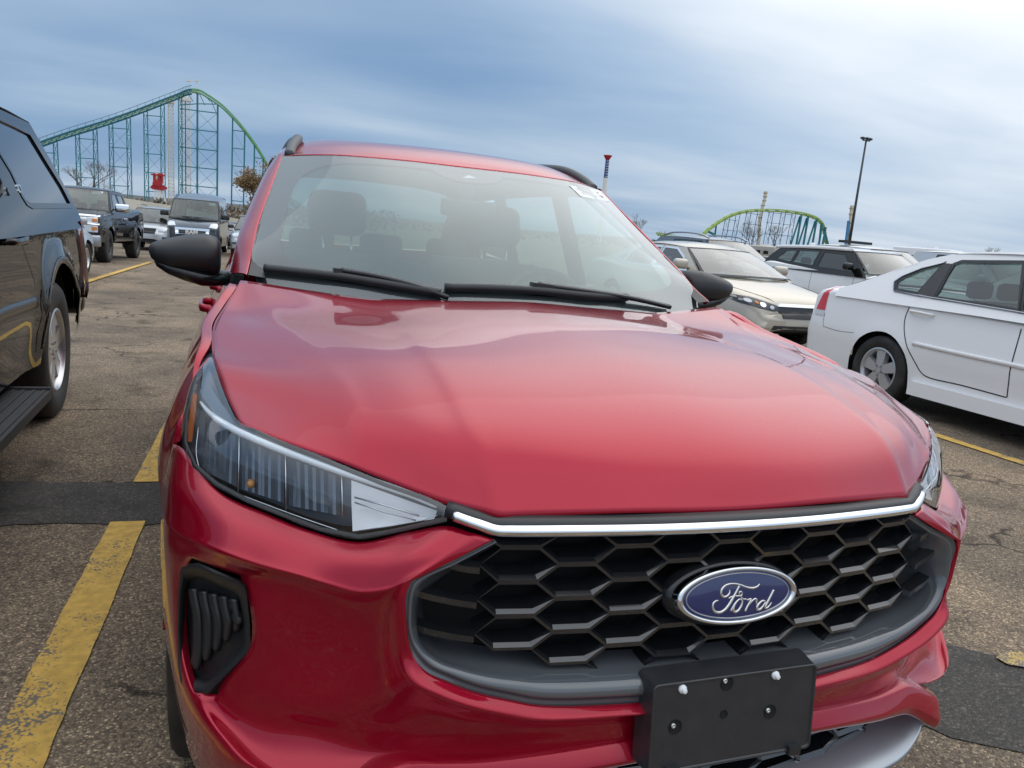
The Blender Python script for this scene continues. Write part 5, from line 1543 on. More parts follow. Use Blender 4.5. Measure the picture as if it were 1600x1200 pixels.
# ------------------------------------------------------------------ champagne saloon behind
XA = 5.62; YA = 7.75
sp = dict(L=4.86, W=.925, paint=M_beigep, sill=.24, r=.33, arch=.37, wheels=(.95, 3.72), rim=.225, nose_round=.75, nose_w=.74, nose_bulge=.09, crown=.035, wedge=.05, flare=.012,
    top=[(0, .55), (.04, .66), (.12, .72), (.35, .80), (.8, .89), (1.25, .955), (2.0, .97), (3.4, .99), (4.0, 1.03), (4.6, 1.03), (4.82, .98), (4.86, .85)],
    gh=dict(zb=.98, zr=1.355, wb=.83, wr=.60, ws=(1.22, .965, 2.05, 1.345), rg=(4.15, 1.02, 3.45, 1.345), crown=.05, arch=.03, bow=(.30, .16),
        outer=[(1.22, .92), (2.05, 1.345), (2.4, 1.365), (3.0, 1.37), (3.45, 1.345), (3.8, 1.23), (4.3, 1.04), (4.3, .92)],
        wins=[([(1.66, 1.0), (1.95, 1.19), (2.25, 1.31), (2.62, 1.32), (2.62, 1.0)], M_glassd, 'front_side_window'),
              ([(2.70, 1.0), (2.70, 1.32), (3.15, 1.315), (3.4, 1.275), (3.55, 1.16), (3.55, 1.0)], M_glassd, 'rear_side_window'),
              ([(3.62, 1.02), (3.62, 1.18), (3.90, 1.05)], M_glassd, 'quarter_window')], trim=M_chr), lightseat=False)
acc = V_('saloon_car', XA+.925, YA, sp, rz=rad(2))
for s in (-1, 1):
    f = s
    hl2 = [(s*.88, .70), (s*.86, .76), (s*.72, .755), (s*.40, .66), (s*.36, .60), (s*.45, .585), (s*.70, .62), (s*.84, .655)]
    if s > 0: hl2 = hl2[::-1]
    ho = front_patch(acc, hl2, M_lampk, 'headlight', .012)
    for (cx_, cz_, r_, m_) in ((.50, .635, .036, M_satin), (.63, .665, .042, M_chr), (.78, .705, .034, M_satin)):
        front_patch(acc, [(s*cx_+r_*math.cos(i*math.pi/6), cz_+r_*.75*math.sin(i*math.pi/6)) for i in range(12)], m_, 'lamp_bowl', .022)
    front_patch(acc, [(s*.70+.02*math.cos(i*math.pi/4), .69+.018*math.sin(i*math.pi/4)) for i in range(8)], M_ambr, 'indicator', .026)
    skin_line(acc, [(1.28, .90), (1.30, .5), (1.34, .30)], .006, s); skin_line(acc, [(2.66, .95), (2.66, .3)], .006, s)
    ln = [(s*.34, .70), (s*.40, .72), (s*.66, .80)]
front_patch(acc, [(-.36, .50), (.36, .50), (.40, .62), (.34, .68), (-.34, .68), (-.40, .62)], M_blk, 'grille', .012)
front_patch(acc, [(-.40, .655), (.40, .655), (.36, .695), (-.36, .695)], M_chr, 'grille_bar', .03)
front_patch(acc, [(-.55, .30), (.55, .30), (.50, .40), (-.50, .40)], M_blk, 'lower_intake', .01)
# bonnet shut lines
for s in (-1, 1):
    root, mk = acc[0], acc[1]; body = [c_ for c_ in root.children if c_.name.startswith('body')][0]
    bm = bmesh.new(); bm.from_mesh(body.data); t_ = BVHTree.FromBMesh(bm); bm.free()
    pts = []
    for (x_, y_) in ((.36, .02), (.45, .10), (.60, .28), (.72, .50), (.78, .75), (.80, 1.0), (.80, 1.25)):
        h = t_.ray_cast(Vector((s*x_, y_-2.43, 3)), Vector((0, 0, -1))); z_ = h[0].z if h[0] else .8; pts.append(Vector((s*x_, y_, z_+.001)))
    mk('bonnet_gap', tube(spline(pts, 4), .0035, 5), M_gap)
mb = MB(); mb.beam((-.55, 1.15, .985), (.05, 1.02, 1.0), .02, .015); mb.beam((.05, 1.0, 1.0), (.62, 1.12, .985), .02, .015); acc[1]('wiper', (mb.v, mb.f), M_blk, smooth=False)
done(acc, 'champagne beige saloon facing the camera, headlight showing behind the white saloon', 'car')

# ------------------------------------------------------------------ white compact SUV with black pillars
XE = 11.3; YE = 10.55
sp = dict(L=4.37, W=.95, paint=M_whitep, gh_paint=M_blackp, roof_paint=M_whitep, sill=.32, r=.37, arch=.42, wheels=(.85, 3.52), rim=.25,
    top=[(0, .75), (.06, .92), (.2, 1.0), (.6, 1.06), (1.15, 1.10), (2.2, 1.14), (3.3, 1.20), (4.2, 1.22), (4.33, 1.15), (4.37, 1.0)],
    gh=dict(zb=1.12, zr=1.56, wb=.90, wr=.70, ws=(1.10, 1.09, 1.75, 1.555), rg=(4.25, 1.24, 3.95, 1.52), crown=.05, arch=.02, bow=(.2, .12),
        outer=[(1.10, 1.02), (1.75, 1.56), (3.0, 1.55), (3.95, 1.52), (4.25, 1.24), (4.25, 1.05)],
        wins=[([(1.52, 1.13), (1.95, 1.48), (2.55, 1.50), (2.55, 1.16)], M_glassp, 'front_side_window'), ([(2.68, 1.17), (2.68, 1.50), (3.30, 1.49), (3.34, 1.21)], M_glassd, 'rear_side_window'), ([(3.40, 1.21), (3.36, 1.49), (3.72, 1.46), (3.92, 1.25)], M_glassd, 'quarter_window')]),
    mirm=M_blackp)
evo = V_('suv', XE+.95, YE, sp, rz=rad(3))
o = evo[1]('roof_lip', sweep(spline([Vector((-.715, 1.78, 1.575)), Vector((-.715, 3.0, 1.575)), Vector((-.71, 3.9, 1.545)), Vector((-.68, 4.15, 1.53))], 4), [(-.02, -.03), (-.01, .04), (.04, .045), (.05, -.03)]), M_whitep, both=True); fixn(o)
mb = MB(); mb.add(rbox((0, 3.7, 1.66), (.05, .14, .06), .02)); evo[1]('roof_aerial', (mb.v, mb.f), M_whitep)
skin_line(evo, [(2.62, 1.08), (2.62, .45)], .008); skin_line(evo, [(1.42, 1.0), (1.42, .45)], .008)
done(evo, 'white compact SUV with black window pillars, left of the silver car roofs', 'car')
# ================================================================== far vehicles
def gz(x, y):
    # the car park falls gently away beyond the first row on the left
    t = max(0, min(1, (9-x)/9)); return -.021*max(0, min(y, 85)-5)*t*t*(3-2*t)
def atg(u, v):
    p = at(u, v, Z=0)
    for _ in range(60):
        q = at(u, v, Z=gz(p.x, p.y)); p = p.lerp(q, .5)
    return p
def settle(v): v[0].location.z = gz(v[0].location.x, v[0].location.y); v[0].rotation_euler.x = -.0205 if v[0].location.y > 9 and abs(v[0].rotation_euler.z) < 1.6 else 0
def far(name, u, v, Y, **k):
    return at(u, v, Y=Y)
def pick_sp():
    return dict(L=5.8, W=1.0, paint=M_bluep2, sill=.55, r=.44, arch=.52, wheels=(1.0, 4.65), rim=.24, tw=.30, crown=.02, nose_round=.35, nose_w=.93, nose_bulge=.04,
        top=[(0, 1.05), (.05, 1.22), (.2, 1.28), (1.0, 1.33), (1.55, 1.36), (3.8, 1.40), (3.95, 1.42), (5.75, 1.44), (5.8, 1.30)],
        gh=dict(zb=1.36, zr=1.93, wb=.90, wr=.72, ws=(1.50, 1.34, 2.20, 1.92), rg=(3.95, 1.38, 3.75, 1.92), crown=.05, arch=.02,
            outer=[(1.50, 1.25), (2.20, 1.93), (3.75, 1.93), (3.97, 1.38), (3.97, 1.25)],
            wins=[([(1.95, 1.38), (2.3, 1.83), (2.85, 1.85), (2.85, 1.38)], M_glassp, 'front_side_window'), ([(2.95, 1.38), (2.95, 1.85), (3.6, 1.84), (3.7, 1.38)], M_glassp, 'rear_side_window')]),
        rimm=M_alloyd, mirm=M_chr, mirs=1.5, style='five', spokes=6)
M_bluep2 = paint('midnight_paint', (.006, .009, .015), rough=.3, dirt=.03)
pk = V_('pickup_truck', -4.62, 21.6, pick_sp(), rz=rad(-5)); settle(pk)
for s in (-1, 1):
    a = [(s*.93, 1.02), (s*.92, 1.18), (s*.58, 1.17), (s*.58, 1.03)]; front_patch(pk, a, M_lampg, 'headlight', .02)
    a = [(s*.93, .80), (s*.93, .97), (s*.58, .97), (s*.58, .80)]; front_patch(pk, a, M_lampg, 'headlight', .02)
    for zc in (.85, 1.06): front_patch(pk, [(s*.92, zc), (s*.92, zc+.08), (s*.80, zc+.08), (s*.80, zc)], M_ambr, 'indicator', .035)
    front_patch(pk, [(s*.78, .52), (s*.78, .62), (s*.58, .62), (s*.58, .52)], M_lampk, 'fog_lamp', .07)
front_patch(pk, [(-.55, .80), (.55, .80), (.55, 1.19), (-.55, 1.19)], M_blk, 'grille', .015)
front_patch(pk, [(-.96, .985), (.96, .985), (.96, 1.02), (-.96, 1.02)], M_chr, 'grille_bar', .045)
front_patch(pk, [(-.96, 1.185), (.96, 1.185), (.94, 1.24), (-.94, 1.24)], M_chr, 'grille_bar', .045)
mb = MB(); mb.add(rbox((0, -.03, .58), (2.0, .22, .30), .05)); pk[1]('front_bumper', (mb.v, mb.f), M_satin)
mb = MB(); mb.add(rbox((0, .05, .38), (1.8, .15, .14), .04)); pk[1]('air_dam', (mb.v, mb.f), M_blk)
skin_line(pk, [(1.75, 1.3), (1.75, .65)], .012, 1); skin_line(pk, [(2.90, 1.33), (2.90, .65)], .012, 1); skin_line(pk, [(3.85, 1.37), (3.85, .65)], .012, 1)
for yy in (2.75, 3.0):
    pk[1]('door_handle', rbox((1.0, yy, 1.18), (.05, .16, .035), .012), M_chr)
def sticker(veh, x, y, z, w=.28, h=.08):
    veh[1]('window_sticker', ([Vector((x, y, z)), Vector((x+w, y, z)), Vector((x+w, y+h*.9, z+h)), Vector((x, y+h*.9, z+h))], [(0, 1, 2, 3)]), simple('sticker_paper', (.8, .78, .76), .6), smooth=False)
sticker(pk, .32, 2.0, 1.80)
done(pk, 'lifted black pickup truck with chrome bumper and twin headlights, facing the camera', 'pickup')

# panel van
sp = dict(L=5.6, W=1.02, paint=M_greyp, sill=.32, r=.35, arch=.42, wheels=(.95, 4.4), rim=.20, crown=.02, nose_round=.4, nose_w=.86, nose_bulge=.05,
    top=[(0, .85), (.05, 1.10), (.2, 1.22), (.6, 1.36), (.75, 1.42), (2.0, 1.5), (5.4, 1.5), (5.6, 1.4)],
    gh=dict(zb=1.40, zr=2.38, wb=.985, wr=.86, ws=(.62, 1.36, 1.32, 2.18), rg=(5.55, 1.42, 5.45, 2.40), crown=.10, arch=.12, bow=(.26, .18),
        outer=[(.62, 1.28), (1.32, 2.18), (1.9, 2.38), (5.45, 2.40), (5.55, 1.4), (5.55, 1.28)],
        wins=[([(1.05, 1.46), (1.42, 1.98), (2.1, 2.0), (2.1, 1.46)], M_glassp, 'front_side_window')]), mirm=M_blk, mirs=1.35, mir=(1.0, 1.5))
pv = at(303, 345, Y=34)
van = V_('panel_van', pv.x+.15, 33.6, sp, rz=rad(-4)); settle(van)
front_patch(van, [(-.90, .35), (.90, .35), (.95, .95), (.85, 1.02), (-.85, 1.02), (-.95, .95)], simple('van_bumper', (.045, .05, .058), .55), 'front_bumper', .02)
front_patch(van, [(-.62, .72), (.62, .72), (.66, 1.02), (-.66, 1.02)], M_chr, 'grille_surround', .05)
front_patch(van, [(-.50, .77), (.50, .77), (.52, .93), (-.52, .93)], M_blk, 'grille', .07)
for s in (-1, 1): front_patch(van, [(s*.96, 1.05), (s*.93, 1.28), (s*.70, 1.24), (s*.62, 1.08)], M_lampg, 'headlight', .03)
text_obj('grille_lettering', 'RAM', .23, simple('white_steel', (.72, .70, .66), .5), Matrix.Translation(Vector((0, -2.8-.22, .85))) @ Matrix.Rotation(rad(90), 4, 'X'), van[0], bold=.012)
sticker(van, .50, 1.12, 2.0, .26, .10)
mb = MB(); mb.beam((-.75, .60, 1.44), (-.05, .36, 1.46), .03, .03); mb.beam((-.02, .36, 1.46), (.72, .60, 1.44), .03, .03); van[1]('wiper', (mb.v, mb.f), M_blk, smooth=False)
done(van, 'blue grey high-roof panel van with white lettering on its chrome-framed grille', 'van')

def compact(paintm, L=4.6, W=.9, tall=1.45, suvlike=False, **kw):
    zb_ = .98 if not suvlike else 1.10; zr_ = tall-.08
    yr = 3.45 if not suvlike else 4.05
    s_ = dict(L=L, W=W, paint=paintm, sill=.26 if not suvlike else .32, r=.33 if not suvlike else .36, arch=.375 if not suvlike else .41, wheels=(.9, 3.6), crown=.03,
        top=[(0, .60), (.05, .74), (.2, .80), (.7, .90), (1.2, zb_-.02), (2.0, zb_), (3.4, zb_+.04), (4.2, zb_+.06), (4.5, zb_+.02), (4.6, .85)] if not suvlike else [(0, .75), (.05, .92), (.2, .98), (.8, 1.05), (1.25, 1.09), (2.2, 1.12), (4.3, 1.17), (4.5, 1.1), (4.6, .95)],
        gh=dict(zb=zb_, zr=zr_, wb=W-.07, wr=W-.28, ws=(1.2, zb_-.01, 2.0, zr_), rg=((4.1, zb_+.05, 3.4, zr_) if not suvlike else (4.45, 1.16, 4.1, zr_)), crown=.05, arch=.03,
            outer=[(1.2, zb_-.06), (2.0, zr_), (2.7, zr_+.015), (yr if not suvlike else 4.1, zr_), ((4.1 if not suvlike else 4.45), zb_+.05), ((4.1 if not suvlike else 4.45), zb_-.05)],
            wins=[([(1.65, zb_+.02), (2.1, zr_-.06), (2.6, zr_-.05), (2.6, zb_+.02)], M_glassd, 'front_side_window'), ([(2.7, zb_+.02), (2.7, zr_-.05), (3.35, zr_-.06), (3.5, zb_+.1), (3.5, zb_+.02)], M_glassd, 'rear_side_window')]))
    s_.update(kw); return s_
def lamps(v, z0=.62, W=.9, hz=.12, grille=True):
    for s in (-1, 1):
        front_patch(v, [(s*W*.94, z0), (s*W*.92, z0+hz), (s*W*.62, z0+hz*.8), (s*W*.58, z0)], M_lampg, 'headlight', .02)
        front_patch(v, [(s*W*.9, z0-.28), (s*W*.9, z0-.20), (s*W*.74, z0-.20), (s*W*.74, z0-.28)], M_lampk, 'fog_lamp', .02)
    if grille: front_patch(v, [(-W*.45, z0-.10), (W*.45, z0-.10), (W*.5, z0+hz), (-W*.5, z0+hz)], M_blk, 'grille', .015)
    front_patch(v, [(-W*.6, .34), (W*.6, .34), (W*.55, .44), (-W*.55, .44)], M_blk, 'lower_intake', .012)
# silver saloon nose between the black SUV and the pickup (nose points away)
v = V_('saloon_car', -4.12, 11.2, compact(M_silverp, nose_w=.8), rz=rad(180-5)); 
v[0].location = (-4.48, 15.4, 0); settle(v)
done(v, 'silver saloon seen in a sliver between the black SUV and the lifted pickup', 'car')
p = at(222, 345, Y=34)
v = V_('suv', p.x+.35, 33.4, compact(M_silverp, L=4.8, W=.93, tall=1.76, suvlike=True), rz=rad(-6)); settle(v); lamps(v, .78, .93)
o = v[1]('roof_rail', sweep([Vector((.62, 2.2, 1.80)), Vector((.64, 2.6, 1.84)), Vector((.64, 3.9, 1.83))], [(-.02, -.02), (-.02, .02), (.02, .02), (.02, -.02)]), M_satin, both=True)
done(v, 'silver SUV with roof rails parked between the pickup and the grey van', 'car')
p = at(354, 365, Y=44)
v = V_('saloon_car', p.x, 43.5, compact(M_bluep, W=.9), rz=rad(-4)); settle(v); lamps(v, .64)
done(v, 'dark blue saloon just right of the grey van', 'car')
p = at(364, 365, Y=33)
v = V_('suv', p.x+.95, 32.2, compact(M_silverp, L=4.7, W=.92, tall=1.74, suvlike=True, mirm=M_blk), rz=rad(-4)); settle(v); lamps(v, .80, .92, .16)
done(v, 'silver off-roader half hidden behind the red door mirror pillar', 'car')
p = at(342, 365, Y=49)
v = V_('saloon_car', p.x-.1, 49, compact(M_silverp, W=.9), rz=rad(-4)); settle(v); lamps(v, .64)
done(v, 'small silver car far off between the van and the dark blue saloon', 'car')
p = at(251, 350, Y=44)
v = V_('suv', p.x, 43.5, compact(M_bluep, L=4.7, W=.92, tall=1.74, suvlike=True), rz=rad(-4)); settle(v); lamps(v, .80, .92, .16)
done(v, 'dark SUV behind the silver SUV, at the left flank of the grey van', 'car')
# right-hand far row
p = at(1138, 376, Y=16)
v = V_('suv', p.x+.35, 14.6, compact(M_greyp, L=4.8, W=.95, tall=1.66, suvlike=True), rz=rad(3))
o = v[1]('roof_rail', sweep(spline([Vector((-.60, 1.95, 1.62)), Vector((-.63, 2.3, 1.70)), Vector((-.63, 3.5, 1.71)), Vector((-.60, 3.95, 1.64))], 4), [(-.02, -.02), (-.02, .02), (.02, .02), (.02, -.02)]), M_satin, both=True)
lamps(v, .8, .95); done(v, 'grey SUV with silver roof rails behind the champagne saloon', 'car')
p = at(1395, 384, Y=15)
v = V_('suv', p.x+.3, 13.4, compact(M_silverp, L=4.9, W=.97, tall=1.78, suvlike=True), rz=rad(3)); lamps(v, .8, .95)
mb = MB(); mb.box((.0, 3.2, 1.86), (1.0, .25, .07)); v[1]('roof_bar', (mb.v, mb.f), M_blk, smooth=False)
done(v, 'silver SUV with a black roof bar behind the white compact SUV', 'car')
p = at(1590, 384, Y=14)
v = V_('suv', p.x+.55, 12.9, compact(M_silverp, L=4.9, W=.97, tall=1.86, suvlike=True), rz=rad(3)); lamps(v, .8, .95)
done(v, 'silver SUV roof at the right edge, over the white saloon', 'car')
def box_vehicle(name, label, cat, c, d, mat, stripe=None, wheels=True, rz=0.):
    root = empty(name, (c[0], c[1], 0), rz)
    vf = rbox((0, 0, c[2]+d[2]/2), d, .12, seg=3); addmesh('body', vf[0], vf[1], mat, root)
    mb = MB(); mb.box((0, -d[1]/2-.012, c[2]+d[2]*.66), (d[0]*.72, .02, d[2]*.26)); addmesh('windscreen', mb.v, mb.f, M_glassp, root, False)
    mb = MB()
    for k in range(4): mb.box((-d[0]/2-.012, -d[1]*.3+k*d[1]*.2, c[2]+d[2]*.62), (.02, d[1]*.12, d[2]*.2))
    for i in range(4):
        m2 = MB(); m2.box((-d[0]/2-.012, -d[1]*.3+i*d[1]*.2, c[2]+d[2]*.62), (.02, d[1]*.12, d[2]*.2)); addmesh('side_window', m2.v, m2.f, M_glassp, root, False)
    m2 = MB(); m2.box((0, 0, c[2]+d[2]*.3), (d[0]+.02, d[1]+.02, d[2]*.06)); addmesh('stripe', m2.v, m2.f, stripe or M_greyp, root, False)
    for x_ in (-1, 1):
        for y_ in (-1, 1):
            h = make_wheel('wheel', .42, .25, .24, (M_tyre, M_alloy), 5, parent=root, side=x_); h.location = (x_*(d[0]/2-.15), y_*d[1]*.32, .42)
    m2 = MB(); m2.box((0, -.5, c[2]+d[2]+.12), (.7, .9, .22)); addmesh('roof_unit', m2.v, m2.f, M_whitep, root, False)
    return tag(root, label, cat)
p = at(1462, 388, Y=60)
box_vehicle('camper_van', 'white camper van roof in the far row under the open sky', 'camper', (p.x, 61, .5), (2.4, 6.0, 2.75), M_whitep, rz=rad(12))
p = at(1190, 386, Y=70)
box_vehicle('minibus', 'cream minibus behind the champagne saloon, under the coaster', 'bus', (p.x, 70, .4), (2.1, 5.5, 1.75), M_beigep, rz=rad(10))

# ================================================================== ground
def asphalt(name, base, dark, seed=0., speck=1.):
    m, nt, b = newmat(name); L = nt.links.new
    tc = N(nt, 'ShaderNodeTexCoord'); mp = N(nt, 'ShaderNodeMapping'); mp.inputs['Location'].default_value = (seed, seed*2, 0); L(tc.outputs['Object'], mp.inputs[0]); V = mp.outputs[0]
    big = N(nt, 'ShaderNodeTexNoise', Scale=.55, Detail=7., Roughness=.62); L(V, big.inputs['Vector'])
    r1 = N(nt, 'ShaderNodeValToRGB'); r1.color_ramp.elements[0].position = .36; r1.color_ramp.elements[1].position = .62
    r1.color_ramp.elements[0].color = (*dark, 1); r1.color_ramp.elements[1].color = (*base, 1); L(big.outputs['Fac'], r1.inputs['Fac'])
    # aggregate stones
    vo = N(nt, 'ShaderNodeTexVoronoi', Scale=135.); L(V, vo.inputs['Vector'])
    sep = N(nt, 'ShaderNodeSeparateColor'); L(vo.outputs['Color'], sep.inputs[0])
    r2 = N(nt, 'ShaderNodeValToRGB'); cr_ = r2.color_ramp; cr_.elements[0].position = 0; cr_.elements[0].color = (.42, .40, .38, 1); cr_.elements[1].position = 1; cr_.elements[1].color = (2.1, 1.95, 1.75, 1)
    e = cr_.elements.new(.55); e.color = (.85, .82, .80, 1); e = cr_.elements.new(.86); e.color = (1.15, 1.1, 1.0, 1)
    L(sep.outputs[0], r2.inputs['Fac'])
    mx = N(nt, 'ShaderNodeMix', data_type='RGBA', blend_type='MULTIPLY'); mx.inputs['Factor'].default_value = speck; L(r1.outputs['Color'], mx.inputs['A']); L(r2.outputs['Color'], mx.inputs['B'])
    # fines between the stones
    r3 = N(nt, 'ShaderNodeMapRange'); r3.inputs['From Min'].default_value = 0; r3.inputs['From Max'].default_value = .55; r3.inputs['To Min'].default_value = 1.15; r3.inputs['To Max'].default_value = .55; L(vo.outputs['Distance'], r3.inputs['Value'])
    m2 = N(nt, 'ShaderNodeVectorMath', operation='SCALE'); L(mx.outputs['Result'], m2.inputs[0]); L(r3.outputs['Result'], m2.inputs['Scale'])
    # cracks: warped voronoi edges, only in places
    wn = N(nt, 'ShaderNodeTexNoise', Scale=1.6, Detail=6.); L(V, wn.inputs['Vector'])
    wa = N(nt, 'ShaderNodeVectorMath', operation='SCALE'); wa.inputs['Scale'].default_value = .9; L(wn.outputs['Color'], wa.inputs[0])
    ad = N(nt, 'ShaderNodeVectorMath', operation='ADD'); L(V, ad.inputs[0]); L(wa.outputs[0], ad.inputs[1])
    ce = N(nt, 'ShaderNodeTexVoronoi', Scale=.75, feature='DISTANCE_TO_EDGE'); L(ad.outputs[0], ce.inputs['Vector'])
    cm = N(nt, 'ShaderNodeMapRange'); cm.inputs['From Min'].default_value = .004; cm.inputs['From Max'].default_value = .016; cm.inputs['To Min'].default_value = .25; cm.inputs['To Max'].default_value = 1; L(ce.outputs['Distance'], cm.inputs['Value'])
    gate = N(nt, 'ShaderNodeTexNoise', Scale=.8, Detail=3.); L(V, gate.inputs['Vector'])
    gr = N(nt, 'ShaderNodeMapRange'); gr.inputs['From Min'].default_value = .46; gr.inputs['From Max'].default_value = .54; L(gate.outputs['Fac'], gr.inputs['Value'])
    mxc = N(nt, 'ShaderNodeMix', data_type='FLOAT'); L(gr.outputs['Result'], mxc.inputs['Factor']); mxc.inputs['A'].default_value = 1; L(cm.outputs['Result'], mxc.inputs['B'])
    m3 = N(nt, 'ShaderNodeVectorMath', operation='SCALE'); L(m2.outputs[0], m3.inputs[0]); L(mxc.outputs['Result'], m3.inputs['Scale'])
    # oil and dirt blots
    bl = N(nt, 'ShaderNodeTexNoise', Scale=2.6, Detail=4., Roughness=.6); L(V, bl.inputs['Vector'])
    br = N(nt, 'ShaderNodeMapRange'); br.inputs['From Min'].default_value = .55; br.inputs['From Max'].default_value = .72; br.inputs['To Min'].default_value = 1; br.inputs['To Max'].default_value = .42; L(bl.outputs['Fac'], br.inputs['Value'])
    m4 = N(nt, 'ShaderNodeVectorMath', operation='SCALE'); L(m3.outputs[0], m4.inputs[0]); L(br.outputs['Result'], m4.inputs['Scale'])
    L(m4.outputs[0], b.inputs['Base Color']); b.inputs['Roughness'].default_value = .88; b.inputs['Specular IOR Level'].default_value = .3
    nb = N(nt, 'ShaderNodeMath', operation='MULTIPLY'); L(r3.outputs['Result'], nb.inputs[0]); L(mxc.outputs['Result'], nb.inputs[1])
    bp_ = N(nt, 'ShaderNodeBump', Strength=.9, Distance=.006); L(nb.outputs[0], bp_.inputs['Height']); L(bp_.outputs[0], b.inputs['Normal'])
    return m
M_asp = asphalt('old_asphalt', (.47, .37, .265), (.21, .176, .138))
M_asp2 = asphalt('patch_asphalt', (.135, .126, .115), (.085, .081, .076), 7., .7)
xs_ = [-900, -300, -120, -60]+[-40+3*i for i in range(24)]+[40, 80, 200, 900]; ys_ = [-600, -100, -20, 0, 5]+[5+4*i for i in range(1, 21)]+[90, 130, 300, 900, 2600]
vs, fs = grid_mesh([[Vector((x, y, gz(x, y))) for x in xs_] for y in ys_])
g_ = addmesh('ground', vs, fs, M_asp, None, False); tag(g_, kind='structure')
def ragged(name, pts, z, mat, amp=.02, step=.06, seed=1, kind='structure', label=None):
    out = []
    n = len(pts); rr = random.Random(seed)
    for i in range(n):
        a, b = Vector(pts[i]), Vector(pts[(i+1) % n]); k = max(1, int((b-a).length/step))
        d = (b-a).normalized(); nn = Vector((-d.y, d.x))
        for j in range(k):
            p = a.lerp(b, j/k); q = noise.noise(Vector((p.x*3, p.y*3, seed)))*amp*1.5+rr.uniform(-amp, amp)*.5
            out.append(p+nn*q)
    tri = tessellate_polygon([[Vector((p.x, p.y, 0)) for p in out]])
    o = addmesh(name, [(p.x, p.y, z+gz(p.x, p.y)) for p in out], [tuple(t) for t in tri], mat, None, False)
    bm = bmesh.new(); bm.from_mesh(o.data); bmesh.ops.recalc_face_normals(bm, faces=bm.faces)
    for f in bm.faces:
        if f.normal.z < 0: f.normal_flip()
    bm.to_mesh(o.data); bm.free()
    return tag(o, kind=kind)
# worn yellow paint
def worn_paint(name, c0, wear):
    m, nt, b = newmat(name); L = nt.links.new
    tc = N(nt, 'ShaderNodeTexCoord'); V = tc.outputs['Object']
    n1 = N(nt, 'ShaderNodeTexNoise', Scale=3.2, Detail=10., Roughness=.75); L(V, n1.inputs['Vector'])
    n2 = N(nt, 'ShaderNodeTexVoronoi', Scale=105.); L(V, n2.inputs['Vector'])
    ad = N(nt, 'ShaderNodeMath', operation='MULTIPLY_ADD'); L(n2.outputs['Distance'], ad.inputs[0]); ad.inputs[1].default_value = .28; L(n1.outputs['Fac'], ad.inputs[2])
    r = N(nt, 'ShaderNodeMapRange'); r.inputs['From Min'].default_value = wear-.03; r.inputs['From Max'].default_value = wear+.03; L(ad.outputs[0], r.inputs['Value'])
    n3 = N(nt, 'ShaderNodeTexNoise', Scale=25., Detail=5.); L(V, n3.inputs['Vector'])
    rc = N(nt, 'ShaderNodeValToRGB'); rc.color_ramp.elements[0].position = .35; rc.color_ramp.elements[1].position = .65; rc.color_ramp.elements[0].color = tuple(x*.72 for x in c0)+(1,); rc.color_ramp.elements[1].color = (*c0, 1); L(n3.outputs['Fac'], rc.inputs['Fac'])
    mx = N(nt, 'ShaderNodeMix', data_type='RGBA'); L(r.outputs['Result'], mx.inputs['Factor']); L(rc.outputs['Color'], mx.inputs['A']); mx.inputs['B'].default_value = (.16, .135, .105, 1)
    L(mx.outputs['Result'], b.inputs['Base Color']); b.inputs['Roughness'].default_value = .75
    bp_ = N(nt, 'ShaderNodeBump', Strength=.6, Distance=.004); bp_.invert = True; L(n2.outputs['Distance'], bp_.inputs['Height']); L(bp_.outputs[0], b.inputs['Normal'])
    return m
M_yel = worn_paint('worn_yellow_paint', (.68, .42, .085), .74)
M_yel2 = worn_paint('very_worn_yellow_paint', (.56, .38, .10), .70)
ragged('asphalt_patch', [(-3.2, 2.70), (-1.60, 2.47), (-1.0, 2.40), (.9, 2.2), (.9, 2.7), (-1.0, 2.94), (-1.7, 3.02), (-3.2, 3.18)], .004, M_asp2, .025, seed=3)
_q = [at(u, v, Z=0) for u, v in ((1300, 1150), (1445, 1132), (1530, 1162), (1600, 1182), (1800, 1235), (1800, 1085), (1600, 1032), (1545, 1022), (1490, 1008), (1400, 1000), (1300, 1010))]
ragged('asphalt_patch', [(p.x, p.y) for p in _q], .004, M_asp2, .03, seed=5)
_q = [at(u, v, Z=0) for u, v in ((1556, 1032), (1578, 1022), (1612, 1030), (1640, 1048), (1600, 1046), (1575, 1042))]
ragged('paint_remnant', [(p.x, p.y) for p in _q], .012, M_yel2 if 'M_yel2' in globals() else M_asp2, .01, .03, seed=25)
ragged('asphalt_patch', [(1.9, 6.3), (4.4, 6.0), (4.45, 6.5), (1.9, 6.8)], .004, M_asp2, .03, seed=6)
def line(a, b, w, mat, seed, z=.008):
    a, b = Vector(a), Vector(b); d = (b-a).normalized(); n = Vector((-d.y, d.x))*w/2
    return ragged('parking_line', [a-n, b-n, b+n, a+n], z, mat, .004, .05, seed)
line((-1.30, .30), (-1.19, 2.44), .135, M_yel, 11)
line((-1.165, 2.96), (-.90, 8.2), .115, M_yel, 12)
line((4.66, -1.5), (4.66, 6.5), .11, M_yel, 13)
_a, _b = atg(120, 446), atg(236, 410)
line((_a.x, _a.y), (_b.x, _b.y), .14, M_yel, 14, .02)
line((1.75, 9.5), (1.75, 14), .11, M_yel, 16, .03)
line((8.6, 9.5), (8.8, 15), .11, M_yel, 17)
line((1.7, -3.5), (1.78, .15), .11, M_yel2, 18)
line((-4.2, -2), (-3.9, 4), .11, M_yel, 19)
# second crack seals further left handled by the material

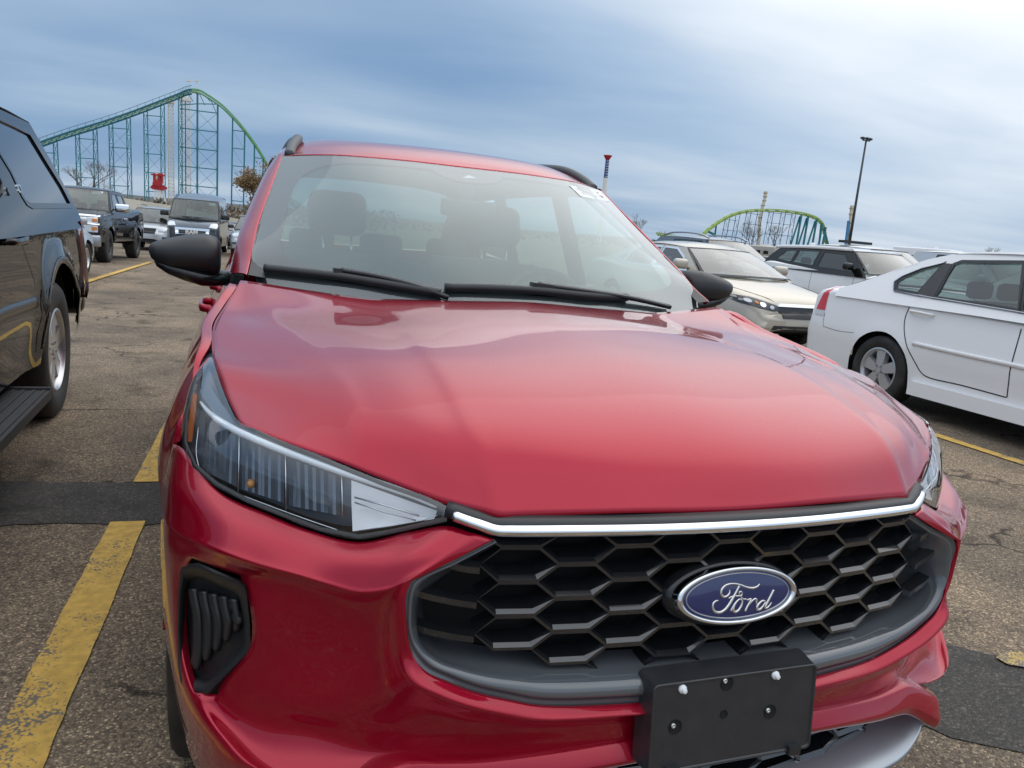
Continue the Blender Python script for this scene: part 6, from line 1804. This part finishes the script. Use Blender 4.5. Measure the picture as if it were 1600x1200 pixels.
# ================================================================== distant things
# concrete wall
wt = [(-60, 62), (-10.53, 60), (-4.5, 60), (4, 60), (60, 60)]
mb = MB()
prof = [(-75, 66, 2.6), (-30, 61.5, 1.95), (-10.5, 60, 1.62), (-4.6, 60, 1.15), (-1.4, 60, .72), (1.5, 60, .45), (5, 60, .4)]
tops = prof
vs = []; fs = []
for x_, y_, h_ in prof: vs += [Vector((x_, y_, -1.9)), Vector((x_, y_, h_)), Vector((x_, y_+.35, h_)), Vector((x_, y_+.35, -1.9))]
for i in range(len(prof)-1):
    for k in range(3): fs.append((4*i+k, 4*i+4+k, 4*i+5+k, 4*i+1+k))
w_ = addmesh('wall', vs, fs, simple('pale_concrete', (.66, .61, .50), .85, var=.12, vscale=.3), None, False); fixn(w_)
tag(w_, 'long low pale concrete wall at the far edge of the car park', 'wall')

M_teal = simple('teal_steel', (.012, .17, .19), .45, var=.1, vscale=.05)
M_teald = simple('teal_steel_dark', (.02, .09, .13), .5)
M_lime = simple('lime_track', (.36, .50, .13), .45)
M_limed = simple('teal_lime_track', (.16, .40, .17), .45)
M_wood = simple('cream_steel', (.62, .55, .42), .6)
M_wht2 = simple('white_steel', (.72, .70, .66), .5)
def wp(u, v, Y): return at(u, v, Y=Y)
def lattice(mb, a, b, w, t, bays, dy=0.):
    """two legs from top point a down to z, with rungs and crosses"""
    a, b = Vector(a), Vector(b)
    s = Vector((w/2, 0, 0))
    mb.beam(a-s, b-s*1.15, t); mb.beam(a+s, b+s*1.15, t)
    for i in range(bays+1):
        p = a.lerp(b, i/bays); mb.beam(p-s, p+s, t*.6)
        if i < bays:
            q = a.lerp(b, (i+1)/bays); mb.beam(p-s, q+s, t*.4); mb.beam(p+s, q-s, t*.4)
YC = 400
co = empty('roller_coaster', wp(310, 320, YC)*Vector((1, 1, 0)) if False else (wp(310, 320, YC).x, YC, 0))
org = co.location.copy()
def cpart(name, mb, mat, root=co, org_=None):
    o_ = org if org_ is None else org_
    return addmesh(name, [v-o_ for v in mb.v], mb.f, mat, root, False)
trk = [wp(u, v, YC) for u, v in ((30, 236), (64, 222), (110, 206), (160, 190.5), (204, 175.5), (250, 158), (280, 146.5), (290, 142), (300, 140), (312, 141.5), (322, 147), (338.6, 158), (350, 167), (362.7, 180), (372, 190), (381, 201), (396.7, 222), (411, 244.5), (420, 262), (432, 285), (448, 306), (470, 320))]
tr = spline(trk, 4)
mb = MB()
lift = [p for p in tr[:4*9]]
mb2 = MB()
for a, b in zip(tr[:-1], tr[1:]):
    up_ = a.x < wp(300, 140, YC).x
    for dy in (-1.1, 1.1):
        (mb if up_ else mb2).beam(a+Vector((0, dy, 0)), b+Vector((0, dy, 0)), .55 if up_ else .6, .55 if up_ else .7)
    if up_: mb.beam(a+Vector((0, -2.2, 1.5)), b+Vector((0, -2.2, 1.5)), .18); mb.beam(a+Vector((0, -2.2, 0)), a+Vector((0, -2.2, 1.5)), .14); mb.beam(a+Vector((0, 0, -1.9)), b+Vector((0, 0, -1.9)), .7); mb.beam(a+Vector((0, -1.1, -1.9)), b+Vector((0, -1.1, 0)), .25)
    else: mb2.beam(a+Vector((0, 0, -1.2)), b+Vector((0, 0, -1.2)), .6)
cpart('lift_track', mb, M_teal); cpart('drop_track', mb2, M_limed)
mb = MB()
for a, b in zip(tr[:4*9-1], tr[1:4*9]): mb.beam(a+Vector((0, -.4, -1.0)), b+Vector((0, -.4, -1.0)), .35, .5)
cpart('running_rail', mb, M_lime)
def tz(x):
    for a, b in zip(tr[:-1], tr[1:]):
        if a.x <= x <= b.x: t = (x-a.x)/(b.x-a.x); return a.z+(b.z-a.z)*t
    return tr[-1].z
bents = [(87.5, 60), (149.5, 122), (201.5, 174), (254, 228)]
def colx(u, vref=300): return wp(u, vref, YC).x
for (ur, ul) in bents:
    mb = MB(); xs = [colx(ul, 260), colx(ur, 260)]
    tops_ = [tz(x)-2.2 for x in xs]
    for x_, t_ in zip(xs, tops_): lattice(mb, (x_, YC, t_), (x_+.3, YC, 0), 1.55, .40, max(4, int(t_/7)))
    zt = min(tops_)-1.5; k = 0
    while zt > 1:
        mb.beam((xs[0], YC, zt), (xs[1], YC, zt+.3), .34); 
        zn = max(.5, zt-8.3)
        mb.beam((xs[0], YC, zt), (xs[1], YC, zn), .10); mb.beam((xs[1], YC, zt), (xs[0], YC, zn), .10)
        zt -= 8.3
    mb.beam((xs[0], YC, tops_[0]), (xs[1], YC, tops_[1]), .3)
    cpart('support_bent', mb, M_teal)
mb = MB(); xs = [colx(281.3, 230), colx(308, 230), colx(339.5, 230)]
for i, x_ in enumerate(xs):
    t_ = tz(x_)-1.5
    if i == 0: lattice(mb, (x_, YC, t_), (x_+.3, YC, 0), 1.4, .42, 9)
    else: mb.beam((x_, YC, t_), (x_+.2, YC, 0), .8)
zt = tz(xs[2])-5
while zt > 1:
    for i in (0, 1):
        mb.beam((xs[i], YC, zt), (xs[i+1], YC, zt), .42); mb.beam((xs[i], YC, zt), (xs[i+1], YC, max(0, zt-8.4)), .13); mb.beam((xs[i+1], YC, zt), (xs[i], YC, max(0, zt-8.4)), .13)
    zt -= 8.4
for a in range(6):
    u0 = 284+a*9; x0_ = colx(u0, 150); x1_ = colx(u0+9, 150); mb.beam((x0_, YC, tz(x0_)-1), (x1_, YC, tz(x1_)-5.2 if a % 2 else tz(x1_)-2), .3); 
mb.beam((xs[0], YC, tz(xs[0])-5), (xs[1], YC, tz(xs[1])-6), .4); mb.beam((xs[1], YC, tz(xs[1])-6), (xs[2], YC, tz(xs[2])-1), .4)
cpart('support_tower', mb, M_teal)
for (ul, ur) in ((362.5, 381.5), (397, 411)):
    mb = MB(); xs = [colx(ul, 260), colx(ur, 260)]
    for x_ in xs: mb.beam((x_, YC, tz(x_)-.8), (x_, YC, 0), .65)
    zt = tz(xs[1])-.8
    while zt > 1: mb.beam((xs[0], YC, zt), (xs[1], YC, zt), .38); mb.beam((xs[0], YC, zt), (xs[1], YC, max(0, zt-8)), .10); zt -= 8
    zt = tz(xs[0])-3
    cpart('support_bent', mb, M_teal)
mb = MB()
for u in (294.7, 307):
    x_ = wp(u, 130, YC).x; mb.beam((x_, YC, tz(x_)), (x_, YC, wp(u, 127, YC).z), .12)
cpart('flood_light_mast', mb, M_wht2)
for u in (294.7, 307):
    p = wp(u, 126, YC); m2 = MB(); m2.box(p, (1.8, 1.2, .8)); cpart('flood_light', m2, M_wht2)
tag(co, 'tall teal roller coaster lift hill with lime green first drop, left of the red SUV', 'roller coaster')
# twin drop towers
YT = 430
for nm, cols, vt, lab in (('drop_tower', ((263.8, 269.6),), 160, 'slim cream lattice ride tower, left of the white twin tower behind the coaster'), ('drop_tower', ((283.5, 288.5), (290.5, 296)), 156, 'white twin lattice ride tower right behind the coaster crest')):
    x0_ = wp(cols[0][0], 300, YT).x; r_ = empty(nm, (x0_, YT, 0)); o0 = r_.location.copy()
    for (a, b) in cols:
        top_ = wp((a+b)/2, vt, YT); mb = MB(); lattice(mb, (top_.x, YT, top_.z), (wp((a+b)/2+1.2, 320, YT).x, YT, 0), (b-a)/1217*(YT+1)*1.05, .42, 28)
        addmesh('lattice_column', [v-o0 for v in mb.v], mb.f, M_wood if len(cols) == 1 else M_wht2, r_, False)
    mb = MB(); p = wp(sum(cols[0]+cols[-1])/4 if len(cols) > 1 else sum(cols[0])/2, vt-1, YT); mb.box(p, (3.2 if len(cols) == 1 else 5.5, 3, 1.6)); mb.box(p+Vector((0, 0, 1.2)), (2.0, 2, .9))
    addmesh('tower_head', [v-o0 for v in mb.v], mb.f, M_wood if len(cols) == 1 else M_wht2, r_, False)
    tag(r_, lab, 'ride tower')
# red spinning ride on white legs
YR = 300
M_rred = simple('ride_red', (.42, .015, .02), .4)
p0 = wp(246, 300, YR); rr_ = empty('fairground_ride', (p0.x, YR, 0)); o0 = rr_.location.copy()
def rp(u, v): return wp(u, v, YR)
mb = MB()
for a, b in (((241, 312), (243, 294)), ((247, 312), (247, 293)), ((253, 312), (250, 294)), ((260, 312), (253, 292))): mb.beam(rp(*a)*Vector((1, 1, 0)), rp(*b), .55)
addmesh('leg', [v-o0 for v in mb.v], mb.f, M_wht2, rr_, False)
mb = MB(); 
for a, b, w_ in (((238, 292), (257, 294), 1.0), ((236, 294), (244, 286), .6), ((243, 290), (250, 281), 1.6), ((251, 289), (261, 295), .5)): mb.beam(rp(*a), rp(*b), w_, w_*1.6)
mb.box(rp(246, 286), (2.2, 2.0, 1.8))
addmesh('boom', [v-o0 for v in mb.v], mb.f, M_rred, rr_, False)
for k in range(4):
    mb = MB(); u = 240+k*4; mb.add(rbox(rp(u+1, 276.5), (.75, 1.6, 2.6), .25, seg=2)); mb.add(rbox(rp(u+1, 281), (.6, 1.4, 1.1), .25, seg=2)); addmesh('gondola', [v-o0 for v in mb.v], mb.f, M_rred if k != 1 else M_wood, rr_, False)
mb = MB(); mb.box(rp(247, 273.5), (4.4, 2.0, .45)); addmesh('canopy', [v-o0 for v in mb.v], mb.f, M_rred, rr_, False)
tag(rr_, 'red spinning fairground ride on white legs between coaster supports', 'ride')

# right-hand coaster
YD = 330
def dp(u, v): return wp(u, v, YD)
c2_ = empty('roller_coaster', (dp(1200, 380).x, YD, 0)); o2 = c2_.location.copy()
tp = [(1020, 363.5), (1045, 367), (1067.5, 369), (1089.4, 367.8), (1102.5, 357.5), (1120, 345.5), (1142, 334.5), (1166, 328.5), (1198.8, 327), (1231.6, 329), (1262, 334), (1282, 342), (1291, 352), (1295, 364), (1299, 378), (1303, 386)]
tr2 = spline([dp(*q)+Vector((0, (i-8)*.6, 0)) for i, q in enumerate(tp)], 4)
mb = MB()
for i, (a, b) in enumerate(zip(tr2[:-1], tr2[1:])):
    for dy in (-.8, .8): mb.beam(a+Vector((0, dy, 0)), b+Vector((0, dy, 0)), .5)
    mb.beam(a+Vector((0, 0, -.9)), b+Vector((0, 0, -.9)), .7)
    if i % 2 == 0: mb.box(a+Vector((0, 0, -.2)), (.9, 2.2, .9))
cpart('track', mb, M_lime, c2_, o2)
def t2z(x):
    for a, b in zip(tr2[:-1], tr2[1:]):
        if a.x <= x <= b.x: return a.z+(b.z-a.z)*(x-a.x)/(b.x-a.x+1e-6)
    return 2
for us in ((1133, 1140, 1149, 1155), (1165, 1172, 1182, 1190), (1200, 1207, 1219, 1226, 1236, 1242)):
    mb = MB(); xs = [dp(u, 345).x for u in us]
    for x_ in xs: mb.beam((x_, YD, t2z(x_)-1), (x_-1.2, YD, 0), .22)
    z0_ = min(t2z(x) for x in xs)
    for zz_ in (z0_-1.5, z0_-6.5, z0_-12, z0_-17):
        if zz_ > 0: mb.beam((xs[0]-1, YD, zz_), (xs[-1]-1, YD, zz_), .2)
    for i in range(0, len(xs)-1, 2):
        zz_ = z0_-1.5
        while zz_ > 3: mb.beam((xs[i], YD, zz_), (xs[i+1], YD, zz_-5.2), .09); mb.beam((xs[i+1], YD, zz_), (xs[i], YD, zz_-5.2), .09); zz_ -= 5.2
    cpart('support_bent', mb, M_teald, c2_, o2)
for (ut, ub) in ((1251, 1229), (1262, 1241), (1276, 1255), (1286, 1278), (1292, 1303)):
    mb = MB(); xt = dp(ut, 345).x; mb.beam((xt, YD, t2z(xt)-1), (xt-.6, YD, 0), .75); mb.beam((xt, YD+1, t2z(xt)-2), (dp(ub, 388).x, YD-1, 0), .65)
    cpart('raking_leg', mb, M_teal, c2_, o2)
for (ut) in (1037, 1050, 1072, 1078, 1088, 1099, 1117):
    mb = MB(); xt = dp(ut, 368).x; mb.beam((xt, YD, t2z(xt)-.8), (xt, YD, 0), .6)
    cpart('support_post', mb, M_teal if ut % 2 else M_lime, c2_, o2)
mb = MB()
for a, b in (((1046, 371), (1056, 369)), ((1056, 369), (1062, 377)), ((1050, 375), (1062, 378)), ((1103, 360), (1117, 367))): mb.beam(dp(*a), dp(*b), .9)
cpart('helix_support', mb, M_teal, c2_, o2)
tag(c2_, 'low lime green roller coaster hill on teal supports, right of the red SUV', 'roller coaster')
# cream log ride mast (curved)
def mast(name, pts, w, mat, label, cat, Y):
    path = spline([wp(u, v, Y) for u, v in pts], 4); path = [path[0]*1.0]+path[1:]
    e = path[0].copy(); e.z = 0
    vf = sweep([e]+path, [(-w/2, -w/2), (w/2, -w/2), (w/2, w/2), (-w/2, w/2)], up=(0, 1, 0))
    b_ = Vector((e.x, e.y, 0)); r = empty(name, b_)
    o = addmesh('mast', [v-b_ for v in vf[0]], vf[1], mat, r, False); fixn(o)
    mb = MB()
    for i, p in enumerate(path):
        if i % 2: mb.box(p-b_, (w*1.35, w*1.3, w*.5))
    addmesh('mast_collar', mb.v, mb.f, simple('cream_dark', (.42, .36, .26), .7), r, False)
    tag(r, label, cat); return r
mast('ride_tower', [(1186, 374), (1187, 345), (1191, 325), (1195, 310), (1196.5, 299)], 1.15, M_wood, 'curved cream mast standing behind the low lime coaster', 'mast', 345)
mast('ride_tower', [(1327, 376), (1329.5, 340), (1331.5, 321)], 1.2, M_wood, 'cream mast with a blue side panel beside the light pole', 'mast', 300)
mb = MB(); a = wp(1323.5, 376, 300); b = wp(1326, 345, 300); mb.beam(Vector((a.x, a.y, 0)), b, .9); o = addmesh('slide_panel', mb.v, mb.f, simple('panel_blue', (.05, .22, .42), .5), None, False)
tag(o, 'narrow blue panel leaning on the cream mast beside the light pole', 'panel')
# swing tower: red crown, blue lattice, white shaft
YW = 310; pb = wp(943.5, 300, YW); tw_ = empty('ride_tower', (wp(938, 360, YW).x, YW, 0)); o0 = tw_.location.copy()
ax_t = wp(948, 242, YW); axx = o0.x
def tx(v): return Vector((axx, YW, wp(945, v, YW).z))
mb = MB(); n = 12
def cyl(z0, z1, r0, r1, n=12):
    vs = [Vector((axx+r*math.cos(2*math.pi*i/n), YW+r*math.sin(2*math.pi*i/n), z)) for z, r in ((z0, r0), (z1, r1)) for i in range(n)]
    return vs, [(i, (i+1) % n, n+(i+1) % n, n+i) for i in range(n)]+[tuple(reversed(range(n))), tuple(n+i for i in range(n))]
zt = wp(948, 242, YW).z; z1 = wp(948, 249.5, YW).z; z2 = wp(947, 278, YW).z
axx = wp(945, 290, YW).x; tw_.location.x = axx; o0 = tw_.location.copy()
for nm, vf, m_ in (('crown', cyl(z1, zt-.5, .85, 1.75, 8), M_rred), ('lattice', cyl(z2, z1, .90, .80, 8), simple('tower_blue', (.035, .06, .22), .5)), ('shaft', cyl(0, z2, 1.0, .95, 8), M_wht2)):
    addmesh(nm, [v-o0 for v in vf[0]], vf[1], m_, tw_, False)
mb = MB()
for k in range(7):
    z_ = z2+(z1-z2)*(k+.5)/7; mb.box((axx, YW-.8, z_), (1.3, .5, .12)); mb.beam((axx-.6, YW-.9, z_-.4), (axx+.6, YW-.9, z_+.4), .10)
addmesh('lattice_bars', [v-o0 for v in mb.v], mb.f, M_wht2, tw_, False)
mb = MB(); mb.add(cyl(zt-.5, zt-.1, 1.9, 1.9, 8)); addmesh('crown_rim', [v-o0 for v in mb.v], mb.f, M_rred, tw_, False)
tag(tw_, 'slender ride tower with red crown, blue upper shaft and white lower shaft', 'ride tower')
# car park light pole
YP = 62; pt_ = wp(1353.5, 219, YP); xb_ = pt_.x; lp_ = empty('street_lamp', (xb_, YP, 0)); ol = lp_.location.copy()
n = 10
vf = tube([(0, 0, 0), (0, 0, pt_.z*.5), (0, 0, pt_.z)], [.16, .12, .085], 10); addmesh('pole', vf[0], vf[1], simple('pole_steel', (.055, .06, .065), .45, .6), lp_)
mb = MB(); mb.beam((-.45, 0, pt_.z-.05), (.45, 0, pt_.z-.05), .09); addmesh('crossarm', mb.v, mb.f, simple('pole_steel', (.06, .06, .06), .5), lp_, False)
for dx in (-.42, .05, .42): 
    mb = MB(); mb.add(rbox((dx, -.05 if dx == .05 else 0, pt_.z+.14), (.40, .40, .20), .06, Matrix.Rotation(rad(12), 3, 'Y'), seg=2)); addmesh('lamp_head', mb.v, mb.f, simple('lamp_head', (.045, .047, .05), .5), lp_)
tag(lp_, 'tall dark car park light pole with clustered lamp heads', 'light pole')

# ---- trees
M_bark = simple('bare_bark', (.14, .105, .080), .9)
M_bark2 = simple('grey_twigs', (.15, .13, .115), .9)
M_leafo = simple('autumn_leaf', (.26, .175, .085), .8, var=.35, vscale=1.5)
def tree(x, y, h, spread, label, mat, leaf=None, seed=1, density=1., group=None, depth=6, lean=0., gnarl=.5):
    rr = random.Random(seed); root = empty('tree', (x, y, 0)); tr_, tw = MB(), MB(); tips = []
    def grow(p, d, ln, r, lv):
        segs = 2; q = p
        for k in range(segs):
            d2 = (d+Vector((rr.gauss(0, .12), rr.gauss(0, .12), rr.gauss(0, .08)+.03))).normalized()
            e = q+d2*ln/segs
            (tr_ if lv < 2 else tw).add(tube([q, e], [r*(1-.2*k), r*(1-.2*(k+1))], 5 if lv < 2 else 3, cap=False)); q = e; d = d2
        if lv >= depth: tips.append(q); return
        nb = (2 if rr.random() < .35 else 3) if lv < 4 else (3 if rr.random() < density*.5 else 2)
        for i in range(nb):
            az = 2*math.pi*(i+rr.random()*.7)/nb; sp_ = rr.uniform(.35, .75)*spread
            side_ = Vector((math.cos(az), math.sin(az), 0)); nd = (d*1.0+side_*sp_+Vector((0, 0, .10))).normalized()
            grow(q, nd, ln*rr.uniform(.62, .84), r*.62, lv+1)
            if lv >= 1: tips.append(q)
    grow(Vector((0, 0, 0)), Vector((lean, 0, 1)), h*.24, h*.022, 0)
    mz = max([v.z for v in tw.v]+[1]); k = h/mz
    addmesh('trunk', [v*k for v in tr_.v], tr_.f, mat, root)
    addmesh('twigs', [v*k for v in tw.v], tw.f, mat, root)
    if leaf:
        lv_, lf = [], []
        for t_ in tips:
            for _ in range(int(9*density)):
                if rr.random() < .12: continue
                c_ = t_*k+Vector((rr.gauss(0, .17), rr.gauss(0, .17), rr.gauss(0, .15)))
                a = Vector((rr.gauss(0, 1), rr.gauss(0, 1), rr.gauss(0, 1))).normalized()*rr.uniform(.05, .10); b = a.cross(Vector((rr.gauss(0, 1), rr.gauss(0, 1), rr.gauss(0, 1)))).normalized()*rr.uniform(.03, .07)
                i = len(lv_); lv_ += [c_-a, c_+b, c_+a, c_-b]; lf.append((i, i+1, i+2, i+3))
        addmesh('crown', lv_, lf, leaf, root, False)
    return tag(root, label, 'tree', group)
p = at(393, 350, Y=52); tree(p.x-.1, 54, 4.3, 1.3, 'low bushy tree with brown autumn leaves left of the red SUV roof pillar', M_bark, M_leafo, seed=7, density=1.0, depth=6)
p = at(135, 305, Y=75); tree(p.x, 75, 4.4, 1.1, 'bare spreading tree above the black pickup roof', M_bark, None, seed=9, depth=7)
p = at(165, 308, Y=82); tree(p.x, 82, 3.0, 1.1, 'small bare tree right of the spreading one, behind the wall', M_bark2, None, seed=19, depth=7)
p = at(1012, 372, Y=75); tree(p.x, 75, 4.6, .95, 'bare tree rising behind the right windscreen pillar', M_bark2, None, seed=12, depth=7)
p = at(1040, 372, Y=90); tree(p.x, 90, 3.2, 1.0, 'smaller bare tree right of the windscreen pillar', M_bark2, None, seed=13, depth=6)
for i, (u, hgt) in enumerate(((1175, 3.9), (1210, 3.7), (1545, 3.6))):
    p = at(u, 380, Y=120); tree(p.x, 120, hgt+3.2, 1.0, ('bare treetop under the cream mast', 'bare treetop among the coaster supports', 'bare treetop over the white saloon roof', 'bare treetop left of the one over the white saloon roof', 'bare treetop at the right edge', 'bare treetop over the camper van')[i], M_bark2, None, seed=30+i, depth=6, group='bare trees on the right horizon')
# low brown scrub along the horizon
rr = random.Random(5); lv_, lf = [], []
for k in range(9000):
    u_ = rr.random()
    if u_ < .45: x_ = rr.uniform(-62, 20); y_ = rr.uniform(95, 125); hmax = 2.6+1.3*noise.noise(Vector((x_*.12, 0, 3)))
    else: x_ = rr.uniform(20, 330); y_ = rr.uniform(150, 190); hmax = 2.0+1.6*noise.noise(Vector((x_*.07, 0, 9)))
    c_ = Vector((x_, y_, rr.random()**.8*max(.5, hmax))); a = Vector((rr.gauss(0, 1), rr.gauss(0, 1), rr.gauss(0, 1.4))).normalized()*rr.uniform(.15, .6); b = a.cross(Vector((rr.gauss(0, 1), rr.gauss(0, 1), rr.gauss(0, 1)))).normalized()*rr.uniform(.08, .25)
    i = len(lv_); lv_ += [c_-a, c_+b, c_+a, c_-b]; lf.append((i, i+1, i+2, i+3))
for q_ in lv_: q_.z += gz(q_.x, q_.y)*.6
o = addmesh('scrub', lv_, lf, simple('dry_scrub', (.13, .105, .07), .9, var=.3, vscale=.2), None, False); tag(o, 'dry brown scrub and far trees along the horizon', 'scrub', kind='stuff')
# low hills on the horizon
hv, hf = [], []
n = 80
for i in range(n+1):
    x_ = -1200+i*3600/n; h_ = 9+5*noise.noise(Vector((x_*.003, 1, 0)))+2*noise.noise(Vector((x_*.012, 4, 0)))
    hv += [Vector((x_, 1500, -1)), Vector((x_, 1540, max(1, h_)))]
for i in range(n): hf.append((2*i, 2*i+2, 2*i+3, 2*i+1))
o = addmesh('hills', hv, hf, simple('far_wood', (.10, .105, .10), .95), None); tag(o, kind='structure')

# ================================================================== sky and light
SUN_AZ, SUN_EL = rad(160), rad(42)      # azimuth measured from +Y towards +X
sd = Vector((math.sin(SUN_AZ)*math.cos(SUN_EL), math.cos(SUN_AZ)*math.cos(SUN_EL), math.sin(SUN_EL)))
sun = D.lights.new('sun', 'SUN'); sun.energy = .8; sun.angle = rad(172); sun.color = (1, .98, .95)
so = D.objects.new('sun', sun); COL.objects.link(so); so.rotation_euler = (-sd).to_track_quat('-Z', 'Y').to_euler(); so.location = (20, 20, 40)
w = D.worlds.new('World'); SC.world = w; w.use_nodes = True; nt = w.node_tree; L = nt.links.new
bgn = nt.nodes['Background']; bgn.inputs['Strength'].default_value = .1
sky = N(nt, 'ShaderNodeTexSky'); sky.sky_type = 'NISHITA'; sky.sun_disc = False; sky.sun_elevation = SUN_EL; sky.sun_rotation = SUN_AZ
sky.air_density = 1.0; sky.dust_density = 1.5
tc = N(nt, 'ShaderNodeTexCoord'); sep = N(nt, 'ShaderNodeSeparateXYZ'); L(tc.outputs['Generated'], sep.inputs[0])
def math_(op, a, b=None, clamp=False, c=None):
    n = N(nt, 'ShaderNodeMath', operation=op); n.use_clamp = clamp
    for i, x in enumerate((a, b, c)):
        if x is None: continue
        if isinstance(x, (int, float)): n.inputs[i].default_value = x
        else: L(x, n.inputs[i])
    return n.outputs[0]
zc_ = math_('MAXIMUM', sep.outputs['Z'], 0.0)
den = math_('ADD', zc_, .10)
px_ = math_('DIVIDE', sep.outputs['X'], den); py_ = math_('DIVIDE', sep.outputs['Y'], den)
cb = N(nt, 'ShaderNodeCombineXYZ'); L(px_, cb.inputs['X']); L(py_, cb.inputs['Y'])
mp = N(nt, 'ShaderNodeMapping'); mp.inputs['Rotation'].default_value = (0, 0, rad(24)); mp.inputs['Scale'].default_value = (.50, .80, 1); mp.inputs['Location'].default_value = (3.1, 1.3, 0); L(cb.outputs[0], mp.inputs[0])
n1 = N(nt, 'ShaderNodeTexNoise', Scale=.9, Detail=7., Roughness=.48, Distortion=.3); L(mp.outputs[0], n1.inputs['Vector'])
mp2 = N(nt, 'ShaderNodeMapping'); mp2.inputs['Rotation'].default_value = (0, 0, rad(20)); mp2.inputs['Scale'].default_value = (.22, .42, 1); mp2.inputs['Location'].default_value = (.7, 5.2, 0); L(cb.outputs[0], mp2.inputs[0])
n2 = N(nt, 'ShaderNodeTexNoise', Scale=1.1, Detail=5., Roughness=.5); L(mp2.outputs[0], n2.inputs['Vector'])
dt = N(nt, 'ShaderNodeVectorMath', operation='DOT_PRODUCT'); L(tc.outputs['Generated'], dt.inputs[0]); dt.inputs[1].default_value = (.62, .49, .61)
gl = N(nt, 'ShaderNodeMapRange', interpolation_type='SMOOTHSTEP'); L(dt.outputs['Value'], gl.inputs['Value']); gl.inputs['From Min'].default_value = .70; gl.inputs['From Max'].default_value = 1.0
el = N(nt, 'ShaderNodeMapRange', interpolation_type='SMOOTHSTEP'); L(sep.outputs['Z'], el.inputs['Value']); el.inputs['From Min'].default_value = .22; el.inputs['From Max'].default_value = .80
hz = N(nt, 'ShaderNodeMapRange', interpolation_type='SMOOTHSTEP'); L(sep.outputs['Z'], hz.inputs['Value']); hz.inputs['From Min'].default_value = .10; hz.inputs['From Max'].default_value = .0
f = math_('MULTIPLY_ADD', n1.outputs['Fac'], .85, None, False, -.30) if False else math_('MULTIPLY', n1.outputs['Fac'], .55)
f = math_('ADD', f, math_('MULTIPLY', n2.outputs['Fac'], .75))
f = math_('ADD', f, -.36)
f = math_('ADD', f, math_('MULTIPLY', gl.outputs[0], .62))
f = math_('ADD', f, math_('MULTIPLY', el.outputs[0], .36))
f = math_('ADD', f, math_('MULTIPLY', hz.outputs[0], .10), True)
rp_ = N(nt, 'ShaderNodeValToRGB'); c_ = rp_.color_ramp
c_.elements[0].position = 0.0; c_.elements[0].color = (.145, .265, .455, 1)
c_.elements[1].position = 1.0; c_.elements[1].color = (1.0, 1.0, 1.0, 1)
for pos, col in ((.22, (.200, .325, .52)), (.42, (.34, .46, .62)), (.62, (.56, .64, .74)), (.80, (.80, .84, .89))):
    e = c_.elements.new(pos); e.color = (*col, 1)
L(f, rp_.inputs['Fac'])
scl = N(nt, 'ShaderNodeVectorMath', operation='SCALE'); L(rp_.outputs['Color'], scl.inputs[0])
bright = math_('ADD', math_('MULTIPLY', gl.outputs[0], 2.5), math_('ADD', math_('MULTIPLY', el.outputs[0], 6.5), 10.3))
L(bright, scl.inputs['Scale'])
mxs = N(nt, 'ShaderNodeMix', data_type='RGBA'); mxs.inputs['Factor'].default_value = .90
L(sky.outputs['Color'], mxs.inputs['A']); L(scl.outputs[0], mxs.inputs['B']); L(mxs.outputs['Result'], bgn.inputs['Color'])
SC.view_settings.view_transform = 'Standard'; SC.view_settings.look = 'None'; SC.view_settings.gamma = 1; SC.view_settings.exposure = 0.12
try: SC.view_settings.use_curve_mapping = False
except Exception: pass
SC.cycles.max_bounces = 8; SC.cycles.transparent_max_bounces = 16
SC.cycles.use_denoising = True
